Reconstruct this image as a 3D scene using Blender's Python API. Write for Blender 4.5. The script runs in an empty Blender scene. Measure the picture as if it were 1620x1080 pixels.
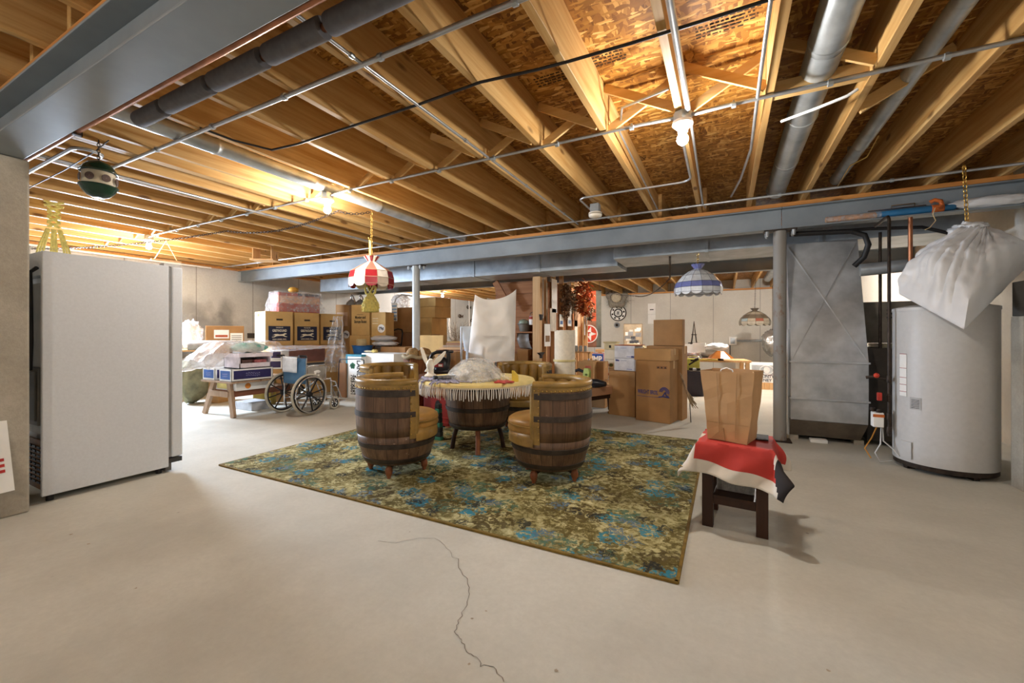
import bpy, bmesh, math, random
from mathutils import Vector, Matrix, noise
random.seed(11)
SC = bpy.context.scene
COL = SC.collection
PI = math.pi
rad = math.radians

# ------------------------------------------------------------------ camera, world, exposure
FPX, CXP, HYP, CAMH = 655.0, 810.0, 528.0, 1.15
YAW = math.atan2(338.0, FPX)
cam = bpy.data.cameras.new('camera')
camo = bpy.data.objects.new('camera', cam)
COL.objects.link(camo)
cam.sensor_width = 36.0
cam.lens = FPX / 1620.0 * 36.0
cam.shift_y = -(540.0 - HYP) / 1620.0
cam.clip_start = 0.02
camo.location = (0, 0, CAMH)
camo.rotation_euler = (PI / 2, 0, YAW)
SC.camera = camo
SC.view_settings.view_transform = 'Standard'
SC.view_settings.look = 'None'
SC.view_settings.exposure = 1.48
SC.view_settings.gamma = 1.0
SC.view_settings.use_curve_mapping = False
w = bpy.data.worlds.new('world'); SC.world = w; w.use_nodes = True
w.node_tree.nodes['Background'].inputs[0].default_value = (0.55, 0.65, 0.8, 1)
w.node_tree.nodes['Background'].inputs[1].default_value = 0.3
SC.cycles.max_bounces = 8; SC.cycles.diffuse_bounces = 4; SC.cycles.transparent_max_bounces = 12
SC.cycles.caustics_reflective = False; SC.cycles.caustics_refractive = False
SC.cycles.sample_clamp_indirect = 6.0

BULB_COL = (1.0, 0.95, 0.885)
# bare bulbs: x, y, z of bulb centre, watts
BULBS = [(-0.24, 2.80, 2.37, 55), (-3.50, 2.80, 2.375, 75), (-7.28, 2.86, 2.385, 60), (-8.2, 10.95, 2.38, 120),
         (0.74, 9.3, 2.44, 290), (-5.6, 9.4, 2.44, 150), (-2.2, 8.78, 2.45, 95), (1.2, -0.9, 2.395, 38), (-2.2, -1.3, 2.395, 42), (-6.0, -1.3, 2.395, 20)]  # bulbs behind the camera are unseen fill, added to brighten the foreground
# bluish daylight on the left; its window behind the white freezer is unseen and added
wl = bpy.data.lights.new('unseen_daylight', 'AREA'); wl.energy = 185; wl.shape = 'RECTANGLE'; wl.size = 0.9; wl.size_y = 0.5
wl.color = (0.66, 0.8, 1.0)
wlo = bpy.data.objects.new('unseen_daylight', wl); COL.objects.link(wlo)
wlo.location = (-9.27, 2.95, 2.0); wlo.rotation_euler = Vector((4.2, -.35, -2.0)).to_track_quat('-Z', 'Y').to_euler()

# ------------------------------------------------------------------ pixel helpers
_c, _s = math.sin(YAW), math.cos(YAW)
RV = Vector((_s, _c, 0)); FV = Vector((-_c, _s, 0)); EYE = Vector((0, 0, CAMH))
def ray(px, py): return RV * ((px - CXP) / FPX) + Vector((0, 0, (HYP - py) / FPX)) + FV
def at(px, py, t): return EYE + ray(px, py) * t
def atz(px, py, z):
    d = ray(px, py); return EYE + d * ((z - CAMH) / d.z)
def atx(px, py, X):
    d = ray(px, py); return EYE + d * (X / d.x)
def aty(px, py, Y):
    d = ray(px, py); return EYE + d * (Y / d.y)
def snapx(x): return min([-.26+.487*k for k in range(-6, 6)] + [-3.84,-4.42,-4.85,-5.32,-5.80,-6.28,-6.77,-7.26,-7.74,-8.23,-8.71], key=lambda q: abs(q-x))
def depth(p): return (Vector(p) - EYE).dot(FV)
def zat(py, t): return CAMH + (HYP - py) / FPX * t
def fit(x0, x1, yt, yb, t, a=0, z0=None, z1=None):
    a = rad(a); p0 = at(x0, HYP, t); u = Vector((math.cos(a), math.sin(a), 0)); r = ray(x1, HYP)
    det = r.x * (-u.y) - r.y * (-u.x)
    s = (p0.x * (-u.y) - p0.y * (-u.x)) / det
    q = r * s; w_ = (Vector((q.x, q.y, 0)) - Vector((p0.x, p0.y, 0))).dot(u)
    return dict(p=Vector((p0.x, p0.y, 0)), w=w_, a=a, z0=zat(yb, t) if z0 is None else z0, z1=zat(yt, t) if z1 is None else z1)

# ------------------------------------------------------------------ mesh builder
class MB:
    def __init__(self):
        self.bm = bmesh.new(); self.uv = self.bm.loops.layers.uv.new('UVMap')
    def face(self, vs, mi=0):
        try:
            f = self.bm.faces.new(vs); f.material_index = mi; return f
        except ValueError:
            return None
    def poly(self, pts, mi=0):
        return self.face([self.bm.verts.new(p) for p in pts], mi)
    def box(self, x0, x1, y0, y1, z0, z1, M=None, mi=0):
        M = M or Matrix.Identity(4)
        v = [self.bm.verts.new(M @ Vector(p)) for p in ((x0,y0,z0),(x1,y0,z0),(x1,y1,z0),(x0,y1,z0),(x0,y0,z1),(x1,y0,z1),(x1,y1,z1),(x0,y1,z1))]
        for q in ((3,2,1,0),(4,5,6,7),(0,1,5,4),(1,2,6,5),(2,3,7,6),(3,0,4,7)): self.face([v[i] for i in q], mi)
        return self
    def bar(self, p0, p1, w_, h_, up=(0,0,1), mi=0):
        p0, p1 = Vector(p0), Vector(p1); d = p1 - p0; L = d.length; z = d.normalized()
        x = Vector(up).cross(z)
        if x.length < 1e-4: x = Vector((1,0,0)).cross(z)
        x.normalize(); y = z.cross(x)
        M = Matrix((x, y, z)).transposed().to_4x4(); M.translation = p0
        return self.box(-w_/2, w_/2, -h_/2, h_/2, 0, L, M, mi)
    def prism(self, pts, z0, z1, M=None, mi=0):
        M = M or Matrix.Identity(4)
        a = [self.bm.verts.new(M @ Vector((p[0], p[1], z0))) for p in pts]
        b = [self.bm.verts.new(M @ Vector((p[0], p[1], z1))) for p in pts]
        n = len(pts); self.face(a[::-1], mi); self.face(b, mi)
        for i in range(n): self.face([a[i], a[(i+1)%n], b[(i+1)%n], b[i]], mi)
        return self
    def tube(self, pts, r, n=8, closed=False, caps=True, mi=0):
        pts = [Vector(p) for p in pts]; N = len(pts); rs = r if isinstance(r, (list, tuple)) else [r]*N
        rings = []; px = None
        for i in range(N):
            if closed: t = pts[(i+1)%N] - pts[i-1]
            else: t = pts[min(i+1,N-1)] - pts[max(i-1,0)]
            if t.length < 1e-9: t = Vector((0,0,1))
            t.normalize()
            if px is None:
                x = t.cross(Vector((0,0,1)))
                if x.length < 1e-3: x = t.cross(Vector((0,1,0)))
            else:
                x = px - t*px.dot(t)
                if x.length < 1e-6: x = t.cross(Vector((0.3,0.5,0.8)))
            x.normalize(); px = x; y = t.cross(x)
            rings.append([self.bm.verts.new(pts[i] + (x*math.cos(2*PI*k/n) + y*math.sin(2*PI*k/n))*rs[i]) for k in range(n)])
        for i in range(N if closed else N-1):
            a, b = rings[i], rings[(i+1)%N]
            for k in range(n): self.face([a[k], a[(k+1)%n], b[(k+1)%n], b[k]], mi)
        if caps and not closed:
            self.face(rings[0][::-1], mi); self.face(rings[-1], mi)
        return self
    def lathe(self, prof, n=32, a0=0, a1=2*PI, M=None, mi=0, cap=False, rf=None):
        M = M or Matrix.Identity(4); full = abs(a1-a0-2*PI) < 1e-6; m = n if full else n+1
        rings = []
        for (r, z) in prof:
            ring = []
            for k in range(m):
                a = a0 + (a1-a0)*k/n; rr = rf(r, z, a) if rf else r
                ring.append(self.bm.verts.new(M @ Vector((rr*math.cos(a), rr*math.sin(a), z))))
            rings.append(ring)
        for i in range(len(prof)-1):
            for k in range(n):
                k2 = (k+1) % m
                f = self.face([rings[i][k], rings[i][k2], rings[i+1][k2], rings[i+1][k]], mi)
                if f:
                    ua, ub = (a0+(a1-a0)*k/n)/(2*PI), (a0+(a1-a0)*(k+1)/n)/(2*PI)
                    for lp, uv in zip(f.loops, ((ua,prof[i][1]),(ub,prof[i][1]),(ub,prof[i+1][1]),(ua,prof[i+1][1]))): lp[self.uv].uv = uv
        if cap and full:
            self.face(rings[0][::-1], mi); self.face(rings[-1], mi)
        return self
    def grid(self, fn, nu, nv, closed=False, mi=None):
        m = nu if closed else nu+1
        V = [[self.bm.verts.new(fn(i/nu, j/nv)) for i in range(m)] for j in range(nv+1)]
        for j in range(nv):
            for i in range(nu):
                i2 = (i+1) % m
                f = self.face([V[j][i], V[j][i2], V[j+1][i2], V[j+1][i]], mi((i+.5)/nu, (j+.5)/nv) if mi else 0)
                if f:
                    for lp, uv in zip(f.loops, ((i/nu,j/nv),((i+1)/nu,j/nv),((i+1)/nu,(j+1)/nv),(i/nu,(j+1)/nv))): lp[self.uv].uv = uv
        return self
    def ball(self, c, r, n=12, m=8, s=(1,1,1)):
        c = Vector(c)
        prof = [(max(r*math.sin(PI*i/m), 1e-4), -r*math.cos(PI*i/m)) for i in range(m+1)]
        M = Matrix.Translation(c) @ Matrix.Diagonal((s[0], s[1], s[2], 1))
        return self.lathe(prof, n, M=M)

def nz(p, s=1.0, o=0.0): return noise.noise(Vector((p[0]*s+o, p[1]*s-o*.7, p[2]*s+o*.3)))

def obj(name, mb, mats, parent=None, smooth=None, bevel=0, solid=0, sub=0, segs=2, off=0):
    me = bpy.data.meshes.new(name)
    bmesh.ops.remove_doubles(mb.bm, verts=mb.bm.verts, dist=1e-5)
    bmesh.ops.recalc_face_normals(mb.bm, faces=mb.bm.faces)
    mb.bm.to_mesh(me); mb.bm.free()
    for m in (mats if isinstance(mats, (list, tuple)) else [mats]): me.materials.append(m)
    if smooth is not None:
        me.polygons.foreach_set('use_smooth', [True]*len(me.polygons))
        if smooth < 180: me.set_sharp_from_angle(angle=rad(smooth))
    o = bpy.data.objects.new(name, me); COL.objects.link(o)
    if parent: o.parent = parent
    if solid:
        s = o.modifiers.new('solid', 'SOLIDIFY'); s.thickness = solid; s.offset = off
    if bevel:
        b = o.modifiers.new('bevel', 'BEVEL'); b.width = bevel; b.segments = segs; b.limit_method = 'ANGLE'; b.angle_limit = rad(40)
    if sub:
        s = o.modifiers.new('sub', 'SUBSURF'); s.levels = sub; s.render_levels = sub
    return o
def tag(o, label, cat=None, group=None, kind=None):
    o['label'] = label
    if cat: o['category'] = cat
    if group: o['group'] = group
    if kind: o['kind'] = kind
    return o
def thing(name, label, cat, loc=(0,0,0), rz=0, group=None):
    o = bpy.data.objects.new(name, None); COL.objects.link(o); o.empty_display_size = .05
    o.location = loc; o.rotation_euler = (0, 0, rz)
    return tag(o, label, cat, group)
def struct(name, mb, m, label, cat, group=None, **k):
    return tag(obj(name, mb, m, **k), label, cat, group, 'structure')
def dup(root, loc, rz=None, label=None):
    r = root.copy(); COL.objects.link(r); r.location = loc
    if rz is not None: r.rotation_euler = (0, 0, rz)
    if label: r['label'] = label
    for ch in list(root.children):
        c = ch.copy(); COL.objects.link(c); c.parent = r
        for g in ch.children:
            d = g.copy(); COL.objects.link(d); d.parent = c
    return r

# ------------------------------------------------------------------ materials
def lin(h):
    if isinstance(h, str):
        h = h.lstrip('#'); c = [int(h[i:i+2], 16)/255 for i in (0,2,4)]
    else: c = h
    return tuple(((x/12.92) if x <= .04045 else ((x+.055)/1.055)**2.4) for x in c) + (1.0,)
class NT:
    def __init__(self, name):
        self.m = bpy.data.materials.new(name); self.m.use_nodes = True; self.t = self.m.node_tree
        self.b = self.t.nodes['Principled BSDF']; self.out = self.t.nodes['Material Output']
    def n(self, typ, **k):
        x = self.t.nodes.new(typ)
        for a, v in k.items():
            if a.startswith('i_'):
                key = a[2:]; key = int(key) if key.isdigit() else key.replace('_', ' ')
                x.inputs[key].default_value = v
            else: setattr(x, a, v)
        return x
    def l(self, a, b): self.t.links.new(a, b)
    def coord(self, scale=(1,1,1), kind='Object', rnd=False):
        tc = self.n('ShaderNodeTexCoord'); mp = self.n('ShaderNodeMapping'); mp.inputs['Scale'].default_value = scale
        self.l(tc.outputs[kind], mp.inputs['Vector'])
        if rnd:
            oi = self.n('ShaderNodeObjectInfo'); mu = self.n('ShaderNodeVectorMath', operation='SCALE'); mu.inputs[0].default_value = (37, 53, 71)
            self.l(oi.outputs['Random'], mu.inputs['Scale']); self.l(mu.outputs[0], mp.inputs['Location'])
        return mp.outputs[0]
    def noise(self, v, scale=5, detail=4, rough=.55):
        x = self.n('ShaderNodeTexNoise'); x.inputs['Scale'].default_value = scale; x.inputs['Detail'].default_value = detail; x.inputs['Roughness'].default_value = rough
        self.l(v, x.inputs['Vector']); return x.outputs['Fac']
    def ramp(self, f, stops):
        r = self.n('ShaderNodeValToRGB'); e = r.color_ramp.elements
        while len(e) < len(stops): e.new(.5)
        for q, (p, c) in zip(e, stops): q.position = p; q.color = lin(c) if not isinstance(c, float) else (c, c, c, 1)
        self.l(f, r.inputs[0]); return r.outputs[0]
    def mix(self, f, a, b, mode='MIX'):
        x = self.n('ShaderNodeMix', data_type='RGBA', blend_type=mode)
        for s, v in ((x.inputs[0], f), (x.inputs[6], a), (x.inputs[7], b)):
            if hasattr(v, 'links'): self.l(v, s)
            elif isinstance(v, (int, float)): s.default_value = v
            else: s.default_value = lin(v)
        return x.outputs[2]
    def math(self, op, a, b=0.0):
        x = self.n('ShaderNodeMath', operation=op)
        for s, v in ((x.inputs[0], a), (x.inputs[1], b)):
            if hasattr(v, 'links'): self.l(v, s)
            else: s.default_value = v
        return x.outputs[0]
    def bump(self, f, strength=.3, dist=.01):
        x = self.n('ShaderNodeBump'); x.inputs['Strength'].default_value = strength; x.inputs['Distance'].default_value = dist
        self.l(f, x.inputs['Height']); self.l(x.outputs[0], self.b.inputs['Normal'])
    def set(self, col=None, rough=.6, metal=0, spec=.4, **k):
        if col is not None:
            if hasattr(col, 'links'): self.l(col, self.b.inputs['Base Color'])
            else: self.b.inputs['Base Color'].default_value = lin(col)
        if hasattr(rough, 'links'): self.l(rough, self.b.inputs['Roughness'])
        else: self.b.inputs['Roughness'].default_value = rough
        self.b.inputs['Metallic'].default_value = metal; self.b.inputs['Specular IOR Level'].default_value = spec
        for a, v in k.items(): self.b.inputs[a.replace('_', ' ')].default_value = v
        return self.m
_MC = {}
def plain(col, rough=.6, metal=0, var=.12, scale=8, bump=0, spec=.4, name=None, **k):
    key = (col, rough, metal, var, scale, bump, spec)
    if key in _MC: return _MC[key]
    t = NT(name or 'm_' + col.lstrip('#')); c = lin(col)[:3]
    v = t.coord(rnd=True); f = t.noise(v, scale, 5)
    def sh(q):
        r = t.ramp
        h = col.lstrip('#'); q_ = [min(1, max(0, int(h[i:i+2], 16)/255*q)) for i in (0,2,4)]; return tuple(q_)
    cc = t.ramp(f, [(.3, sh(1-var)), (.7, sh(1+var*.6))])
    if bump: t.bump(f, bump, .01)
    _MC[key] = t.set(cc, rough, metal, spec, **k); return _MC[key]
def wood(name, c1, c2, axis=1, rough=.55, scale=1.0, knots=True, c3=None):
    t = NT(name); sc = [28*scale]*3; sc[axis] = 1.3*scale
    v = t.coord(tuple(sc), rnd=True); f = t.noise(v, 1.0, 6, .6)
    col = t.ramp(f, [(.3, c1), (.68, c2)])
    v2 = t.coord((1.2,1.2,1.2), rnd=True); f2 = t.noise(v2, 1.1, 2)
    col = t.mix(t.ramp(f2, [(.35, 0.0), (.75, .55)]), col, c3 or c1)
    if knots:
        s3 = [9.0]*3; s3[axis] = 3.2
        v3 = t.coord(tuple(s3), rnd=True); vo = t.n('ShaderNodeTexVoronoi'); t.l(v3, vo.inputs['Vector']); vo.inputs['Scale'].default_value = .55
        col = t.mix(t.ramp(vo.outputs['Distance'], [(.07, .8), (.13, 0.0)]), col, '#5a3312')
    t.bump(f, .15, .004)
    return t.set(col, rough, 0, .3)
def concrete(name, c1, c2, stain='#8d8378', seam=None, bumpy=.25, sc=1.0, spots=()):
    t = NT(name); v = t.coord()
    f = t.noise(v, 1.4*sc, 8, .62); col = t.ramp(f, [(.3, c1), (.7, c2)])
    g = t.noise(v, 34*sc, 4, .7); col = t.mix(t.ramp(g, [(.3, .22), (.65, 0.0)]), col, stain)
    s = t.noise(v, .55*sc, 5, .65); col = t.mix(t.ramp(s, [(.52, 0.0), (.72, .5)]), col, stain)
    vo = t.n('ShaderNodeTexVoronoi'); vo.inputs['Scale'].default_value = 3.2*sc; t.l(v, vo.inputs['Vector'])
    col = t.mix(t.ramp(vo.outputs['Distance'], [(.018, .55), (.035, 0.0)]), col, '#6d655c')
    for (cy, cz, ry, rz_) in spots:   # old damp stains
        q = t.n('ShaderNodeVectorMath', operation='MULTIPLY_ADD'); q.inputs[1].default_value = (0, 1/ry, 1/rz_); q.inputs[2].default_value = (0, -cy/ry, -cz/rz_); t.l(v, q.inputs[0])
        ln = t.n('ShaderNodeVectorMath', operation='LENGTH'); t.l(q.outputs[0], ln.inputs[0])
        dd = t.math('ADD', ln.outputs['Value'], t.math('MULTIPLY', t.math('SUBTRACT', t.noise(v, 4, 4), .5), 1.1))
        col = t.mix(t.ramp(dd, [(.35, .55), (1.15, 0.0)]), col, '#6f7174')
    if seam is not None:
        sp = t.n('ShaderNodeSeparateXYZ'); t.l(v, sp.inputs[0])
        p = t.math('PINGPONG', t.math('ADD', sp.outputs[seam[0]], seam[2]), seam[1]/2)
        k = t.math('LESS_THAN', p, .009); col = t.mix(t.math('MULTIPLY', k, .55), col, '#6f6c68')
        t.bump(t.math('ADD', g, t.math('MULTIPLY', k, 1.5)), bumpy, .01)
    else: t.bump(g, bumpy, .006)
    return t.set(col, .82, 0, .25)
def film(name, alpha=.25, tint='#ffffff', rough=.12, sc=16):
    t = NT(name); v = t.coord(rnd=True); f = t.noise(v, sc, 5, .6); t.bump(f, .9, .03)
    t.set(tint, rough, 0, .8)
    tr = t.n('ShaderNodeBsdfTransparent'); tr.inputs[0].default_value = (.97,.97,.97,1)
    mx = t.n('ShaderNodeMixShader'); t.l(t.ramp(f, [(.35, alpha*.45), (.7, min(1., alpha*1.7))]), mx.inputs[0])
    t.l(tr.outputs[0], mx.inputs[1]); t.l(t.b.outputs[0], mx.inputs[2]); t.l(mx.outputs[0], t.out.inputs[0])
    return t.m
def emis(name, col, st):
    t = NT(name); e = t.n('ShaderNodeEmission'); e.inputs[0].default_value = tuple(col)+(1,); e.inputs[1].default_value = st
    t.l(e.outputs[0], t.out.inputs[0]); return t.m
def osb():
    t = NT('osb_sheathing'); v = t.coord((1,1,1))
    dn = t.n('ShaderNodeTexNoise'); dn.inputs['Scale'].default_value = 9; t.l(v, dn.inputs['Vector'])
    vm = t.n('ShaderNodeVectorMath', operation='MULTIPLY_ADD'); vm.inputs[1].default_value = (.05,.05,.05); t.l(dn.outputs['Color'], vm.inputs[0]); t.l(v, vm.inputs[2])
    cols = []
    for sc, lo in (((13,58,13), 0), ((52,14,13), 3.3)):
        mp = t.n('ShaderNodeMapping'); mp.inputs['Scale'].default_value = sc; mp.inputs['Location'].default_value = (lo,lo,lo); t.l(vm.outputs[0], mp.inputs['Vector'])
        vo = t.n('ShaderNodeTexVoronoi'); vo.inputs['Scale'].default_value = 1.0; t.l(mp.outputs[0], vo.inputs['Vector'])
        sp = t.n('ShaderNodeSeparateColor'); t.l(vo.outputs['Color'], sp.inputs[0]); cols.append((sp.outputs[0], sp.outputs[1]))
    a = t.ramp(cols[0][0], [(0.0, '#7d5019'), (.45, '#a2702c'), (.8, '#bd8840'), (1.0, '#dcb26c')])
    b = t.ramp(cols[1][0], [(0.0, '#6c4213'), (.6, '#9a6628'), (1.0, '#c8974e')])
    col = t.mix(t.math('GREATER_THAN', cols[0][1], .5), a, b)
    t.bump(cols[0][0], .3, .004)
    return t.set(col, .6, 0, .3)

M = {}
M['joist'] = wood('joist_pine', '#b58648', '#dcb87e', 1, c3='#bb8a4a')
M['brace'] = wood('brace_pine', '#cfa361', '#e6c48c', 0)
M['plate'] = wood('plate_pine', '#b9763a', '#d59c58', 0)
M['osb'] = osb()
M['floor'] = concrete('floor_concrete', '#bdb9ac', '#d1cdc0', '#a5a093', None, .12)
M['wallL'] = concrete('wall_concrete_left', '#c6c8c8', '#dadcdb', '#97999b', (1, 1.11, .0), spots=((4.25,1.62,.62,.34),(5.0,1.6,.2,.42),(3.85,1.5,.2,.40),(4.6,1.35,.9,.25)))
M['wallB'] = concrete('wall_concrete_back', '#d0ccc2', '#dcd8ce', '#b3ada2', (0, 1.28, .35))
M['col'] = concrete('column_concrete', '#a29a8b', '#bdb5a6', '#716a5e', None, .5, 1.6)
M['steel'] = plain('#878f95', .5, .1, .07, 3, .05)
M['galv'] = plain('#b4bbc0', .38, .6, .16, 5, .03)
M['galvdull'] = plain('#a3abb1', .45, .4, .14, 4, .03)
M['emt'] = plain('#b9bcc0', .35, .7, .08, 12)
M['copper'] = plain('#a06a4c', .35, .8, .2, 9)
M['foam'] = plain('#6a686b', .9, 0, .08, 30)
M['blackp'] = plain('#1c1b1d', .5, 0, .1, 10)
M['blackcable'] = plain('#2b2a2c', .5, 0, .1, 10)
M['iron'] = plain('#3c322b', .5, .5, .3, 20)
M['chrome'] = plain('#d4d6d8', .16, 1.0, .04, 6)
M['brass'] = plain('#c9a355', .3, .9, .1, 9)
M['white'] = plain('#ecebe8', .45, 0, .03, 6)
M['porcelain'] = plain('#f2efe8', .3, 0, .03, 6)
M['card'] = plain('#b98f5d', .8, 0, .07, 4)
M['card2'] = plain('#a67c4e', .8, 0, .08, 4)
M['card3'] = plain('#c9a468', .8, 0, .06, 4)
M['card4'] = plain('#8a6241', .8, 0, .08, 4)
M['card_bulblit'] = plain('#d8c3a2', .8, 0, .05, 4)  # cardboard lightened to imitate a face lit by the bulb
M['tape'] = plain('#c79f63', .3, 0, .05, 9)
M['ink'] = plain('#2a2018', .7, 0, .05, 9)
M['navy'] = plain('#20243c', .7, 0, .06, 9)
M['cream'] = plain('#e9dfc6', .7, 0, .05, 6)
M['paper'] = plain('#f0eee9', .7, 0, .03, 6)
M['film'] = film('clear_film', .22)
M['film2'] = film('milky_film', .5, '#f4efee', .25)
M['film3'] = film('light_film', .12)
M['film4'] = film('crinkled_film', .30, '#ffffff', .05, 22)
M['whitebag'] = plain('#e9e9ea', .35, 0, .04, 5, .1)
M['leather'] = plain('#a67d42', .38, 0, .15, 6, .1)
M['leatherin'] = plain('#856428', .4, 0, .18, 5, .1)
M['leatherrim'] = plain('#98783f', .36, 0, .2, 7, .15)
M['hoop'] = plain('#473d36', .55, .4, .25, 12)
M['darkwood'] = wood('dark_walnut', '#2c1a10', '#40271a', 2, .45, 1, False)
M['redwood'] = wood('turned_foot_wood', '#7a452a', '#96603f', 2, .5, 1, False)
M['pine2'] = wood('stud_pine', '#c89a66', '#dcb78a', 2)
M['board'] = wood('barn_board', '#8a5a3a', '#a8744c', 0, .7)
M['sawwood'] = wood('sawhorse_wood', '#94765c', '#b59a80', 2)
def barrelwood():
    t = NT('oak_staves'); tc = t.n('ShaderNodeTexCoord'); sp = t.n('ShaderNodeSeparateXYZ'); t.l(tc.outputs['UV'], sp.inputs[0])
    u = t.math('MULTIPLY', sp.outputs[0], 22.0); fl = t.math('FLOOR', u); wn = t.n('ShaderNodeTexWhiteNoise', noise_dimensions='1D'); t.l(fl, wn.inputs['W'])
    v = t.coord((22,22,2.2), rnd=True); f = t.noise(v, 1.6, 6, .6)
    col = t.ramp(f, [(.3, '#553d2c'), (.72, '#8a6a4e')])
    col = t.mix(t.math('MULTIPLY', wn.outputs['Value'], .55), col, '#49342a')
    fr = t.math('FRACT', u); gap = t.math('LESS_THAN', fr, .045); col = t.mix(t.math('MULTIPLY', gap, .8), col, '#1d130d')
    g = t.noise(t.coord((1,1,1), rnd=True), 30, 3); col = t.mix(t.ramp(g, [(.68, 0.0), (.76, .5)]), col, '#b7a58f')
    t.bump(t.math('SUBTRACT', f, gap), .35, .006)
    return t.set(col, .42, 0, .45)
M['barrel'] = barrelwood()
def rugmat():
    t = NT('floral_rug'); v = t.coord((1,1,1))
    def warp(vec, sc, amt, det=3):
        wv = t.n('ShaderNodeTexNoise'); wv.inputs['Scale'].default_value = sc; wv.inputs['Detail'].default_value = det; t.l(vec, wv.inputs['Vector'])
        c_ = t.n('ShaderNodeVectorMath', operation='SUBTRACT'); c_.inputs[1].default_value = (.5,.5,.5); t.l(wv.outputs['Color'], c_.inputs[0])
        vm = t.n('ShaderNodeVectorMath', operation='MULTIPLY_ADD'); vm.inputs[1].default_value = (amt,amt,0); t.l(c_.outputs[0], vm.inputs[0]); t.l(vec, vm.inputs[2]); return vm.outputs[0]
    v1 = warp(v, 17, .10, 4)
    f = t.noise(v1, 22, 6, .75)
    col = t.ramp(f, [(.33, '#463d20'), (.43, '#7a7043'), (.52, '#aea574'), (.64, '#d2cb9e')])
    big = t.noise(v, 1.9, 4, .6); col = t.mix(t.ramp(big, [(.46, 0.0), (.60, .55)]), col, '#5d5632')
    v2 = warp(v, 26, .17, 3)
    for i, (sc, c, lo, hi, ox, cut) in enumerate(((2.3,'#4b3f22',.30,.36,1.7,.49),(2.3,'#4a6a58',.22,.28,5.1,.50),(2.3,'#62572f',.32,.38,21.0,.5),(2.5,'#2b8198',.17,.21,0.0,.49),(2.9,'#2a2e2e',.13,.17,9.4,.48),(2.6,'#58748a',.13,.17,13.2,.50))):
        mp = t.n('ShaderNodeMapping'); mp.inputs['Location'].default_value = (ox,ox*1.3,0); t.l(v2, mp.inputs['Vector'])
        vo = t.n('ShaderNodeTexVoronoi', voronoi_dimensions='2D'); vo.inputs['Scale'].default_value = sc; t.l(mp.outputs[0], vo.inputs['Vector'])
        m_ = t.ramp(vo.outputs['Distance'], [(lo, 1.0), (hi, 0.0)])
        br = t.noise(v1, 30+i*5, 2); m2 = t.math('MULTIPLY', m_, t.ramp(br, [(cut-.03, 0.0), (cut+.03, .88)]))
        col = t.mix(m2, col, c)
    t.bump(t.noise(v, 160, 2), .5, .006)
    return t.set(col, .95, 0, .1)
M['rug'] = rugmat()
M['rugedge'] = plain('#7b6228', .9, 0, .2, 20)
# ------------------------------------------------------------------ the setting
XL, XR, YF, YB, ZJ, ZO = -9.36, 2.6, -2.6, 14.6, 2.54, 2.83
struct('floor', MB().box(XL-.3, XR+.3, YF-.3, YB+.3, -.15, 0), M['floor'], 'pale smooth concrete basement floor', 'floor')
flo = bpy.data.objects['floor']
crk = MB()
def crack(pts, w_=.0032):
    P = [atz(x, y, 0.0012) for x, y in pts]; Q = []
    for a, b in zip(P[:-1], P[1:]):
        for k in range(4):
            q = a.lerp(b, k/4); Q.append(q + Vector((random.uniform(-1,1), random.uniform(-1,1), 0))*.006)
    Q.append(P[-1])
    for a, b in zip(Q[:-1], Q[1:]):
        d = (b-a).normalized(); n_ = Vector((-d.y, d.x, 0))*w_*random.uniform(.5,1.0)
        crk.poly([a-n_, b-n_, b+n_, a+n_])
crack([(598,855),(625,859),(660,851),(688,850),(703,862),(716,880),(726,884)], .0013)
crack([(726,884),(727,902),(740,917),(744,940),(735,962),(723,987),(719,1001),(731,1012),(737,1028),(750,1036),(763,1053),(780,1055),(797,1078)], .0018)
obj('crack', crk, plain('#82776b', .9), flo)
stn = MB()
for x, y, r in ((747,978,.006),(769,966,.005),(648,841,.004),(880,1060,.007),(742,1050,.005),(140,860,.008),(112,845,.009),(215,930,.006),(1310,1060,.007)):
    c = atz(x, y, .001); stn.poly([c + Vector((math.cos(a)*r*random.uniform(.6,1.3), math.sin(a)*r*random.uniform(.6,1.3), 0)) for a in [k*PI/5 for k in range(10)]])
obj('stain', stn, plain('#a1927d', .9), flo)
stp = MB(); random.seed(3)
for px, py in ((868,118),(955,86),(1135,34),(1000,250),(1160,20)):
    c0 = atz(px, py, ZO-.001)
    for r_ in range(4):
        x = c0.x-.11
        while x < c0.x+.11:
            l_ = random.uniform(.008,.03); stp.box(x, x+l_, c0.y+r_*.028, c0.y+r_*.028+.012, ZO-.0015, ZO-.0005); x += l_+random.uniform(.006,.012)
ink_stamp = stp
struct('wall_left', MB().box(XL-.25, XL, YF-.3, YB+.25, 0, ZO+.2), M['wallL'], 'bare grey poured concrete wall on the left with dark smudges', 'wall')
struct('wall_back', MB().box(XL, XR, YB, YB+.25, 0, ZO+.2), M['wallB'], 'pale poured concrete wall at the far end', 'wall')
struct('wall_right', MB().box(XR, XR+.25, YF-.3, YB+.25, 0, ZO+.2), M['wallB'], 'concrete wall on the right beyond the water heater', 'wall')
struct('wall_front', MB().box(XL, XR, YF-.25, YF, 0, ZO+.2), M['wallB'], 'concrete wall behind the camera', 'wall')
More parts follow.
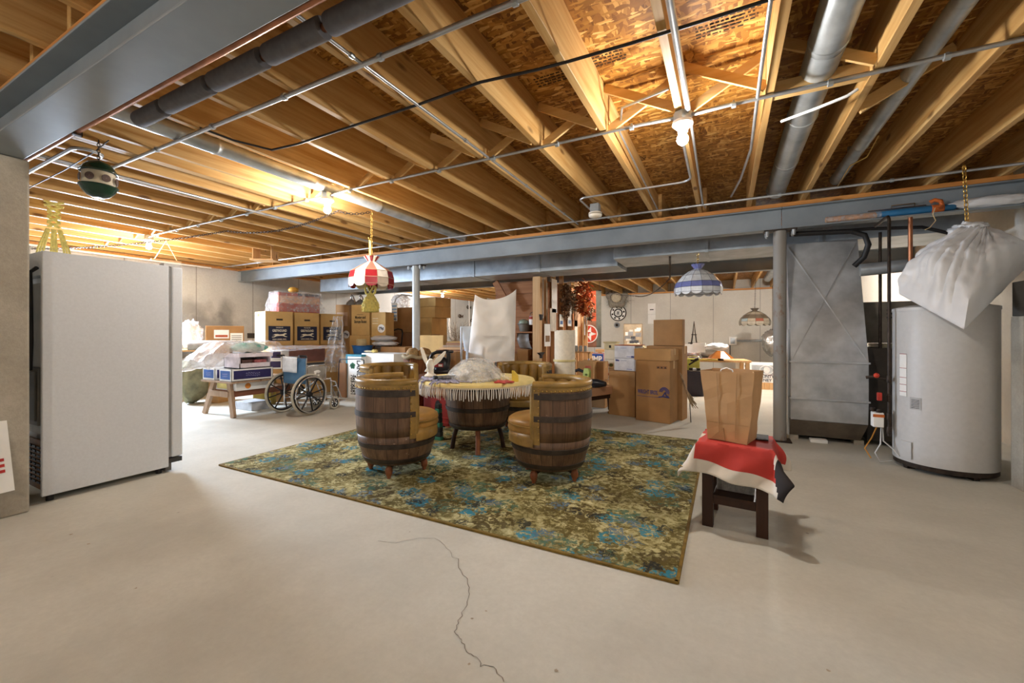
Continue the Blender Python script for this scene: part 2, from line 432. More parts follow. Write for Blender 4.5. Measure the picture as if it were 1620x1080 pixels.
# concrete pier and ledge beside the heater
struct('wall_pier', MB().box(1.925, 2.6, 4.38, 4.53, 0, 1.28), M['col'], 'concrete pier beside the water heater', 'wall')
for i, (nm, bx) in enumerate((('window_added', None),)):
    wf = MB()
    for (y0, y1, z0, z1) in ((2.42,3.48,2.24,2.32),(2.42,3.48,1.68,1.76),(2.42,2.50,1.68,2.32),(3.40,3.48,1.68,2.32),(2.93,2.97,1.68,2.32)): wf.box(XL, XL+.05, y0, y1, z0, z1)
    struct('window_added', wf, M['white'], 'white window frame added around the daylight lamp, unseen behind the freezer', 'window')  # frame added to go with the area light, out of view
struct('ceiling', MB().box(XL-.1, XR+.1, YF-.2, YB+.2, ZO, ZO+.06), M['osb'], 'oriented strand board subfloor overhead', 'ceiling')
obj('ink_stamp', ink_stamp, plain('#3a2814', .8), bpy.data.objects['ceiling'])['kind'] = 'stuff'
# steel beams
def ibeam(label, x0, x1, yc, z0=2.27, z1=2.50, fw=.14, name='steel_beam', split=None):
    segs = [(x0, x1)] if split is None else [(x0, split-.002), (split+.002, x1)]
    for i, (a, b) in enumerate(segs):
        m = MB().box(a, b, yc-fw/2, yc+fw/2, z0, z0+.013).box(a, b, yc-fw/2, yc+fw/2, z1-.013, z1).box(a, b, yc-.005, yc+.005, z0+.013, z1-.013)
        struct(name, m, M['steel'], label + (' left of the post joint' if split and i == 0 else ' right of the post joint' if split else ''), 'beam', bevel=.003)
ibeam('grey steel beam across the room', XL, XR, 5.30, split=.535)
ibeam('far steel beam behind the ducts', XL, XR, 8.56)
ibeam('near grey steel girder overhead resting on the concrete column', XL, XR, .83, fw=.19)
for yc, lab in ((5.30,'across the room'),(8.56,'behind the ducts'),(.83,'overhead near the column')):
    struct('trim_1', MB().box(XL, XR, yc-.08, yc+.08, 2.50, 2.54), M['plate'], 'wooden sill plate on the steel beam '+lab, 'trim')
struct('trim_2', MB().box(XL, XL+.14, YF, YB, 2.50, 2.54), M['plate'], 'wooden sill plate on the left wall', 'trim')
struct('trim_3', MB().box(XL+.14, XR, YB-.14, YB, 2.50, 2.54), M['plate'], 'wooden sill plate on the far wall', 'trim')
struct('concrete_column', MB().box(-4.5, -4.0, .35, .95, 0, 2.27), M['col'], 'rough concrete column at the left edge under the girder', 'column', bevel=.012)
# joists
def joist(x, y0, y1, me=None):
    if me is None:
        m = MB(); 
        for i in range(12):
            a, b = y0+(y1-y0)*i/12, y0+(y1-y0)*(i+1)/12
            m.box(-.021, .021, a, b, ZJ, ZO)
        m = MB().box(-.021, .021, y0, y1, ZJ, ZO)
        o = obj('ceiling_joist', m, M['joist'], bevel=.002, segs=1)
    else:
        o = bpy.data.objects.new('ceiling_joist', me.data); COL.objects.link(o)
        for md in me.modifiers:
            b = o.modifiers.new('bevel', 'BEVEL'); b.width = .002; b.segments = 1
    o.location.x = x
    return tag(o, lab, 'joist', grp, 'structure')
X1 = [-.26+.487*k for k in range(-6, 6)] + [-3.84, -4.075, -4.12, -4.42, -4.85, -5.32, -5.80, -6.28, -6.77, -7.26, -7.74, -8.23, -8.71, -9.15]
X0 = [-.02+.487*k for k in range(-19, 6)]
for xs, y0, y1, off, lab, grp in ((X1, .76, 5.36, 0, 'exposed pine joist between the girder and the main beam', 'joists of the near bay'),
                       (X0, YF, .90, 0, 'exposed pine joist in front of the near girder', 'joists before the girder'),
                       (X1, 5.24, 8.62, .045, 'exposed pine joist above the ducts', 'joists of the middle bay'),
                       (X1, 8.50, YB, 0, 'exposed pine joist of the far bay', 'joists of the far bay')):
    first = None
    for x in sorted(xs):
        o = joist(x+off, y0, y1, first); first = first or o
# cross bridging
xs = sorted(X1); lab = 'diagonal bridging brace between joists'
for a, b in zip(xs[:-1], xs[1:]):
    if b-a < .3: continue
    if a > .6: continue
    for k, (za, zb) in enumerate(((ZJ+.02, ZO-.03), (ZO-.03, ZJ+.02))):
        if a > .1 and k == 0: continue
        y = 2.76 if k else 2.86
        m = MB().bar((a+.022, y, za), (b-.022, y, zb), .055, .019, up=(0,1,0))
        tag(obj('bridging_brace', m, M['brace']), lab, 'brace', 'bridging braces', 'structure')
for (a, b, y) in ((.227, .714, 2.9), (1.2, 1.69, 2.45)):
    tag(obj('bridging_brace', MB().box(a+.022, b-.022, y-.02, y+.02, ZJ+.005, ZJ+.095), M['brace']), 'flat pine block nailed between two right hand joists', 'brace', 'blocks between the right joists', 'structure')
tag(obj('bridging_brace', MB().bar((.735, 3.3, ZJ+.02), (1.18, 3.3, ZO-.03), .07, .03, up=(0,1,0)), M['brace']), 'diagonal pine brace between two right hand joists', 'brace', 'blocks between the right joists', 'structure')
# posts
def post(x, y, label, m, r=.062):
    o = thing('steel_post', label, 'post', (x, y, 0))
    obj('shaft', MB().lathe([(r,.012),(r,2.255)], 24, cap=True), m, o, smooth=40)
    obj('cap_plate', MB().box(-.15,.15,-.07,.07,2.255,2.2695), M['iron'], o)
    obj('base_plate', MB().box(-.1,.1,-.1,.1,0,.012), M['iron'], o)
    for sx in (-.12, .12):
        for sy in (-.045, .045): obj('bolt', MB().lathe([(.012,2.20),(.012,2.215),(.018,2.216),(.018,2.255)], 8, M=Matrix.Translation((sx,sy,0)), cap=True), M['galv'], o)
def rusty():
    t = NT('rusty_grey_paint'); v = t.coord((1,1,.5)); f = t.noise(v, 7, 6, .7); col = t.mix(t.ramp(f, [(.56,0.0),(.68,.9)]), '#8d8983', '#7d5636'); return t.set(col, .6)
M['rusty'] = rusty()
post(.52, 5.30, 'rust spotted grey steel post beside the furnace', M['rusty'])
post(-4.50, 5.30, 'pale grey steel post behind the barrel chairs', plain('#b4b8b8', .5, .2, .06, 5))

# ------------------------------------------------------------------ bulbs
bulbmat = emis('bulb_glow', BULB_COL, 60)
names = ['bare bulb in a porcelain holder over the rug', 'bare bulb beside the round duct on the left', 'bare bulb above the white freezer', 'bare bulb far back near the left wall',
         'bare bulb hidden behind the far beam on the right', 'bare bulb behind the far beam in the middle', 'bare bulb behind the far beam near the leaf garland', 'added fill bulb behind the camera on the right', 'added fill bulb behind the camera', 'added fill bulb behind the camera on the left']
for (x, y, z, pw), lb in zip(BULBS, names):
    o = thing('ceiling_bulb', lb, 'light bulb', (x, y, z))
    obj('junction_box', MB().lathe([(.056,.110),(.056,.165)], 8, cap=True), M['galv'], o)
    obj('socket', MB().lathe([(.060,.112),(.062,.092),(.047,.078),(.029,.058),(.029,.044)], 24, cap=True), M['porcelain'], o, smooth=50)
    obj('bulb', MB().lathe([(.0005,-.036),(.014,-.034),(.027,-.024),(.035,-.006),(.034,.010),(.025,.028),(.015,.042),(.014,.056)], 20), bulbmat, o, smooth=180)
    l = bpy.data.lights.new('bulb_light', 'POINT'); l.energy = pw; l.color = BULB_COL; l.shadow_soft_size = .045
    lo = bpy.data.objects.new('bulb_light', l); COL.objects.link(lo); lo.parent = o; lo.location = (0, 0, -.004)

# ------------------------------------------------------------------ conduits, cables, pipes
def conduit(label, pts, r=.011, m='emt', name='conduit', cat='conduit', n=8, clips=0, group=None):
    o = tag(obj(name, MB().tube(pts, r, n), M[m], smooth=60), label, cat, group)
    if clips:
        P0, P1 = Vector(pts[0]), Vector(pts[-1])
        c = MB()
        d = (P1-P0).normalized()
        for k in range(clips):
            q = P0.lerp(P1, (k+.5)/clips); c.tube([q-d*.012, q+d*.012], r*1.5, 8); c.box(q.x-.006,q.x+.006,q.y-.006,q.y+.006,q.z,min(q.z+.04,ZJ))
        obj('clip', c, M['galv'], o)
    return o
def arc(c, r, a0, a1, u, v, n=6):
    c = Vector(c); u = Vector(u); v = Vector(v)
    return [c + u*r*math.cos(a0+(a1-a0)*k/n) + v*r*math.sin(a0+(a1-a0)*k/n) for k in range(n+1)]
zc = 2.526
conduit('straight grey conduit nearest the camera running from the left column across the joists', [(-4.9,1.53,zc),(XR,1.53,zc)], .013, clips=10)
b1, b2, b3 = BULBS[0], BULBS[1], BULBS[2]
conduit('conduit between the left bulb and the bulb over the rug', [(b2[0]+.05,2.80,zc-.012),(b2[0]+.25,2.80,zc),(b1[0]-.25,2.81,zc),(b1[0]-.05,2.80,zc-.012)], .0115, clips=6)
conduit('conduit from the rug bulb to the right wall', [(b1[0]+.05,2.80,zc-.012),(b1[0]+.25,2.81,zc),(XR,2.81,zc)], .0125, clips=6)
conduit('conduit between the freezer bulb and the left bulb', [(b3[0]+.05,2.84,zc-.012),(b3[0]+.25,2.83,zc),(b2[0]-.25,2.81,zc),(b2[0]-.05,2.80,zc-.012)], .0115, clips=7)
conduit('long conduit fixed along the joists just before the main beam', [(-9.3,4.86,zc),(XR,4.86,zc)], .012, clips=14)
conduit('conduit along a joist edge left of the rug bulb', [(-1.645,.95,zc),(-1.645,5.0,zc)], .009, clips=4)
conduit('conduit beside the joist above the rug bulb', [(-.205,.95,zc),(-.205,2.75,zc)], .017)
conduit('conduit under the joist behind the rug bulb', [(-.20,2.86,zc),(-.215,4.8,zc),(-.20,5.1,zc+.03)], .009)
conduit('conduit hugging the joist right of the rug bulb', [(.165,.95,zc),(.165,2.7,zc),(.17,3.6,zc+.02),(.12,4.3,zc+.03),(.05,4.9,zc+.06)], .010)
conduit('bent conduit from the rug bulb to the smoke detector', [(-.27,2.86,zc)] + [(-.275,3.75,zc)] + arc((-.375,3.95,zc),.10,0,PI/2,(1,0,0),(0,1,0)) + [(-1.20,4.05,zc)] + arc((-1.25,4.13,zc),.08,-PI/2,-PI,(1,0,0),(0,1,0)) + [(-1.33,4.75,zc)], .010)
conduit('thin conduit on the side of the joist left of the rug bulb', [(-.30,2.60,2.60),(-.60,2.72,2.62),(-.678,3.0,2.60),(-.685,4.9,2.56)], .008)
conduit('pale pipe along the joists behind the bird feeder', [(-4.62,.95,2.50),(-4.62,5.1,2.50)], .014)
conduit('bent conduit with a hook end beside the copper pipe', [(-5.6,1.18,2.44),(-4.9,1.19,2.47),(-4.25,1.2,2.49)] + arc((-4.2,1.28,2.49),.08,-PI/2,PI/2,(1,0,0),(0,1,0)), .013)
conduit('white cable along the left wall plate', [(-9.15,1.2,2.47),(-9.15,4.6,2.47)], .016, 'white', 'cable', 'cable')
conduit('copper water pipe along the near girder', [(-9.2,.963,2.31),(XR,.963,2.31)], .016, 'copper', 'water_pipe', 'pipe')
for (xa, xb, lb) in ((-3.04,-2.76,'short grey foam sleeve at the left end of the pipe'),(-2.72,-2.30,'grey foam pipe sleeve second from the left'),(-2.26,-1.86,'grey foam pipe sleeve third from the left'),(-1.82,-1.46,'grey foam pipe sleeve fourth from the left'),(-1.42,-.55,'longest grey foam pipe sleeve at the top edge')):
    tag(obj('pipe_insulation', MB().lathe([(.018,0),(.043,0),(.045,.01),(.045,xb-xa-.01),(.043,xb-xa),(.018,xb-xa)], 20, M=Matrix.Translation((xa,1.15,2.40)) @ Matrix.Rotation(PI/2,4,'Y')), M['foam'], smooth=50), lb, 'pipe insulation')
tag(obj('water_pipe', MB().tube([(-2.98,1.15,2.40),(-.4,1.15,2.40)], .017), M['copper'], smooth=60), 'copper pipe carrying the grey foam sleeves', 'pipe')
for x in (-5.0, -4.2, -3.3): tag(obj('pipe_hanger', MB().box(x-.012,x+.012,.945,.985,2.285,2.30).box(x-.012,x+.012,.981,.985,2.285,2.54), M['iron']), 'dark strap hanger holding the copper pipe', 'hanger', 'pipe hangers on the copper pipe')
cab = [atz(x, y, z) for x, y, z in ((245,168,2.6),(300,196,2.55),(370,222,2.535),(430,237,2.53),(470,228,2.53),(540,205,2.53),(660,166,2.53),(760,130,2.53),(850,110,2.53),(900,97,2.52),(1000,68,2.53),(1090,40,2.53),(1215,0,2.53))] + [Vector((.7,2.02,2.53)), Vector((1.8,2.0,2.53))]
conduit('thin black cable sagging across the joists', cab, .008, 'blackcable', 'cable', 'cable')
conduit('thin wire hanging loosely near the bird feeder', [atz(40,300,2.45), atz(100,270,2.47), atz(150,240,2.5), atz(172,222,2.53)], .004, 'blackcable', 'cable', 'cable')
conduit('white strap hanging from the right joist below the round duct', [atz(1357,141,2.535), atz(1340,152,2.51), atz(1290,172,2.505), atz(1236,192,2.53)], .009, 'white', 'strap', 'strap')
conduit('thin tan wire dangling beside the thin round duct', [atz(1390,215,2.55), atz(1372,248,2.52), atz(1345,262,2.5), atz(1325,295,2.53)], .004, 'brass', 'wire', 'wire', 6)
# round ducts
def rduct(label, x, y0, y1, z, r):
    o = thing('round_duct', label, 'duct', (x, y0, z)); L = y1-y0
    R = Matrix.Rotation(-PI/2, 4, 'X'); n = max(2, round(L/.9))
    for q in (.12, .88): obj('hanger_strap', MB().box(-.012,.012,L*q-.01,L*q+.01,r-.002,ZO+.002-z), M['galv'], o)
    for i in range(n):
        a, b = L*i/n, L*(i+1)/n
        obj('duct_section', MB().lathe([(r,a),(r,b-.05),(r*1.05,b-.045),(r*1.05,b-.03),(r*.99,b-.025),(r*.99,b)], 28, M=R), M['galv'], o, smooth=40)
rduct('round galvanised duct between the right hand joists', .47, 1.0, 5.15, 2.66, .088)
rduct('thin round galvanised duct near the right edge', .985, .95, 5.2, 2.70, .052)
rduct('round galvanised duct between the left joists', -3.50, .98, 5.2, 2.60, .062)
rduct('short round duct seen above the far wall on the right', 1.0, 9.2, 13.0, 2.64, .09)
# trunk ducts
def trunk(label, x0, x1, y0, y1, z0, z1, n):
    o = thing('sheet_metal_duct', label, 'duct', ((x0+x1)/2, (y0+y1)/2, z0)); W = x1-x0; D = y1-y0; H = z1-z0
    for i in range(n):
        a = -W/2 + W*i/n; b = -W/2 + W*(i+1)/n
        obj('duct_section', MB().box(a, b-.004, -D/2, D/2, 0, H), M['galvdull'], o, bevel=.004)
        if i < n-1: obj('drive_cleat', MB().box(b-.02, b+.016, -D/2-.008, D/2+.008, -.008, H+.004), M['galvdull'], o)
trunk('big sheet metal trunk duct behind the main beam on the left', -6.6, -1.45, 6.30, 6.95, 2.18, 2.48, 4)
trunk('shallower trunk duct leading to the furnace', -1.43, 2.2, 5.95, 6.75, 2.22, 2.46, 3)
trunk('small bluish duct end near the left wall', -8.3, -6.62, 6.45, 6.9, 2.12, 2.40, 1)
conduit('grey pipe stub at the end of the small duct', [(-6.9,6.35,2.3),(-6.7,6.2,2.3),(-6.5,6.1,2.28)], .06, 'galv', 'duct_elbow', 'duct', 16)
# smoke detector
o = thing('smoke_detector', 'round white smoke detector on a ceiling box', 'smoke detector', (-1.235, 4.33, 2.40))
obj('housing', MB().lathe([(.001,-.012),(.045,-.01),(.066,0),(.07,.012),(.07,.04),(.06,.045)], 32, cap=True), plain('#e8dfcf', .5), o, smooth=50)
obj('vent_ring', MB().lathe([(.071,.018),(.072,.02),(.072,.03),(.071,.032)], 32), plain('#a89d8a', .6), o)
obj('junction_box', MB().box(-.045,.045,-.045,.045,.045,.13), M['galv'], o)
# ------------------------------------------------------------------ text and small helpers
def txt(parent, s, size, loc, m, rot=(90,0,0), width=None, name='lettering', bold=0.0, align='CENTER', depth_=.0012):
    cu = bpy.data.curves.new('t', 'FONT'); cu.body = s; cu.size = size; cu.align_x = align; cu.align_y = 'CENTER'; cu.extrude = depth_; cu.offset = bold*size; cu.resolution_u = 3
    ob = bpy.data.objects.new('t', cu); COL.objects.link(ob)
    dg = bpy.context.evaluated_depsgraph_get(); me = bpy.data.meshes.new_from_object(ob.evaluated_get(dg)); bpy.data.objects.remove(ob)
    me.materials.clear(); me.materials.append(m); me.name = name
    o = bpy.data.objects.new(name, me); COL.objects.link(o)
    if parent: o.parent = parent
    o.location = loc; o.rotation_euler = [rad(a) for a in rot]
    if width:
        xs_ = [v.co.x for v in me.vertices]; ww = (max(xs_)-min(xs_)) or 1; o.scale = (width/ww, 1, 1)
    return o
def patch(parent, name, x0, x1, z0, z1, y, m, th=.003):
    return obj(name, MB().box(x0, x1, y-th, y, z0, z1), m, parent)
def sidepatch(parent, name, y0, y1, z0, z1, x, m, th=.003):
    return obj(name, MB().box(x, x+th, y0, y1, z0, z1), m, parent)
def chain_mesh(pts, link=.034, r=.003, wd=.010):
    # resample
    P = [Vector(p) for p in pts]; m = MB(); seg = []
    for a, b in zip(P[:-1], P[1:]):
        L = (b-a).length; n = max(1, round(L/(link*.78)))
        for k in range(n): seg.append((a.lerp(b, (k+.5)/n), (b-a).normalized()))
    for i, (c, d) in enumerate(seg):
        x = d.cross(Vector((0,0,1)))
        if x.length < .01: x = d.cross(Vector((0,1,0)))
        x.normalize(); y = d.cross(x)
        if i % 2: x = y
        loop = [c + d*math.cos(a)*link/2 + x*math.sin(a)*wd for a in [k*PI/5 for k in range(10)]]
        m.tube(loop, r, 5, closed=True)
    return m
def catenary(a, b, sag, n=10):
    a, b = Vector(a), Vector(b)
    return [a.lerp(b, k/n) + Vector((0,0,-sag*4*(k/n)*(1-k/n))) for k in range(n+1)]

# ------------------------------------------------------------------ rug
o = tag(obj('area_rug', MB().box(-3.92,-.205,2.05,4.86,.001,.014), M['rug'], bevel=.004), 'large olive and teal floral rug under the barrel chairs', 'rug')
e = MB()
for a in ((-3.93,-.195,2.035,2.055),(-3.93,-.195,4.855,4.872),(-3.935,-3.915,2.04,4.87),(-.21,-.19,2.04,4.87)): e.box(a[0],a[1],a[2],a[3],.001,.012)
obj('bound_edge', e, M['rugedge'], o)

# ------------------------------------------------------------------ white upright freezer
fx0, fx1, fy0, fy1 = -4.82, -4.11, 1.03, 1.75
fr = thing('upright_freezer', 'tall white upright freezer standing against the concrete column', 'freezer', (-4.465, 1.39, 0)); W = .355; D = .36
fw = plain('#d3d6da', .36, 0, .02, 60, .05)
obj('cabinet', MB().prism([(-W,-D),(-W+.03,-D),(-W+.03,-D+.05),(W-.03,-D+.05),(W-.03,-D),(W,-D),(W,D),(-W,D)],.045,1.715), fw, fr, bevel=.006)
obj('top_rear_panel', MB().box(-W+.031,W-.031,-D+.002,-D+.049,1.55,1.712), fw, fr)
dr = obj('door', MB().box(-W,W,D+.018,D+.10,.12,1.712), fw, fr, bevel=.012)
obj('door_gasket', MB().box(-W+.02,W-.006,D,D+.018,.125,1.705), plain('#8b8a88', .8), fr)
obj('handle', MB().tube([(-W+.05,D+.10,1.0),(-W+.05,D+.14,1.02),(-W+.05,D+.14,1.33),(-W+.05,D+.10,1.35)], .012), fw, dr)
obj('hinge', MB().box(W-.09,W-.01,D-.03,D+.09,1.712,1.735), plain('#c9c8c6', .5), fr)
obj('hinge', MB().box(W-.10,W-.004,D-.01,D+.095,.075,.112), plain('#3a3836', .5), fr)
obj('kick_plate', MB().box(-W+.01,W-.008,D-.02,D+.02,.015,.10), plain('#57534e', .6), fr)
gr = MB().box(-W+.03,W-.03,-D+.012,-D+.02,.08,.42)
obj('compressor_grille', gr, plain('#9a6b3c', .6, .2, .2, 8), fr)
sl = MB()
for i in range(9):
    for j in range(7): sl.box(-W+.06+j*.088,-W+.118+j*.088,-D+.006,-D+.013,.12+i*.03,.134+i*.03)
obj('grille_slot', sl, M['blackp'], fr)['kind'] = 'stuff'
obj('condenser_panel', MB().box(-W+.05,W-.05,-D+.012,-D+.035,.46,1.5), plain('#b5b3ae', .5), fr)
obj('condenser_tray', MB().box(W-.30,W-.06,-D-.005,-D+.02,.52,.92).box(W-.27,W-.09,-D-.012,-D-.004,.55,.89), plain('#6d6a64', .5, .3), fr, bevel=.008)
obj('power_cord', MB().tube([(W-.05,-D-.01,1.60),(W-.10,-D-.03,1.57),(W-.13,-D-.02,1.40),(W-.12,-D-.02,1.1),(W-.14,-D-.02,.9)], .012), M['blackcable'], fr, smooth=60)
obj('foot', MB().lathe([(.02,0),(.02,.046)], 10, M=Matrix.Translation((W-.05,-D+.05,0)), cap=True), M['blackp'], fr)
obj('foot', MB().lathe([(.02,0),(.02,.046)], 10, M=Matrix.Translation((-W+.05,-D+.05,0)), cap=True), M['blackp'], fr)
obj('foot', MB().lathe([(.02,0),(.02,.046)], 10, M=Matrix.Translation((W-.05,D-.05,0)), cap=True), M['blackp'], fr)
obj('foot', MB().lathe([(.02,0),(.02,.046)], 10, M=Matrix.Translation((-W+.05,D-.05,0)), cap=True), M['blackp'], fr)

# ------------------------------------------------------------------ election sign against the column
s = thing('yard_sign', 'white yard sign with blue star and red stripes leaning on the concrete column', 'sign', (-3.94, .62, 0.0), PI/2)
# local x = +Y, local -y = +X
Mx = Matrix.Rotation(rad(-6), 4, 'X') @ Matrix.Rotation(rad(-3), 4, 'Y')
P = obj('panel', MB().box(-.30,.265,-.004,.004,.16,.655, Mx), M['paper'], s)
sg = MB()
for z0, z1, x0, x1 in ((.395,.49,-.28,.20),): sg.box(x0,x1,-.0065,-.004,z0,z1,Mx)
obj('red_block', sg, plain('#b8302c', .6), s)
sg = MB()
for z in (.37,.335,.30): sg.box(.155,.235,-.0065,-.004,z-.018,z,Mx)
obj('red_stripe', sg, plain('#b8302c', .6), s)
obj('blue_letter', MB().box(.115,.155,-.0065,-.004,.282,.37,Mx).box(.05,.10,-.0065,-.004,.282,.37,Mx), plain('#24356b', .6), s)
star = []
for k in range(10):
    a = PI/2 + k*PI/5; r_ = .07 if k % 2 == 0 else .028; star.append((.165+r_*math.cos(a), .555+r_*math.sin(a)*.75))
obj('star', MB().prism(star, .004, .0065, Mx @ Matrix.Rotation(PI/2,4,'X')), plain('#24356b', .6), s)
obj('wire_leg', MB().tube([Mx@Vector((-.2,.003,.3)), Mx@Vector((-.2,.003,0.02))], .004), M['galv'], s)
obj('wire_leg', MB().tube([Mx@Vector((.15,.006,.3)), Mx@Vector((.15,.006,0.02))], .004), M['galv'], s)

# ------------------------------------------------------------------ water heater
wh = thing('water_heater', 'large white cylindrical water heater under the hanging white bag', 'water heater', (1.646, 4.814, 0)); r = .32
wm = plain('#c3c1be', .42, 0, .02, 30)
obj('base_ring', MB().lathe([(r-.02,.03),(r-.005,.03),(r-.005,.075)], 48, cap=True), M['iron'], wh, smooth=40)
obj('jacket', MB().lathe([(r,.07),(r,1.36),(r-.004,1.375),(r-.03,1.38)], 64), wm, wh, smooth=35)
obj('top_cap', MB().lathe([(.001,1.40),(r-.10,1.395),(r-.03,1.382),(r+.004,1.372),(r+.004,1.345)], 64), wm, wh, smooth=35)
for a in (20, 110, 200, 290): obj('foot', MB().box(-.03,.03,-.02,.02,0,.035, Matrix.Rotation(rad(a),4,'Z') @ Matrix.Translation((r-.06,0,0))), M['iron'], wh)
def wpanel(name, ang0, ang1, z0, z1, m, dr_=.003):
    obj(name, MB().lathe([(r,z0),(r+dr_,z0),(r+dr_,z1),(r,z1)], 8, rad(ang0), rad(ang1)), m, wh)
wpanel('warning_label', 197, 209, .62, .98, M['paper'])
for z in (.66,.72,.78,.86,.98): wpanel('label_line', 197, 209, z-.004, z, plain('#a03a34', .6), .0045)
wpanel('rating_plate', 214, 228, .52, .62, plain('#a9a7a4', .5))
for k in range(6): wpanel('plate_line', 216, 226, .532+k*.013, .536+k*.013, M['ink'], .0042)
wpanel('access_cover', 200, 217, .10, .24, wm, .012)

# ------------------------------------------------------------------ furnace return drop and furnace
fu = thing('furnace_duct', 'tall sheet metal return duct with slanted front beside the rusty post', 'furnace duct', (.945, 5.4, 0))
def hull(b, t, z0, z1):  # rects (x0,x1,y0,y1)
    m = MB(); v = [(b[0],b[2],z0),(b[1],b[2],z0),(b[1],b[3],z0),(b[0],b[3],z0),(t[0],t[2],z1),(t[1],t[2],z1),(t[1],t[3],z1),(t[0],t[3],z1)]
    v = [m.bm.verts.new(p) for p in v]
    for q in ((3,2,1,0),(4,5,6,7),(0,1,5,4),(1,2,6,5),(2,3,7,6),(3,0,4,7)): m.face([v[i] for i in q])
    return m
gm = plain('#b9bbbc', .42, .35, .16, 4, .05)
obj('slanted_section', hull((-.325,.325,-.10,.62),(-.325,.325,.30,.72),.86,2.18), gm, fu, bevel=.004)
obj('middle_section', hull((-.325,.325,-.10,.62),(-.325,.325,-.10,.62),.47,.85), gm, fu, bevel=.004)
obj('lower_section', hull((-.325,.325,-.08,.62),(-.325,.325,-.10,.62),.235,.465), gm, fu, bevel=.004)
obj('base_section', hull((-.325,.29,0.04,.62),(-.325,.325,-.08,.62),.05,.232), plain('#7b6f62', .5, .5, .2, 5), fu, bevel=.003)
for sx in (-1,1): obj('cross_break', MB().bar((sx*.31,-.093,.885),(-sx*.31,.287,2.15),.010,.003,up=(0,1,0)), gm, fu)
for z in (.855,.467): obj('seam_strip', MB().box(-.335,.335,-.112,.63,z-.008,z+.008), gm, fu)
obj('side_strip', MB().box(-.345,-.328,.0,.62,.05,1.2), M['white'], fu)
obj('foot_block', MB().box(.24,.32,.05,.2,0,.05), M['col'], fu)
obj('foot_block', MB().box(-.32,-.24,.05,.2,0,.05), M['col'], fu)
obj('foot_block', MB().box(-.32,.32,.45,.6,0,.05), M['iron'], fu)
tag(obj('filter_carton', MB().box(.80,.95,5.36,5.44,0,.035), M['paper'], bevel=.003), 'small white carton on the floor under the furnace duct', 'carton')
fb = thing('furnace', 'dark furnace cabinet behind the sheet metal duct', 'furnace', (1.50, 5.85, 0))
obj('cabinet', MB().box(-.2,.12,-.35,.4,.05,1.0), plain('#4b443d', .5, .3), fb, bevel=.006)
obj('upper_cabinet', MB().box(-.19,.42,.0,.45,1.05,1.5), plain('#8d8578', .5, .2), fb, bevel=.006)
obj('door_panel', MB().box(.0,.42,.02,.45,.55,1.04), plain('#b9ae8e', .5), fb, bevel=.006)
obj('lower_panel', MB().box(.12,.40,.05,.45,.05,.54), plain('#6d665c', .5), fb, bevel=.006)
obj('vent_slot', MB().box(.05,.40,-.004,.0,1.32,1.335).box(.05,.40,-.004,.0,1.36,1.375).box(.05,.40,-.004,.0,1.40,1.415), M['blackp'], fb)
# pipes near the heater
conduit('black iron gas pipe running down beside the water heater', [(1.30,5.22,2.20),(1.285,4.9,2.20),(1.281,4.80,2.19),(1.281,4.77,2.16),(1.281,4.77,.25)], .013, 'iron', 'gas_pipe', 'pipe', 12)
for z in (.75,.58,.42,.30): obj('pipe_fitting', MB().lathe([(.018,z-.03),(.020,z-.02),(.020,z+.02),(.018,z+.03)], 12, M=Matrix.Translation((1.281,4.77,0)), cap=True), M['iron'], bpy.data.objects['gas_pipe'], smooth=40)
conduit('thin dark pipe left of the gas pipe', [(1.42,5.55,2.2),(1.42,5.55,.95)], .014, 'iron', 'gas_pipe', 'pipe', 10)
conduit('galvanised flue pipe running level behind the gas pipe', [(1.22,5.4,1.80),(1.55,5.38,1.82),(2.4,5.35,1.86)], .062, 'galv', 'flue_pipe', 'pipe', 20)
conduit('black hose curving from the beam down beside the duct', [(.62,5.40,2.235),(.95,5.36,2.21),(1.14,5.36,2.20),(1.25,5.36,2.15),(1.28,5.36,2.05),(1.25,5.38,1.93),(1.18,5.42,1.85)], .027, 'blackp', 'hose', 'hose', 12)
conduit('copper pipe looping under the beam', [(.75,5.45,2.24),(1.3,5.42,2.22),(1.7,5.42,2.19),(1.9,5.4,2.1)], .017, 'blackp', 'water_pipe', 'pipe', 10)
conduit('brown pipe rising behind the hanging white bag', [(1.55,5.20,2.25),(1.55,5.20,1.5)], .018, 'copper', 'water_pipe', 'pipe', 10)
v = thing('gas_valve', 'gas control valve with red knob on the heater side', 'valve', (1.215, 4.80, .42))
obj('body', MB().box(-.045,.03,-.04,.04,-.10,.03), M['paper'], v, bevel=.006)
obj('label_band', MB().box(-.047,.032,-.042,-.039,-.01,.015), plain('#c76a2e', .6), v)
obj('knob', MB().lathe([(.02,0),(.022,.02),(.018,.03)], 12, M=Matrix.Translation((.0,-.02,.03)), cap=True), M['iron'], v)
obj('knob', MB().lathe([(.02,0),(.022,.02),(.018,.03)], 12, M=Matrix.Translation((-.04,0,.04)), cap=True), M['iron'], v)
obj('red_handle', MB().box(-.02,.012,-.06,-.03,.14,.21), plain('#b5352a', .5), v, bevel=.004)
obj('red_cap', MB().ball((-.02,-.03,.36), .022), plain('#d8452c', .5), v, smooth=180)
obj('valve_pipe', MB().tube([(-.08,.02,.335),(-.04,.0,.345),(.06,-.02,.33)], .014, 10), M['iron'], v, smooth=60)
obj('orange_wire', MB().tube([(-.01,0,-.1),(-.05,-.02,-.2),(-.10,-.02,-.30),(-.06,-.04,-.38)], .005, 6), plain('#c98a35', .6), v, smooth=60)
obj('grey_wire', MB().tube([(.02,0,-.1),(.01,-.02,-.25),(-.03,-.03,-.33),(.0,-.05,-.40),(.08,-.05,-.38)], .006, 6), plain('#c9c7c2', .5), v, smooth=60)
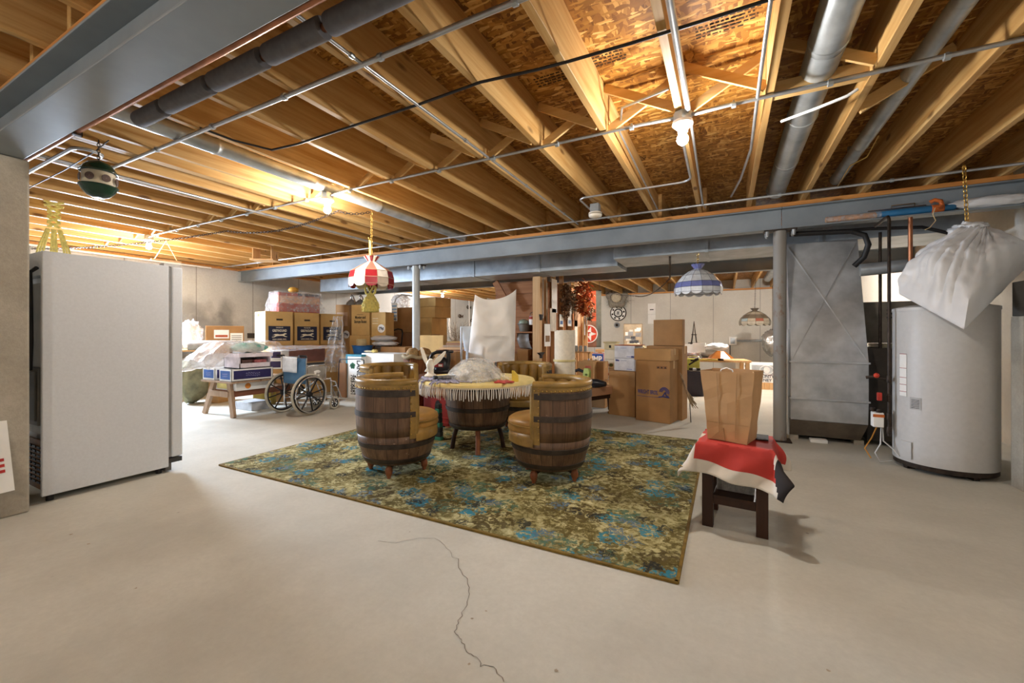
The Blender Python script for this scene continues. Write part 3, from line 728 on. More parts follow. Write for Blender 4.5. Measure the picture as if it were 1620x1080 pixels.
obj('grey_wire', MB().tube([(.03,0,-.1),(.03,-.02,-.22),(.09,-.05,-.28),(.12,-.08,-.33)], .006, 6), plain('#c9c7c2', .5), v, smooth=60)
tag(obj('dark_ledge', MB().box(1.93,2.55,4.38,4.53,1.283,1.54), plain('#55514c', .7), bevel=.004), 'dark grey box on top of the pier beside the water heater', 'box')
conduit('thin dark rod leaning on the pier at the right edge', [(1.87,4.22,.0),(1.96,4.36,.62)], .005, 'iron', 'rod', 'rod', 6)

# ------------------------------------------------------------------ things stored on the beam
bz = 2.284
o = thing('folded_umbrella', 'blue rolled umbrella lying on the right end of the main beam', 'umbrella', (1.60, 5.262, bz+.036))
R = Matrix.Rotation(PI/2,4,'Y')
obj('canopy', MB().lathe([(.012,-.32),(.026,-.30),(.034,-.1),(.035,.1),(.030,.27),(.012,.29)], 14, M=R, cap=True), plain('#2f6f9c', .5), o, smooth=60)
obj('strap', MB().lathe([(.033,.11),(.038,.12),(.038,.19),(.033,.20)], 14, M=R), plain('#c9682e', .6), o)
obj('shaft', MB().tube([(-.32,0,0),(-.40,0,0)], .007), M['chrome'], o)
o = thing('brown_roll', 'brown paper roll in clear wrap on the main beam left of the umbrella', 'roll', (1.13, 5.262, bz+.034))
obj('roll', MB().lathe([(.010,-.22),(.030,-.215),(.032,-.1),(.029,.05),(.033,.17),(.02,.2)], 14, M=R, cap=True), plain('#b07a4a', .5, 0, .25, 20), o, smooth=60)
obj('wrap', MB().lathe([(.034,-.22),(.036,-.1),(.033,.05),(.038,.18),(.036,.22)], 14, M=R), M['film'], o, smooth=60)
o = thing('orange_hook', 'orange plastic handle hanging by the chain on the beam', 'handle', (1.74, 5.21, bz+.03))
obj('grip', MB().tube([(-.05,0,.06),(-.02,-.01,.075),(.02,-.01,.06),(.03,-.01,.02),(.0,-.01,.0)], .018, 10), plain('#c9682e', .5), o, smooth=60)
obj('cord', MB().tube([(-.02,-.02,.0),(-.04,-.03,-.06),(-.02,-.03,-.12),(-.06,-.03,-.18),(-.10,-.05,-.20)], .004, 6), plain('#d3b98a', .7), o, smooth=60)
o = tag(obj('wire_rack', MB().tube([(1.43,5.262,bz+.085),(1.43,5.262,bz+.11),(1.60,5.262,bz+.11),(1.60,5.262,bz+.085)], .006, 6).tube([(1.25,5.262,bz+.078),(1.68,5.262,bz+.082)], .005, 6), M['chrome'], smooth=60), 'thin chrome wire handle lying on top of the umbrella', 'handle')
def blob(fn_r, c, s, n=28, m=16, seed=0, amp=.25, fr=3.0, flat=None):
    mb = MB(); c = Vector(c)
    def f(u, v):
        a = 2*PI*u; b = PI*v; d = Vector((math.sin(b)*math.cos(a), math.sin(b)*math.sin(a), -math.cos(b)))
        q = 1 + amp*noise.noise(d*fr + Vector((seed,seed*.7,-seed))) + amp*.6*abs(noise.noise(d*fr*2.3 + Vector((seed,3,1))))
        p = Vector((d.x*s[0], d.y*s[1], d.z*s[2]))*q
        if flat is not None and p.z < flat: p.z = flat
        return c + p
    mb.grid(f, n, m, closed=True); return mb
tag(obj('plastic_bag', blob(None, (2.12,5.265,bz+.052), (.28,.05,.05), seed=3, flat=-.05), M['whitebag'], smooth=60), 'crumpled white plastic bag lying on the beam at the right edge', 'bag')

# ------------------------------------------------------------------ big white bag hanging from a chain
hk = atz(1525, 262, 2.54); th = depth(hk)
T = at(1530, 362, th)
o = thing('hanging_bag', 'big white plastic bag hanging on a brass chain over the water heater', 'bag', (T.x, T.y, T.z))
cs = [at(1423,465,th+.05), at(1525,521,th-.46), at(1640,405,th+.05), at(1540,440,th+.45)]
cs = [c - T for c in cs]; cs[3].z = -.55
def bagf(u, v):
    k = u*4; i = int(k) % 4; f = k-int(k)
    E_ = cs[i].lerp(cs[(i+1)%4], f)
    a = 2*PI*u; top = Vector((math.cos(a-2.2)*.11, math.sin(a-2.2)*.09, -.01))
    vv = v**.8; p = top.lerp(E_, vv)
    d = Vector((E_.x, E_.y, 0)); d = d.normalized() if d.length > 1e-4 else d
    p += d*math.sin(PI*min(1,v*1.02))*.10 + Vector((0,0,.10*math.sin(PI*v)*(.4+.6*abs(math.sin(2*PI*u*2)))))
    n1 = noise.noise(p*5+Vector((2,7,1))); n2 = abs(noise.noise(Vector((math.cos(a)*3.2+4, math.sin(a)*3.2, v*1.6+3.1))))*1.3 + abs(noise.noise(p*13+Vector((5,1,8))))*.45
    return p + d*(n1*.035+n2*.05)*min(1, 3*(1.06-v)) + Vector((0,0,n2*.03*(1-v)))
b_ = MB().grid(bagf, 112, 44, closed=True)
obj('bag', b_, plain('#dcdcdd', .4, 0, .02, 5), o, smooth=60, solid=.002)
obj('gathered_top', blob(None, (0,0,.0), (.10,.09,.045), seed=8, amp=.6, fr=3), plain('#dcdcdd', .4, 0, .02, 5), o, smooth=70)
hl = hk - T
o2 = tag(obj('chain', chain_mesh([hl+T-Vector((0,0,.0)), T+Vector((0,0,.03))], .05, .0035, .013), M['brass'], smooth=60), 'brass chain holding the big white bag', 'chain')
obj('hook', MB().tube([hk+Vector((0,0,-.0)), hk+Vector((0,0,-.03)), hk+Vector((.015,0,-.045)), hk+Vector((.0,0,-.06)), hk+Vector((-.012,0,-.05))], .004, 6), M['brass'], o2, smooth=60)

# ------------------------------------------------------------------ tiffany style pendants
def pendant(label, c, R_, H, sides, cols, crown, lead='#5a544a', z0f=0, chain=None, chlabel=None, style='flat', chm='brass'):
    """c = centre of rim bottom; profile from crown to rim; cols(i, band)->mat"""
    o = thing('pendant_lamp', label, 'lamp', c)
    if style == 'flat': prof = [(.17,.92),(.16,.91),(.92,.52),(1.0,.26),(1.0,.02)]   # r, z fractions
    else: prof = [(.14,.90),(.40,.80),(.68,.62),(.93,.36),(1.0,.16),(1.0,-.02)]
    n = sides
    for b in range(1 if style == 'flat' else 0, len(prof)-1):
        (r0, z0), (r1, z1) = prof[b], prof[b+1]
        for i in range(n):
            mb = MB(); a0, a1 = 2*PI*i/n, 2*PI*(i+1)/n
            p = [Vector((r_*R_*math.cos(a), r_*R_*math.sin(a), z_*H)) for r_, z_, a in ((r0,z0,a0),(r0,z0,a1),(r1,z1,a1),(r1,z1,a0))]
            mb.poly(p)
            if b == len(prof)-2:   # scalloped hem
                mb.poly([p[3]] + [p[3].lerp(p[2], k/6) + Vector((0,0,-.08*R_*math.sin(PI*k/6)-.01)) for k in range(1,6)] + [p[2]])
            obj('glass_panel', mb, cols(i, b), o, solid=.004)
    L = MB()
    for (r_, z_) in prof[1:]: L.tube([Vector((r_*R_*math.cos(2*PI*i/n), r_*R_*math.sin(2*PI*i/n), z_*H)) for i in range(n)], .0035, 5, closed=True)
    for i in range(n):
        a = 2*PI*i/n; L.tube([Vector((r_*R_*math.cos(a), r_*R_*math.sin(a), z_*H)) for r_, z_ in prof], .003, 5)
    obj('leading', L, plain(lead, .4, .6), o)
    k = MB(); cr = prof[0][0]*R_
    for i in range(n):
        a0, a1 = 2*PI*i/n, 2*PI*(i+1)/n
        z_ = prof[0][1]*H
        k.poly([Vector((cr*.8*math.cos(a0),cr*.8*math.sin(a0),z_-.01)), Vector((cr*.8*math.cos(a1),cr*.8*math.sin(a1),z_-.01)), Vector((cr*2.0*math.cos(a1),cr*2.0*math.sin(a1),z_+.10*H+.03)), Vector((cr*2.0*math.cos((a0+a1)/2),cr*2.0*math.sin((a0+a1)/2),z_+.10*H+.02)), Vector((cr*2.0*math.cos(a0),cr*2.0*math.sin(a0),z_+.10*H+.03))], i % 2)
    obj('crown', k, crown, o, solid=.003)
    obj('socket_cap', MB().lathe([(.02,.72*H),(.03,.80*H),(.02,.95*H),(.006,1.04*H)], 14, cap=True), M['brass'], o, smooth=50)
    if chain:
        tag(obj('chain', chain_mesh(chain, .042, .003, .011), M[chm], smooth=60), chlabel, 'chain')
    return o
def glass(col): return plain(col, .22, 0, .08, 14, 0, .5)
gr_, gw_, gt_ = glass('#8e1a24'), glass('#efe6da'), glass('#d8c4a0')
tR = 4.70; C_ = at(588, 452, tR); top = C_.z
h2 = Vector((C_.x, C_.y, 2.54))
def redcols(i, b):
    if b == 3: return gr_ if i % 2 == 0 else gw_
    if b == 1: return plain('#9b6250', .3) if i % 2 == 0 else gw_
    return gr_ if i % 2 == 0 else gw_
pendant('red and white stained glass pendant lamp hanging below the main beam', C_, .25, .30, 12, redcols, [gr_, gw_], '#b5a88e', style='flat',
        chain=[h2, (C_.x,C_.y,C_.z+.32)], chlabel='brass chain dropping to the red and white lamp')
b2v = Vector((b2[0]-.05, b2[1]+.1, 2.49))
tag(obj('chain', chain_mesh(catenary(h2, b2v+Vector((-.1,.15,-.04)), .03, 6) + catenary(b2v+Vector((-.1,.15,-.04)), (-5.6,3.0,2.45), .10, 10)[1:] + catenary((-5.6,3.0,2.45), (-9.2,2.2,2.42), .06, 12)[1:], .045, .0032, .012), M['iron'], smooth=60), 'long dark swag chain along the joists past the left bulb', 'chain')
gb_, gw2, gl_ = glass('#7f86bf'), glass('#e8ebee'), glass('#b1aa86')
C2 = aty(1104, 462, 6.05)
def bluecols(i, b):
    return gb_ if b == 3 else gw2
pendant('white stained glass pendant lamp with a blue band behind the main beam', C2, .297, .345, 14, bluecols, [gb_, gb_], '#3e4147', style='dome',
        chain=[(C2.x,C2.y,2.22),(C2.x,C2.y,C2.z+.36)], chlabel='brass chain holding the blue banded lamp')
pc = at(960, 462, 10.5); pc2 = at(1005, 468, 9.6); pc3 = at(1060, 440, 7.5)
tag(obj('chain', chain_mesh(catenary((C2.x-.35,C2.y,2.22), pc3, .03, 6) + catenary(pc3, pc2, .12, 8)[1:] + catenary(pc2, pc, .02, 6)[1:], .06, .004, .014), M['iron'], smooth=60), 'dark swag chain sagging between the blue banded lamp and the far ceiling', 'chain')
C3 = at(1194, 512, 10.3)
gq = [glass('#6d6456'), glass('#8c8474'), glass('#5c5347'), glass('#7e4a3c'), glass('#7f8f94')]
def brcols(i, b):
    if b == 3: return gq[(i*7) % 5] if i % 2 else gq[1]
    return gq[(i*3+b) % 3]
pendant('dull brown patchwork stained glass pendant far back on the right', C3, .345, .36, 12, brcols, [gq[2], gq[2]], '#3a342c', style='dome',
        chain=[(C3.x+.02,C3.y,2.53),(C3.x,C3.y,C3.z+.37)], chlabel='chain of the brown patchwork pendant', chm='iron')

# yellow macrame hanging behind the red lamp
yl = plain('#e3d27a', .9, 0, .12, 40, .3)
tY = 4.76; cY = at(586, 470, tY)
o = thing('macrame_hanger', 'pale yellow yarn hanger with fluffy ball behind the red lamp', 'wall hanging', (cY.x, cY.y, 0))
zt, zb_ = zat(379, tY), zat(455, tY)
obj('strap', MB().box(-.020,.014,-.003,.003,zt-.26,zt).box(-.006,.006,-.003,.003,zb_,zt-.26), yl, o)
obj('tie', MB().tube([(0,0,zt-.01),(.02,-.05,zt+.01)], .006, 6), yl, o)
za, zb2 = zat(452, tY), zat(466, tY)
for sx in (-1, 1):
    obj('loop', MB().tube([(0,0,zb2-.03),(sx*.07,0,zb2+.02),(sx*.085,0,za-.02),(sx*.06,0,za+.01),(-sx*.02,0,zb2)], .012, 8), yl, o, smooth=60)
fl_ = MB(); zc1, zc2 = zat(464, tY), zat(494, tY)
def fluff(u, v):
    a = 2*PI*u; z = zc1 + (zc2-zc1)*v; r_ = .02 + .075*math.sin(min(1,v*1.1)*PI*.62)
    if v > .97: r_ *= .6
    p = Vector((r_*math.cos(a), r_*math.sin(a), z)); q = noise.noise(p*40+Vector((3,1,2)))
    return p + Vector((math.cos(a), math.sin(a), 0))*q*.022
fl_.grid(fluff, 48, 24, closed=True); obj('fluffy_ball', fl_, yl, o, smooth=30)

# ------------------------------------------------------------------ green bird feeder
hkf = atz(156, 222, 2.54); tF = depth(hkf); cF = at(155, 285, tF)
o = thing('bird_feeder', 'dark green and clear globe bird feeder hanging near the column', 'bird feeder', (hkf.x, hkf.y, cF.z))
gmat = plain('#1d3a2b', .25, 0, .1, 5)
rr = .098
obj('dome_lid', MB().lathe([(.002,.135),(.03,.131),(.062,.115),(.085,.088),(.098,.06),(.104,.056),(.104,.050)], 32), gmat, o, smooth=50, solid=.003)
obj('clear_band', MB().lathe([(rr,-.046),(rr,.052)], 32), M['film3'], o, smooth=50)
obj('seed_tube', MB().lathe([(.088,-.044),(.088,.05)], 20, cap=True), plain('#d9c9a6', .5), o, smooth=50)
obj('bowl', MB().lathe([(.106,-.044),(.106,-.050),(.098,-.056),(.085,-.085),(.06,-.112),(.03,-.125),(.002,-.128)], 32), gmat, o, smooth=50, solid=.003)
for a in (-95, -45, 5, 55, 105, 155, 205): obj('feeding_port', MB().lathe([(.002,.004),(.026,.004),(.026,0)], 16, M=Matrix.Rotation(rad(a),4,'Z') @ Matrix.Translation((rr,0,0)) @ Matrix.Rotation(PI/2,4,'Y')), plain('#5d4a44', .5), o)
obj('chain', chain_mesh([(0,0,2.54-cF.z),(0,0,.13)], .03, .0025, .008), M['iron'], o)

# macrame plant hanger behind freezer
hkm = atz(93, 316, 2.54); hkm.x = snapx(hkm.x)
o = thing('macrame_hanger', 'pale yellow macrame plant hanger behind the white freezer', 'plant hanger', (hkm.x, hkm.y, 2.54), rad(75))
k = MB()
for j in range(5):
    z = -.0 - j*.055; w_ = .07 if j < 1 else .045
    k.tube([(-w_,0,z),(0,.015,z-.025),(w_,0,z-.05)], .014, 6); k.tube([(w_,0,z),(0,-.015,z-.025),(-w_,0,z-.05)], .014, 6)
obj('knotted_band', k, yl, o, smooth=60)
for sx in (-1.0, 0.0, 1.0):
    m_ = MB()
    for q in (-.02, .0, .02): m_.tube([(sx*.04+q*.5,0,-.29),(sx*.09+q,0,-.5),(sx*.15+q,.02,-.9)], .010, 6)
    obj('cord', m_, yl, o, smooth=60)
# small hanging wood plate behind freezer
ch = at(268, 392, 6.0)
o = thing('hanging_shelf', 'small wooden shelf on strings above the freezer top', 'shelf', (snapx(ch.x), ch.y, zat(412, 6.0)), rad(75))
zt = 2.545 - o.location.z
for sx in (-1, 1): obj('string', MB().tube([(sx*.13,0,.01),(0,0,zt-.04),(0,0,zt)], .004, 5), plain('#cbb88a', .8), o)
obj('board', MB().box(-.17,.17,-.06,.06,-.012,.012), M['pine2'], o)
# birdhouse under the joists
cb = atz(420, 404, 2.30); cb = at(420, 414, 7.0)
o = thing('bird_house', 'small open pine bird feeder house hanging under the joists', 'bird house', (cb.x, cb.y, zat(413,7.0)), rad(30))
hh = zat(387,7.0)-zat(413,7.0)
obj('floor_board', MB().box(-.19,.19,-.13,.13,0,.02), M['pine2'], o)
for sx in (-1,1): obj('end_wall', MB().prism([(-.11,.02),(.11,.02),(.11,hh-.05),(0,hh),(-.11,hh-.05)], -.008,.008, Matrix.Translation((sx*.15,0,0)) @ Matrix.Rotation(PI/2,4,'Z') @ Matrix.Rotation(PI/2,4,'X')), M['pine2'], o)
for sy in (-1,1): obj('roof_board', MB().bar((-.21,sy*.07,hh-.015),(.21,sy*.07,hh-.015),.16,.014,up=(0,sy*.35,1)), M['pine2'], o)
obj('hanger_wire', MB().tube([(0,0,hh),(0,0,2.54-o.location.z)], .004, 5), M['iron'], o)

# ------------------------------------------------------------------ barrel chairs and table
def brad(z):
    pts = [(.11,.262),(.22,.298),(.36,.325),(.5,.332),(.66,.328),(.79,.318)]
    for (a, ra), (b, rb) in zip(pts[:-1], pts[1:]):
        if z <= b: return ra + (rb-ra)*(z-a)/(b-a)
    return pts[-1][1]
HO = rad(72); ZC = .34; ZT = .750
def legset(o, rz0, rb, z0, m1, m2, n=4):
    for k in range(n):
        a = rz0 + k*2*PI/n; d = Vector((math.cos(a), math.sin(a), 0))
        lg = obj('leg', MB().bar(d*.04+Vector((0,0,z0)), d*rb+Vector((0,0,.075)), .035, .03), m1, o, bevel=.003)
        p0 = d*rb; Mt = Matrix.Translation(p0)
        obj('turned_foot', MB().lathe([(.010,.0),(.016,.004),(.014,.012),(.026,.035),(.030,.06),(.024,.085),(.014,.095),(.017,.105)], 14, M=Mt, cap=True), m2, lg, smooth=50)
def barrel_chair(label, x, y, rz, grp, legrot=.3):
    o = thing('barrel_chair', label, 'chair', (x, y, .014), rz, grp)
    zs = [.11,.16,.22,.28,ZC]
    lower = MB().lathe([(brad(z), z) for z in zs], 66); 
    lower.lathe([(brad(z), z) for z in (ZC,.42,.5,.58,.66,.72,ZT)], 52, HO, 2*PI-HO)
    obj('barrel', lower, M['barrel'], o, smooth=40, solid=.022, off=-1)
    obj('barrel_bottom', MB().lathe([(.001,.125),(.255,.125)], 32), M['darkwood'], o)
    for (za, zb, full) in ((.125,.16,1),(.245,.285,1),(.49,.535,0),(.652,.70,0)):
        m_ = MB(); pr = [(brad(za)+.001,za),(brad(za)+.005,za+.002),(brad(zb)+.005,zb-.002),(brad(zb)+.001,zb)]
        m_.lathe(pr, 52, 0 if full else HO, 2*PI if full else 2*PI-HO); obj('hoop', m_, M['hoop'], o, smooth=50)
    # tufted inside back
    def inn(u, v):
        a = HO + (2*PI-2*HO)*u; z = ZC+.02 + (ZT+.01-ZC)*v
        q = abs(math.sin(u*9*PI)); R_ = brad(min(z,.79)) - .03 - .05*q**.6*math.sin(PI*min(1,v*.95+.04))
        return Vector((R_*math.cos(a), R_*math.sin(a), z))
    obj('backrest', MB().grid(inn, 108, 12), M['leatherin'], o, smooth=60)
    path = [Vector((( brad(.79)-.012)*math.cos(a), (brad(.79)-.012)*math.sin(a), ZT+.008)) for a in [HO + (2*PI-2*HO)*k/48 for k in range(49)]]
    obj('top_roll', MB().tube(path, .030, 12), M['leatherrim'], o, smooth=60)
    band = MB().lathe([(brad(.76)+.006,ZT-.042),(brad(.79)+.010,ZT-.03),(brad(.79)+.012,ZT),(brad(.79)+.004,ZT+.02)], 52, HO, 2*PI-HO)
    obj('leather_band', band, M['leatherrim'], o, smooth=60)
    nl = MB()
    for k in range(40):
        a = HO + (2*PI-2*HO)*(k+.5)/40; nl.ball(((brad(.76)+.008)*math.cos(a), (brad(.76)+.008)*math.sin(a), ZT-.033), .006, 6, 4)
    for s_ in (-1, 1):
        a = s_*HO; e_ = MB()
        inp = [Vector(((brad(z)-.018)*math.cos(a), (brad(z)-.018)*math.sin(a), z)) for z in (ZC-.015,.42,.5,.58,.66,.72,ZT)]
        e_.tube(inp, .027, 10)
        # outer strip
        aa = a - s_*0 ; 
        b0, b1 = sorted((a, a + s_*.17))
        e_.lathe([(brad(z)+.004, z) for z in (ZC-.02,.42,.5,.58,.66,.72,ZT)], 4, b0, b1)
        obj('arm_trim', e_, M['leatherrim'], o, smooth=60)
        for k in range(9): 
            z = ZC+.02+k*(ZT-ZC-.03)/8; nl.ball(((brad(z)+.006)*math.cos(a+s_*.15),(brad(z)+.006)*math.sin(a+s_*.15),z), .006, 6, 4)
    for s_ in range(11):
        a = -HO+.1 + s_*(2*HO-.2)/10; nl.ball(((brad(ZC-.03)+.009)*math.cos(a),(brad(ZC-.03)+.009)*math.sin(a),ZC-.032), .006, 6, 4)
    obj('nail_heads', nl, M['brass'], o, smooth=60)['kind'] = 'stuff'
    obj('front_trim', MB().lathe([(brad(ZC-.04)+.002,ZC-.045),(brad(ZC)+.010,ZC-.04),(brad(ZC)+.012,ZC+.005),(brad(ZC)+.002,ZC+.04),(brad(ZC)-.03,ZC+.05)], 24, -HO-.02, HO+.02), M['leatherrim'], o, smooth=60)
    Mt = Matrix.Translation((.042,0,0))
    def seatr(r_, z, a): return r_*(1.0 + .02*math.cos(2*a))
    obj('seat_cushion', MB().lathe([(.001,.36),(.26,.36),(.285,.375),(.293,.40),(.286,.43),(.292,.445),(.286,.465),(.25,.487),(.15,.498),(.001,.50)], 48, M=Mt, rf=seatr), M['leather'], o, smooth=70)
    obj('seat_piping', MB().tube([Mt @ Vector((.294*math.cos(a), .294*math.sin(a), .437)) for a in [k*2*PI/48 for k in range(48)]], .006, 6, closed=True), M['leatherrim'], o, smooth=60)
    obj('swivel_post', MB().lathe([(.04,.075),(.05,.10),(.07,.125)], 16, cap=True), M['iron'], o)
    legset(o, legrot, .225, .105, M['darkwood'], M['redwood'])
    return o
tc = Vector((-2.20, 3.52, 0))
def face_to(x, y, off=0): return math.atan2(tc.y-y, tc.x-x) + rad(off)
barrel_chair('wooden barrel chair left of the table with its back to the camera', -2.45, 2.65, rad(51), 'barrel chairs round the table', rad(-25))
barrel_chair('wooden barrel chair right of the table with pale scuffs on its lower staves', -1.256, 3.10, rad(197), 'barrel chairs round the table', rad(62))
barrel_chair('barrel chair at the far left of the table, tufted inside showing', -3.47, 3.63, face_to(-3.47,3.63, -10), 'barrel chairs round the table')
barrel_chair('barrel chair at the far right of the table, half hidden by the carpet roll', -2.18, 4.56, face_to(-2.18,4.56, 4), 'barrel chairs round the table')

tb = thing('barrel_table', 'round table made from a half barrel between the barrel chairs', 'table', (tc.x, tc.y, .014))
obj('barrel', MB().lathe([(.27,.23),(.295,.32),(.315,.45),(.32,.58),(.31,.665)], 66), M['barrel'], tb, smooth=40, solid=.022, off=-1)
obj('barrel_bottom', MB().lathe([(.001,.235),(.265,.235)], 32), M['darkwood'], tb)
for za, zb, ra, rb in ((.235,.27,.275,.286),(.40,.44,.312,.318),(.60,.64,.324,.32)): obj('hoop', MB().lathe([(ra,za),(ra+.004,za+.002),(rb+.004,zb-.002),(rb,zb)], 52), M['hoop'], tb, smooth=50)
obj('tabletop', MB().lathe([(.001,.665),(.55,.665),(.555,.675),(.555,.688),(.55,.694),(.001,.694)], 64), M['board'], tb, smooth=40)
for k in range(4):
    a = rad(32) + k*PI/2; d = Vector((math.cos(a), math.sin(a), 0))
    obj('leg', MB().tube([d*.20+Vector((0,0,.24)), d*.235+Vector((0,0,.12)), d*.255+Vector((0,0,.0))], [.026,.022,.024], 10), M['redwood'] if k == 3 else M['darkwood'], tb, smooth=50)
tcl = thing('tablecloth', 'yellow round tablecloth with long white fringe on the barrel table', 'tablecloth', (tc.x, tc.y, .0))
obj('cloth', MB().lathe([(.001,.712),(.545,.712),(.558,.708),(.566,.695),(.570,.672)], 72), plain('#e6cf88', .8, 0, .04, 12, .1), tcl, smooth=50)
fm = MB()
for k in range(180):
    a = k*2*PI/180 + random.uniform(-.006,.006); r_ = .571; d = Vector((math.cos(a), math.sin(a), 0)); l_ = random.uniform(.08,.105)
    s_ = Vector((-d.y, d.x, 0))*random.uniform(-.012,.012)
    fm.tube([d*r_+Vector((0,0,.672)), d*(r_+.008)+Vector((0,0,.672-l_*.5))+s_*.4, d*(r_+.002)+Vector((0,0,.672-l_))+s_], [.004,.005,.0035], 5)
f_ = obj('fringe', fm, plain('#f0ebe2', .9, 0, .05), tcl, smooth=60); f_['kind'] = 'stuff'
hem = MB()
hem.lathe([(.5705,.682),(.5735,.68),(.5735,.668),(.5705,.666)], 72); obj('hem', hem, plain('#cdbd9e', .9), tcl)
ZTB = .7125
# eagle figurine
pe = at(681, 600, 4.05); pe.z = ZTB
vec = pe - Vector((tc.x, tc.y, ZTB)); 
if vec.length > .48: pe = Vector((tc.x, tc.y, ZTB)) + vec.normalized()*.46
# grey mop cloth under the eagle
mop = thing('mop_head', 'grey lavender stringy mop cloth spilling over the table edge', 'mop', (-2.30, 3.06, ZTB))
mm = MB(); random.seed(5)
dirv = Vector((pe.x-tc.x, pe.y-tc.y, 0)).normalized()
for k in range(150):
    a = random.uniform(0, 2*PI); L = random.uniform(.06,.17); p = Vector((random.uniform(-.20,.12), random.uniform(-.05,.12), .010)); p.y += .6*max(0, -p.x-.05); P = []
    d = Vector((math.cos(a)*1.2, math.sin(a)*.6, 0)); c0 = Vector((mop.location.x, mop.location.y, 0))
    for j in range(9):
        q = p + d*L*j/8 + Vector((math.sin(j*1.1+k)*.008, math.cos(j*.9+k)*.008, 0)); g = c0+q; rr_ = math.hypot(g.x-tc.x, g.y-tc.y)
        z = .008 + .014*abs(nz(q, 20, k*.1)) 
        if rr_ > .56:
            ov = rr_-.56; u_ = Vector((g.x-tc.x, g.y-tc.y, 0)).normalized(); q = q - u_*ov*.75 + u_*.02; z = .004 - ov*1.3
        q.z = z; P.append(q)
    mm.tube(P, .0075, 5)
obj('strands', mm, plain('#a6a3b8', .9, 0, .18, 25), mop, smooth=60)['kind'] = 'stuff'
iv = plain('#efe6d3', .4, 0, .05, 8)
eg = thing('eagle_figurine', 'ivory eagle figurine with raised wings on the table edge', 'figurine', (pe.x, pe.y, ZTB+.022), rad(20))
obj('pedestal', MB().lathe([(.058,0),(.06,.010),(.05,.02),(.034,.03),(.03,.05),(.036,.058)], 24, cap=True), iv, eg, smooth=50)
obj('body', MB().tube([(0,0,.05),(.0,.0,.08),(-.004,0,.115),(.0,-.004,.14),(.01,-.012,.16),(.022,-.02,.166)], [.026,.036,.04,.03,.022,.008], 14), iv, eg, smooth=70)
obj('beak', MB().tube([(.018,-.018,.166),(.034,-.028,.162),(.038,-.03,.154)], [.009,.006,.001], 8), iv, eg, smooth=60)
for s_ in (-1, 1):
    w1 = MB()
    pts = [(0,.0),(.03,.02),(.07,.075),(.095,.15),(.10,.185),(.085,.19),(.06,.16),(.05,.135),(.035,.11),(.015,.06)] if s_ < 0 else [(0,.0),(.04,.02),(.085,.06),(.125,.12),(.135,.15),(.115,.15),(.085,.12),(.06,.10),(.04,.085),(.015,.055)]
    w1.prism(pts, -.007, .007, Matrix.Translation((s_*.018,0,.095)) @ Matrix.Rotation(rad(20*s_),4,'Z') @ Matrix.Diagonal((s_,1,1,1)) @ Matrix.Rotation(PI/2,4,'X'))
    obj('wing', w1, iv, eg, bevel=.004)
obj('tail', MB().bar((-.01,.01,.09),(-.05,.03,.045),.05,.012), iv, eg, bevel=.004)
# three grey tubes
for k, (px, lb) in enumerate(((700,'dark end grey tube lying on the table, leftmost of three'),(707,'grey tube lying on the table, middle of three'),(714,'grey tube lying on the table, rightmost of three'))):
    q = at(px+1, 605, 3.80); q.z = ZTB+.026+.016
    o = thing('grey_tube', lb, 'tube', q, rad(62))
    obj('barrel', MB().lathe([(.010,-.09),(.016,-.088),(.016,.085),(.012,.09)], 14, M=Matrix.Rotation(PI/2,4,'Y'), cap=True), plain('#8f8f8d', .35, .3), o, smooth=50)
    obj('end_cap', MB().lathe([(.017,-.095),(.017,-.06)], 14, M=Matrix.Rotation(PI/2,4,'Y'), cap=True), M['blackp'] if k == 0 else plain('#6f6f6d', .4), o)
# wrapped glass shade dome
q = at(752, 604, 3.98); dz = thing('wrapped_shade', 'domed lampshade wrapped in crinkled clear plastic on the table', 'lampshade', (q.x, q.y, ZTB))
obj('shade', MB().lathe([(.04,.185),(.10,.165),(.18,.115),(.235,.06),(.245,.02),(.24,.004)], 24), plain('#c9c4b4', .3, 0, .3, 9), dz, smooth=30, solid=.004)
def wrap(u, v):
    a = 2*PI*u; pr = [(.0,.205),(.06,.203),(.13,.175),(.20,.125),(.255,.07),(.285,.025),(.33,.004)]
    k = v*(len(pr)-1); i = min(int(k), len(pr)-2); f = k-i
    r_ = pr[i][0]*(1-f)+pr[i+1][0]*f; z = pr[i][1]*(1-f)+pr[i+1][1]*f
    if v > .85: r_ = min(r_, .30+.03*math.sin(5*a))
    p = Vector((r_*math.cos(a), r_*math.sin(a), z)); n_ = noise.noise(p*16+Vector((4,2,1)))*.016 + abs(noise.noise(p*34))*.012
    p += Vector((math.cos(a)*.6, math.sin(a)*.6, .8))*n_; p.z = max(p.z, .003); return p
obj('plastic_wrap', MB().grid(wrap, 64, 20, closed=True), M['film4'], dz)
# red starfish cloth, yellow wedge
q = at(797, 604, 3.70); q.z = ZTB
st = []
for k in range(10):
    a = k*PI/5+.3; st.append(((.10 if k%2==0 else .045)*math.cos(a), (.10 if k%2==0 else .045)*math.sin(a)))
tag(obj('red_starfish', MB().prism(st, 0, .02, Matrix.Translation(q)), plain('#c2524c', .7, 0, .1, 20), bevel=.008), 'red star shaped pot holder on the yellow tablecloth', 'pot holder')
q = at(825, 606, 3.75); v2 = Vector((q.x-tc.x, q.y-tc.y, 0)); v2 = v2.normalized()*min(v2.length,.5); q = Vector((tc.x, tc.y, ZTB)) + v2
tag(obj('door_wedge', MB().prism([(-.03,0),(.03,0),(.03,.055),(-.012,.10),(-.03,.10)], -.015, .015, Matrix.Translation(q) @ Matrix.Rotation(rad(15),4,'Z') @ Matrix.Rotation(PI/2,4,'X')), plain('#e6c94f', .5), bevel=.003), 'small yellow plastic wedge standing on the tablecloth', 'wedge')

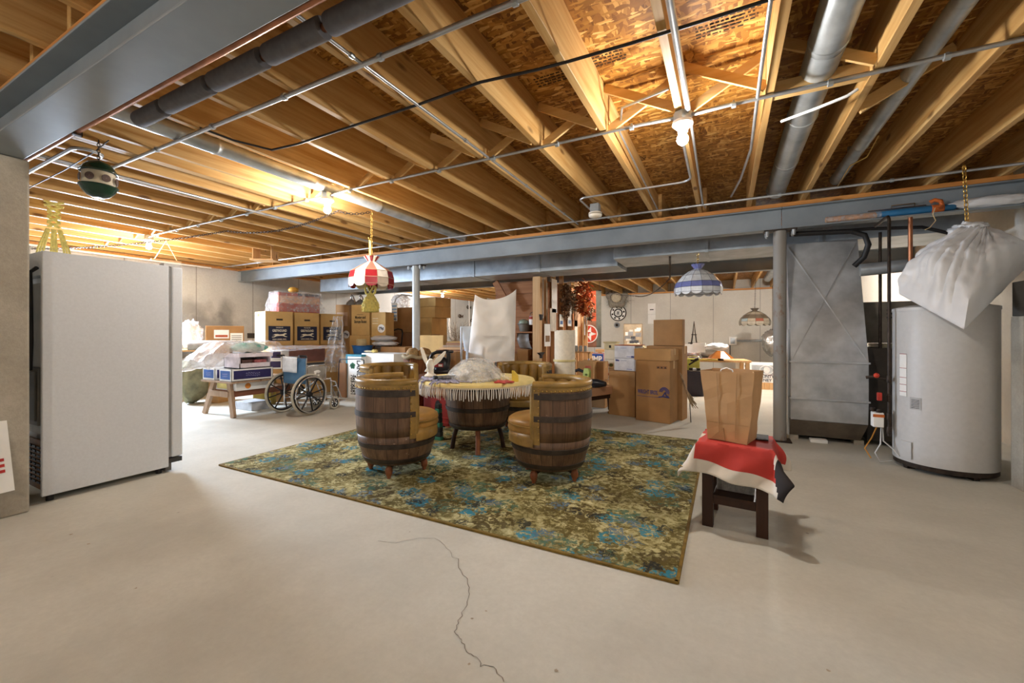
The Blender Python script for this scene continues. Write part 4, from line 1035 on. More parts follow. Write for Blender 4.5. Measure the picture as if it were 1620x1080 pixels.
# ------------------------------------------------------------------ draped end table and paper bag
A = atz(1122, 832, 0); B = atz(1203, 850, 0); u = (B-A).normalized(); nrm = Vector((-u.y, u.x, 0)); ang = math.atan2(u.y, u.x)
HW = .185; ZE = .50
cen = (A+B)/2 + nrm*.155
et = thing('end_table', 'small dark wooden end table under the red flag', 'table', (cen.x, cen.y, 0), ang)
for sx in (-1,1):
    for sy in (-1,1): obj('leg', MB().box(sx*.14-.03,sx*.14+.03,sy*.14-.025,sy*.14+.025,0,ZE-.03), M['darkwood'], et, bevel=.003)
obj('tabletop', MB().box(-HW,HW,-HW,HW,ZE-.03,ZE), M['darkwood'], et, bevel=.003)
obj('lower_shelf', MB().box(-.11,.11,-.16,.16,.175,.195), M['darkwood'], et)
for sy in (-1,1): obj('rail', MB().box(-.11,.11,sy*.14-.012,sy*.14+.012,.14,.175), M['darkwood'], et)
tw = MB()
for k in range(26):
    x = -.095 + k*.0076; tw.tube([(x,-.06,.2),(x+random.uniform(-.003,.003),-.08,.33)], .0036, 5)
tw.box(-.10,.10,-.055,.12,.197,.34)
tag(obj('pleated_towel', tw, plain('#aca8a4', .9, 0, .2, 30)), 'grey pleated towel folded on the end table shelf', 'towel')
bpy.data.objects['pleated_towel'].location = (cen.x, cen.y, 0); bpy.data.objects['pleated_towel'].rotation_euler.z = ang
fg = [plain('#bd3a31', .75, 0, .05, 9, .05), plain('#ddd5c8', .8, 0, .04, 9, .05), plain('#26201f', .8)]
FW, FD = .355, .37   # half sizes of the flag cloth
def flagf(uu, vv):
    x = (uu*2-1)*FW; y = (vv*2-1)*FD
    # slight turn of the cloth on the table
    c_, s_ = math.cos(rad(-9)), math.sin(rad(-9)); x, y = x*c_-y*s_+.012, x*s_+y*c_-.03
    e_ = HW+.008; dx, dy = max(abs(x)-e_, 0), max(abs(y)-e_, 0); d = math.hypot(dx, dy)
    px = max(-e_, min(e_, x)); py = max(-e_, min(e_, y)); z = ZE+.006
    if d > 0:
        ux, uy = (math.copysign(dx, x)/d, math.copysign(dy, y)/d); cor = min(dx, dy)/max(d, 1e-6)
        out = d*(.22+.55*cor) + .018*math.sin((x-y)*22)*min(1, d*6); px += ux*out; py += uy*out
        z -= d*(.93-.18*cor); z += .006*math.sin(x*30+y*21)
    return Vector((px, py, z + .003*nz((x,y,0), 9)))
def flagm(u_, v_):
    x, y = u_*2-1, v_*2-1
    if x > .62 and y < .15 and (x-.62)*1.4 > abs(y+.45)*.55-.02: return 2 if x > .70 else 1
    if v_ < .10 or u_ < .10 or v_ > .93 or u_ > .95: return 1
    if u_ < .24 and v_ < .55: return 1
    return 0
fl = thing('flag', 'red flag with white border and black corner draped on the end table', 'flag', (cen.x, cen.y, 0), ang)
obj('cloth', MB().grid(flagf, 60, 60, mi=flagm), fg, fl, smooth=60, solid=.002)
gm_ = flagf(.10, .045)
obj('grommet', MB().lathe([(.006,0),(.012,0),(.012,.004),(.006,.004)], 14, M=Matrix.Translation(gm_+Vector((-.002,-.006,0))) @ Matrix.Rotation(PI/2,4,'X')), M['brass'], fl)
tag(obj('leaflet', MB().box(.02,.17,.02,.16,ZE+.012,ZE+.018, Matrix.Translation((cen.x,cen.y,0)) @ Matrix.Rotation(ang,4,'Z')).box(.03,.16,.045,.05,ZE+.018,ZE+.019, Matrix.Translation((cen.x,cen.y,0)) @ Matrix.Rotation(ang,4,'Z')), [M['ink']]), 'dark printed leaflet beside the paper bag', 'leaflet')
# paper grocery bag
pb = atz(1178, 690, ZE+.012)
pbr = thing('paper_bag', 'open brown paper grocery bag standing on the red flag', 'paper bag', (cen.x-.022, cen.y-.03, ZE+.012), ang+rad(-12))
kraft = plain('#c79d6f', .75, 0, .06, 6, .12)
bw, bd, tw_, td_, bh = .108, .085, .148, .10, .415
def ring(w_, d_, z, gus): return [(-w_,-d_,z),(0,-d_-.003,z),(w_,-d_,z),(w_-gus,0,z),(w_,d_,z),(0,d_+.003,z),(-w_,d_,z),(-w_+gus,0,z)]
m_ = MB(); levels = [0,.12,.26,.40,.55,.70,.85,1.0]; R_ = []
for t in levels:
    rg = ring(bw+(tw_-bw)*t, bd+(td_-bd)*t, bh*t, .004+.03*t)
    R_.append([m_.bm.verts.new(Vector(p)+Vector((nz(p,9,1),nz(p,9,5),nz(p,9,9)))*.008) for p in rg])
m_.face(R_[0][::-1])
for a, b in zip(R_[:-1], R_[1:]):
    for k in range(8): m_.face([a[k], a[(k+1)%8], b[(k+1)%8], b[k]])
obj('bag', m_, kraft, pbr, solid=.0015)
cr = MB()
for x in (-.055, .055): cr.bar((x*.78,-bd-.0055,.02),(x*1.0,-td_-.0055,bh-.01),.003,.002)
cr.bar((-bw-.005,-bd-.007,.105),(bw+.005,-bd-.007,.105),.003,.002)
obj('fold_crease', cr, plain('#bd9566', .75), pbr)
obj('bottom_flap', MB().prism([(-.02,.0),(-.10,.004),(-.03,.075)], 0, .003, Matrix.Translation((.01,-bd-.006,.002)) @ Matrix.Rotation(PI/2,4,'X')), plain('#b98f61', .75), pbr)
tag(obj('bag_handle', MB().tube([Vector((cen.x-.09,cen.y-.02,ZE+.39)), Vector((cen.x-.08,cen.y-.02,ZE+.43)), Vector((cen.x-.05,cen.y-.03,ZE+.442)), Vector((cen.x-.02,cen.y-.03,ZE+.43)), Vector((cen.x-.01,cen.y-.03,ZE+.39))], .004, 6), M['paper'], smooth=60), 'white twine handle sticking out of the paper bag', 'handle')

# ------------------------------------------------------------------ wheelchair (faces +Y)
wc = thing('wheelchair', 'folding wheelchair with blue back beside the sawhorse', 'wheelchair', (-5.50, 3.88, 0), rad(3))
tyre = plain('#b4ad9c', .8, 0, .08, 12); Rw = .295
for s_ in (-1, 1):
    Mw = Matrix.Translation((s_*.265, 0, Rw)) @ Matrix.Rotation(PI/2,4,'Y')
    def circ(r_, dx=0, n=44): return [Mw @ Vector((r_*math.cos(2*PI*k/n), r_*math.sin(2*PI*k/n), dx)) for k in range(n)]
    wl_ = obj('wheel', MB().tube(circ(Rw-.018), .017, 8, closed=True), tyre, wc, smooth=60)
    obj('rim', MB().tube(circ(Rw-.043), .012, 8, closed=True), M['blackp'], wl_, smooth=60)
    obj('hand_rim', MB().tube(circ(Rw-.045, s_*.04), .008, 8, closed=True), M['chrome'], wl_, smooth=60)
    sp = MB()
    for k in range(8):
        a = k*PI/4+.2; sp.bar(Mw @ Vector((.03*math.cos(a),.03*math.sin(a),0)), Mw @ Vector(((Rw-.04)*math.cos(a),(Rw-.04)*math.sin(a),0)), .018, .012)
    obj('spokes', sp, M['blackp'], wl_)
    obj('hub', MB().lathe([(.04,-.03),(.045,0),(.03,.035)], 16, M=Mw, cap=True), M['blackp'], wl_, smooth=50)
    x = s_*.225
    obj('side_frame', MB().tube([(x,-.02,.83),(x,-.02,.60),(x,-.02,.12)], .011, 8).tube([(x,-.02,.48),(x,.40,.48),(x,.42,.40),(x,.42,.18)], .011, 8).tube([(x,-.02,.22),(x,.42,.22)], .011, 8), M['chrome'], wc, smooth=60)
    obj('armrest', MB().tube([(x,-.02,.68),(x,.02,.70),(x,.28,.70),(x,.31,.66),(x,.31,.48)], .010, 8), M['chrome'], wc, smooth=60)
    obj('arm_pad', MB().box(x-.025,x+.025,.0,.28,.71,.735), M['blackp'], wc, bevel=.008)
    obj('side_panel', MB().box(x-.003,x+.003,.0,.30,.49,.68), plain('#9b968e', .4, .3), wc)
    obj('push_handle', MB().tube([(x,-.02,.81),(x,-.03,.835),(x,-.14,.84)], .015, 8), M['blackp'], wc, smooth=60)
    cw = Matrix.Translation((s_*.20, .50, .095)) @ Matrix.Rotation(PI/2,4,'Y')
    ca = obj('caster', MB().tube([cw @ Vector((.078*math.cos(2*PI*k/28), .078*math.sin(2*PI*k/28), 0)) for k in range(28)], .015, 8, closed=True), tyre, wc, smooth=60)
    s2 = MB().tube([cw @ Vector((.062*math.cos(2*PI*k/28), .062*math.sin(2*PI*k/28), 0)) for k in range(28)], .008, 6, closed=True)
    for k in range(7): s2.bar(cw @ Vector((0,0,0)), cw @ Vector((.06*math.cos(k*2*PI/7), .06*math.sin(k*2*PI/7), 0)), .012, .012)
    obj('caster_spokes', s2, M['blackp'], ca)
    obj('caster_fork', MB().tube([(x,.42,.26),(x,.44,.20),(s_*.225,.49,.10)], .010, 8), M['chrome'], ca, smooth=60)
    obj('footrest', MB().tube([(x,.42,.44),(x-s_*.01,.50,.42),(x-s_*.01,.62,.16)], .009, 8).tube([(x-s_*.01,.52,.36),(x-s_*.11,.53,.34),(x-s_*.12,.63,.13)], .008, 8).box(min(x-s_*.01,x-s_*.16),max(x-s_*.01,x-s_*.16),.60,.70,.10,.115), M['chrome'], wc, smooth=60)
obj('axle_tube', MB().tube([(-.24,0,Rw),(.24,0,Rw)], .010), M['iron'], wc)
obj('cross_brace', MB().bar((-.22,.12,.16),(.22,.12,.46),.025,.02).bar((.22,.16,.16),(-.22,.16,.46),.025,.02), M['chrome'], wc)
obj('seat', MB().grid(lambda u, v: Vector(((u*2-1)*.22, v*.42, .485-.02*math.sin(PI*u))), 10, 6), plain('#4b453f', .6), wc, solid=.008)
obj('backrest', MB().grid(lambda u, v: Vector(((u*2-1)*.228, -.035-.03*math.sin(PI*u), .44+.365*v)), 12, 6), plain('#4b7396', .6, 0, .1, 7), wc, solid=.006, smooth=60)
tw_o = thing('white_towel', 'white cloth draped over the back of the wheelchair', 'towel', (-5.50, 3.88, 0), rad(3))
obj('cloth', MB().grid(lambda u, v: Vector((-.19+.30*u, -.077-.02*math.sin(PI*u)-.01*math.sin(9*u)*v, .828-.22*v-.01*u)), 14, 8).grid(lambda u, v: Vector((-.19+.30*u, -.077-.02*math.sin(PI*u)+.10*v, .828-.08*v*v)), 14, 6), plain('#dfe3ea', .6), tw_o, smooth=60, solid=.003)
tag(obj('white_bundle', blob(None, (-5.42,4.05,.59), (.14,.13,.10), seed=21, amp=.3, flat=-.1), M['paper'], smooth=60), 'white bundle of cloth on the wheelchair seat', 'bundle')
# ------------------------------------------------------------------ cartons and clutter
random.seed(23)
def carton(label, ft, d, m, name='cardboard_box', cat='box', group=None, tape=True, side=None, lid=0, holes=False, open_=False, bev=.006, loc=None):
    p, w_, a, z0, z1 = ft['p'], ft['w'], ft['a'], ft['z0'], ft['z1']; H = z1-z0
    u = Vector((math.cos(a), math.sin(a), 0)); n_ = Vector((-u.y, u.x, 0))
    c = p + u*w_/2 + n_*d/2
    o = thing(name, label, cat, (c.x, c.y, z0), a, group)
    if open_:
        t = .008; b = MB().box(-w_/2,w_/2,-d/2,d/2,0,t)
        b.box(-w_/2,w_/2,-d/2,-d/2+t,t,H).box(-w_/2,w_/2,d/2-t,d/2,t,H).box(-w_/2,-w_/2+t,-d/2+t,d/2-t,t,H).box(w_/2-t,w_/2,-d/2+t,d/2-t,t,H)
        obj('carton', b, m, o)
    else:
        obj('carton', MB().box(-w_/2,w_/2,-d/2,d/2,0,H), m, o, bevel=bev)
    if side: obj('side_panel', MB().box(-w_/2-.002,-w_/2+.002,-d/2+.004,d/2-.004,.006,H-.006), side, o)
    if tape and not open_:
        tw2 = min(.05, d*.2)
        obj('tape', MB().box(-w_/2-.0025,w_/2+.0025,-tw2/2,tw2/2,H-.10 if H > .2 else H*.5,H+.0025), M['tape'], o)
        obj('flap_seam', MB().box(-w_/2+.01,w_/2-.01,-.002,.002,H+.001,H+.0035), M['card4'], o)
    if lid: obj('lid', MB().box(-w_/2-.008,w_/2+.008,-d/2-.008,d/2+.008,H-lid,H+.006), m, o, bevel=.004)
    if holes: obj('hand_hole', MB().box(-.055,.055,-d/2-.003,-d/2,H*.74,H*.79), M['ink'], o, bevel=.004)
    return o, w_, d, H

# ---- grey plank bench on the left wall and things on it
bn = thing('wall_bench', 'long plank bench against the left wall behind the freezer', 'bench', (-8.95, 4.1, 0))
obj('plank', MB().box(-.40,.38,-1.5,1.55,.83,.865), M['pine2'], bn)
for sx in (-.33,.33):
    for sy in (-1.4,0,1.45): obj('leg', MB().box(sx-.04,sx+.04,sy-.04,sy+.04,0,.83), M['sawwood'], bn)
o, W_, D_, H_ = carton('brown carton with white shipping labels on the plank bench', fit(325,386,515,540,7.62,62,z0=.865), .36, M['card2'])
patch(o,'shipping_label',-.17,.06,.20,.36,-D_/2-.001,M['paper']); patch(o,'shipping_label',.08,.28,.10,.30,-D_/2-.001,M['paper'])
patch(o,'red_bar',-.15,.04,.225,.265,-D_/2-.004,plain('#b4532f',.6)); 
for k in range(4): patch(o,'label_text',.10,.26,.14+k*.035,.15+k*.035,-D_/2-.004,M['ink'],.001)
patch(o,'print_mark',.35,.55,.2,.30,-D_/2-.001,M['ink'],.001)
rl = thing('carpet_roll', 'grey carpet roll lying on the front edge of the plank bench', 'roll', at(306,546,7.2), rad(63)); rl.location.z = .865+.085
obj('roll', MB().lathe([(.035,-.08),(.075,-.08),(.083,-.07),(.083,.62),(.078,.63),(.002,.63)], 24, M=Matrix.Rotation(PI/2,4,'Y')), plain('#a39d96',.9,0,.1,20), rl, smooth=50)
obj('core_hole', MB().lathe([(.001,-.075),(.036,-.075)], 18, M=Matrix.Rotation(PI/2,4,'Y')), M['ink'], rl)
q = at(302, 515, 7.75)
tag(obj('plastic_bag', blob(None, (q.x,q.y,1.13), (.17,.17,.25), seed=4, amp=.35, flat=-.26), M['film2'], smooth=60), 'cloudy plastic bag left of the labelled carton on the plank bench', 'bag')
q = at(300, 640, 6.7)
tag(obj('burlap_sack', blob(None, (q.x-.10,q.y+.1,.40), (.22,.22,.36), seed=6, amp=.22, fr=2.2, flat=-.397), plain('#7f7a5e',.9,0,.3,6,.3), smooth=70), 'olive stuffed sack standing under the plank bench', 'sack')
carton('plain tan carton on the floor behind the near sawhorse leg', fit(326,346,596,640,6.9,20,z0=0), .35, M['card'])

# ---- sawhorse with flower trays
sh = thing('sawhorse', 'low wooden sawhorse carrying flower trays beside the wheelchair', 'sawhorse', (-6.33, 3.75, 0))
for sx in (-1,1):
    for sy in (-1,1): obj('leg', MB().bar((sx*.36,sy*.47,0),(sx*.19,sy*.43,.47),.085,.04,up=(0,1,0)), M['sawwood'], sh, bevel=.003)
for sx in (-1,1): obj('stretcher', MB().box(sx*.245-.018,sx*.245+.018,-.46,.46,.27,.355), wood('stretcher_wood','#7a4a34','#94614a',1), sh, bevel=.003)
for sy in (-1,1): obj('end_rail', MB().box(-.23,.23,sy*.46-.018,sy*.46+.018,.27,.35), M['sawwood'], sh, bevel=.003)
obj('top_board', MB().box(-.36,.40,-.52,.52,.47,.497), M['sawwood'], sh, bevel=.003)
purple, bluep = plain('#2f2a5c',.5), plain('#2f5aa0',.5)
def tray(label, x0, x1, y0, y1, z0, h_, pc):
    o = thing('flower_tray', label, 'tray', ((x0+x1)/2,(y0+y1)/2,z0)); w_, d_ = (x1-x0)/2, (y1-y0)/2
    b = MB().box(-w_,w_,-d_,d_,0,.006)
    for bx in ((-w_,w_,-d_,-d_+.006),(-w_,w_,d_-.006,d_),(-w_,-w_+.006,-d_,d_),(w_-.006,w_,-d_,d_)): b.box(*bx,.0,h_)
    obj('carton', b, M['paper'], o)
    obj('end_panel', MB().box(-w_+.03,w_-.03,-d_-.003,-d_,.028,h_-.02), bluep, o)
    obj('side_panel', MB().box(w_,w_+.003,-d_+.03,d_-.03,.028,h_-.02), pc, o)
    fl_ink = plain('#a9a6cf',.6)
    for kk, (q0, amp_) in enumerate(((.60,.011),(.42,.007))):
        obj('script_flourish', MB().tube([(w_+.0035,-.10+.2*i/40+.012*math.sin(i*1.1),h_*q0+amp_*math.sin(i*.9+kk)+.008*math.sin(i*.16)) for i in range(41)], .0016, 4), fl_ink, o)
        obj('script_flourish', MB().tube([(-.06+.12*i/30+.008*math.sin(i*1.1),-d_-.0035,h_*q0+amp_*.8*math.sin(i*.9+kk)) for i in range(31)], .0014, 4), fl_ink, o)
    return o
tray('white tray with a blue end panel on the left of the sawhorse', -6.68,-6.37,3.25,3.95,.498,.165,purple)
tray('white tray with a long dark purple side panel on the sawhorse', -6.24,-5.95,3.24,3.82,.498,.165,purple)
pk = plain('#e3d6da',.6)
o = thing('shoe_box', 'pinkish display carton with a slot front on top of the purple tray', 'box', (-6.16,3.58,.664))
w_, d_ = .19,.22
obj('carton', MB().box(-w_,w_,-d_,d_,0,.012).box(-w_,w_,-d_,-d_+.01,0,.16).box(-w_,w_,d_-.01,d_,0,.16).box(-w_,-w_+.01,-d_,d_,0,.16).box(w_-.01,w_,-d_,d_,0,.075), pk, o)
obj('lid', MB().box(-w_-.02,w_+.02,-d_-.02,d_+.02,.16,.215), pk, o, bevel=.004)
obj('contents', MB().box(-w_+.02,w_-.03,-d_+.05,-.03,.013,.12), plain('#5d4038',.7,0,.3,20), o)
obj('contents', MB().box(-w_+.02,w_-.025,.0,d_-.05,.013,.115), plain('#a05a5a',.7,0,.3,20), o)
q = tag(obj('green_cushion', blob(None,(-6.17,3.62,.95),(.17,.24,.07),seed=14,amp=.1,flat=-.068), plain('#7fc0ae',.7), smooth=70), 'mint green soft bundle under the plastic sheet on the sawhorse', 'bundle')
q = tag(obj('peach_cushion', blob(None,(-6.36,3.33,.90),(.13,.13,.10),seed=15,amp=.15,flat=-.02), plain('#d9b08f',.8), smooth=70), 'peach coloured bundle under the plastic sheet on the sawhorse', 'bundle')
# clear sheet over trays
def sheet1(u, v):
    # u along Y (0 near camera .. 1 far), v from left-outer to right
    x = -7.05 + 1.05*v + .06*math.sin(3*u); y = 2.98 + 1.02*u - .10*(1-v)
    base = 1.03 if v > .5 else .62 + (1.03-.62)*max(0,(v-.05)/.45)**1.3
    z = base - .34*max(0, .24-u)*2.8 - .18*max(0,v-.9)*8*(1 if u < .7 else .4)
    p = Vector((x,y,z)); return p + Vector((0,0,1))*(.035*nz(p,7,3)+.02*nz(p,17,1)) + Vector((.02*nz(p,9,8),0,0))
tag(obj('plastic_sheet', MB().grid(sheet1, 50, 46), film('pink_film', .45, '#f6eeec', .2, 5), smooth=40), 'milky clear plastic sheet thrown over the trays on the sawhorse', 'plastic sheet')
o = thing('flat_white_box', 'white carton with an orange dot on the sawhorse stretchers', 'box', (-6.28, 3.62, .356)); 
obj('carton', MB().box(-.24,.26,-.28,.26,0,.115), M['paper'], o, bevel=.004)
obj('orange_dot', MB().lathe([(.001,.002),(.04,.002),(.04,0)], 20, M=Matrix.Translation((.261,-.12,.06)) @ Matrix.Rotation(PI/2,4,'Y')), plain('#d98a3a',.6), o)
obj('yellow_end', MB().box(-.2,.05,-.283,-.28,.02,.10), plain('#e4d586',.6), o)
carton('grey plastic crate on the floor under the sawhorse', fit(372,398,634,648,6.35,0,z0=0,z1=.12), .3, plain('#b9bbc0',.5), name='floor_crate', cat='crate', tape=False)
carton('yellowish carton on the floor between sawhorse and wheelchair', fit(400,428,600,640,6.7,30,z0=0), .18, plain('#a8903e',.7,0,.2,6))
# purple boxes behind the wheelchair
for k, lb in enumerate(('lower purple faced box behind the wheelchair','upper purple faced box behind the wheelchair')):
    o, W_, D_, H_ = carton(lb, fit(426,446,0,0,6.95,35,z0=.56+k*.16,z1=.715+k*.16), .3, M['paper'], tape=False)
    patch(o,'purple_panel',-W_/2+.02,W_/2-.02,.025,H_-.025,-D_/2,plain('#33254f',.5))
carton('tall tan carton stacked under the purple faced boxes', fit(424,448,0,0,6.96,35,z0=0,z1=.558), .32, M['card'])

# ---- moving file boxes along the left wall
o, W_, D_, H_ = carton('long tan carton lying on the floor under the row of dog logo boxes', fit(424,540,0,0,7.35,78,z0=0,z1=.60), .62, M['card3'], bev=.008)
o, W_, D_, H_ = carton('long flat brown carton with a maroon end under the dog logo boxes', fit(430,540,0,0,7.28,78,z0=.603,z1=.93), .60, M['card'], bev=.008)
patch(o,'maroon_panel',-W_/2+.04,-W_/2+.95,.03,.27,-D_/2,plain('#7b5249',.7,0,.15,5))
dog = [(-1,.1),(-.8,.16),(-.62,.28),(-.3,.30),(0,.22),(.3,.26),(.5,.30),(.66,.42),(.84,.40),(1.0,.30),(.86,.24),(.7,.2),(.62,.05),(.8,-.05),(1.02,-.12),(1.0,-.2),(.72,-.16),(.45,-.02),(.1,.0),(-.2,-.02),(-.42,-.06),(-.7,-.22),(-1.02,-.24),(-1.04,-.17),(-.74,-.10),(-.56,.06),(-.7,.10)]
for k, (xa, xb, lb) in enumerate(((420,463.5,'dog logo moving box nearest the plank bench with a torn top edge'),(466,505,'dog logo moving box in the middle of its row'),(507.5,543,'dog logo moving box at the right end of its row, partly behind plastic'))):
    t0 = [7.40,7.86,8.36][k]
    o, W_, D_, H_ = carton(lb, fit(xa,xb,0,0,t0,78,z0=.933,z1=1.56), .5, M['card3'], holes=True, side=M['card_bulblit'] if k == 0 else None)  # nearest box: bulb light on its left side is painted into the colour
    patch(o,'navy_label',-W_*.40,W_*.40,.09,.36,-D_/2-.001,M['navy'])
    y = -D_/2-.0055
    txt(o,'GREYHOUND',.062,(0,y,.275),M['cream'],width=W_*.52,bold=.02)
    txt(o,'PACKED BY',.03,(0,y,.332),M['cream'],width=W_*.26)
    txt(o,'VAN LINES, INC.',.034,(0,y,.117),M['cream'],width=W_*.52,bold=.015)
    obj('dog_emblem', MB().prism([(x_*W_*.27,z_*.115) for x_,z_ in dog], 0, .0015, Matrix.Translation((0,y,.182)) @ Matrix.Rotation(PI/2,4,'X')), M['cream'], o)
    if k == 0:
        obj('torn_flap', MB().prism([(-.02,0),(.05,.0),(.06,.05),(.03,.04),(.0,.06)], 0, .006, Matrix.Translation((-W_/2-.003,.1,H_-.09)) @ Matrix.Rotation(rad(-90),4,'Z') @ Matrix.Rotation(PI/2,4,'X')), M['card'], o)
f = fit(441,506,463,496,7.75,78,z0=1.563)
o, W_, D_, H_ = carton('red file case wrapped in clear plastic on top of the dog logo boxes', dict(f,z1=1.563+.37), .40, plain('#9c3a30',.6), name='red_case', cat='case', tape=False)
patch(o,'paper_band',-W_/2+.01,W_/2-.01,.17,.31,-D_/2,plain('#c49a80',.7,0,.2,20)); patch(o,'dark_band',-W_*.05,W_/2-.01,.325,.37,-D_/2,M['navy'])
sidel = MB().box(-W_/2-.003,-W_/2,-D_/2+.01,D_/2-.01,.17,.32); obj('paper_band', sidel, plain('#cf9f88',.7), o)
def cover(w_, d_, h_, fl=.06, seed=0, drop=None):
    def f(u, v):
        e = [(0,.0),(.30,.0),(1,1)]
        a = 2*PI*u; c_, s_ = math.cos(a), math.sin(a); k = 1/max(abs(c_),abs(s_))
        sx, sy = c_*k, s_*k
        if v < .35: q = v/.35; p = Vector((sx*w_*q, sy*d_*q, h_))
        else:
            q = (v-.35)/.65; p = Vector((sx*(w_+fl*q), sy*(d_+fl*q), h_*(1-q)+.01))
        n_ = nz(p,8,seed)*.022 + abs(nz(p,19,seed+4))*.018
        return p + Vector((sx*n_, sy*n_, abs(n_)*.7 if v < .5 else 0))
    return MB().grid(f, 64, 22, closed=True)
tag(obj('plastic_wrap', cover(W_/2+.015, D_/2+.015, H_+.02, .05, 3), M['film'], o, smooth=40), 'clear plastic wrap')
cq = thing('brass_bell', 'small amber glass knob on top of the red file case', 'ornament', o.location + Vector((0,-.04,.392)))
obj('knob', MB().lathe([(.05,0),(.09,.03),(.10,.06),(.07,.10),(.02,.115)], 20, cap=True), plain('#c9973f',.3), cq, smooth=60)
# hanging crumpled plastic strip at the right end of the row
q = at(536, 500, 7.6)
def strip(u, v):
    z = zat(500,7.6) + (zat(588,7.6)-zat(500,7.6))*v; wd = .10+.16*v**1.5*(1 if v < .75 else 1-.9*(v-.75))
    x = (u*2-1)*wd - .04*v; p = Vector((q.x + x*RV.x, q.y + x*RV.y, z)); n_ = .05*math.sin(u*14+3*v)+.05*nz(p,9,2)
    return p - FV*(n_+.02)
tag(obj('plastic_strip', MB().grid(strip, 30, 34), M['film'], smooth=40), 'crumpled clear plastic strip hanging in front of the right dog logo box', 'plastic sheet')
tag(obj('plastic_sheet', MB().grid(lambda u, v: at(395+150*u, 548+(14 if u<.25 else 3)*v+10*v*(1-u), 7.1-.35*v)+Vector((0,0,.02*nz((u*6,v*4,0),3)+.02)), 40, 12), M['film'], smooth=40), 'clear plastic sheet lying along the front of the dog logo boxes', 'plastic sheet')

# ---- moving and storage box stack
tM = 8.6
o, W_, D_, H_ = carton('large tan carton under the moving and storage box', fit(553,585,0,0,tM,8,z0=.0,z1=1.12), .55, M['card3'])
o, W_, D_, H_ = carton('tan moving and storage box with black print above the blue tub', fit(556,584.5,482,529,tM,8,z0=1.123), .30, M['card3'], side=M['card2'])
txt(o,'Moving and',.085,(0,-D_/2-.002,H_*.58),M['ink'],width=W_*.58,bold=.02); txt(o,'Storage Boxes',.085,(0,-D_/2-.002,H_*.44),M['ink'],width=W_*.68,bold=.02)
patch(o,'small_print',-W_*.2,W_*.15,H_*.66,H_*.68,-D_/2,plain('#8f7049',.7),.001)
def sticker(o, x, z, y, s, R_=.09):
    obj('price_sticker', MB().lathe([(.001,.003),(R_,.003),(R_,0)], 28, M=Matrix.Translation((x,y,z)) @ Matrix.Rotation(PI/2,4,'X')), M['paper'], o)
    txt(o, s, R_*.95, (x,y-.004,z), M['navy'], bold=.03, name='price_lettering')
o2, W2, D2, H2 = carton('brown carton left of the moving and storage box', fit(531,552,482,500,9.0,8,z0=1.12), .32, M['card2'])
patch(o2,'print_block',-W2*.4,W2*.4,H2*.3,H2*.75,-D2/2,plain('#c2a184',.7),.001); sticker(o2, W2*.30, H2*-.05+.05, -D2/2-.001, '79¢', .085)
carton('tan carton under the brown one beside the moving box', fit(531,552,0,0,9.0,8,z0=0,z1=1.118), .32, M['card'])
o, W_, D_, H_ = carton('narrow tan carton with a printed van picture right of the moving box', fit(587.5,610,494,537,tM-.2,8,z0=.62), .28, M['card3'])
sticker(o, W_*.2, H_*.66, -D_/2-.001, '79¢', .085)
obj('van_picture', MB().prism([(-.13,0),(.15,0),(.16,.06),(.14,.15),(.05,.19),(-.06,.19),(-.12,.10)],0,.002,Matrix.Translation((.02,-D_/2-.001,.16)) @ Matrix.Rotation(PI/2,4,'X')), plain('#8d7a62',.7), o)
obj('van_outline', MB().tube([Vector((x_+.02,-D_/2-.004,z_+.16)) for x_,z_ in [(-.13,0),(.15,0),(.16,.06),(.14,.15),(.05,.19),(-.06,.19),(-.12,.10)]], .006, 5, closed=True), M['ink'], o)
for k in range(3): patch(o,'small_print',-W_*.42,-W_*.02,H_*.86-k*.05,H_*.88-k*.05,-D_/2,plain('#e0caa0',.7),.001)
carton('tan carton standing under the van picture carton', fit(587.5,612,0,0,tM-.2,8,z0=0,z1=.617), .28, M['card'])
for px, lb in ((556,'chrome lamp hook on the moving box, left of two'),(570,'chrome lamp hook on the moving box, right of two')):
    q = at(px, 480, tM+.12); q.z = zat(482,tM)+.003
    o = thing('chrome_fixture', lb, 'light fixture', q)
    obj('base', MB().lathe([(.11,0),(.10,.05),(.05,.10),(.02,.12)], 18, cap=True), plain('#8f8a83',.4,.5), o, smooth=50)
    obj('arm', MB().tube([(0,0,.11),(-.02,0,.17),(.01,0,.21),(.05,0,.17),(.11,0,.06)], .016, 8), M['chrome'], o, smooth=60)
# ---- front low stack: bankers boxes, tub, bags
o, W_, D_, H_ = carton('white file box with small print behind the left barrel chairs', fit(573,623,559,640,7.45,-2,z0=.30,z1=.80), .45, M['paper'], tape=False, lid=.13)
for k in range(4): patch(o,'print_line',-.05,.05+.06*(k%2),.70-k*.03,.705-k*.03,-D_/2-.008,M['ink'],.001)
carton('brown carton under the white file box', fit(573,623,0,0,7.46,-2,z0=0,z1=.297), .45, M['card2'])
o, W_, D_, H_ = carton('white box with a teal rim beside the white file box', fit(548,571.5,561,640,7.5,-2,z0=.0,z1=.775), .18, M['paper'], tape=False)
teal = plain('#2f8296',.6); obj('teal_rim', MB().box(-W_/2-.006,W_/2+.006,-D_/2-.006,D_/2+.006,H_-.03,H_+.006).box(-W_/2-.005,-W_/2+.03,-D_/2-.006,-D_/2,.0,H_), teal, o)
q = at(589, 557, 7.6); q.z = .809
o = thing('yellow_gloves', 'yellow knotted cloth on top of the white file box', 'cloth', q)
obj('cloth', blob(None,(.06,0,.025),(.06,.05,.03),seed=31,amp=.3,flat=-.025), plain('#e0c878',.8), o, smooth=70)
obj('tail', blob(None,(-.09,0,.018),(.10,.035,.02),seed=33,amp=.3,flat=-.018), plain('#e8dfc3',.8), o, smooth=70)
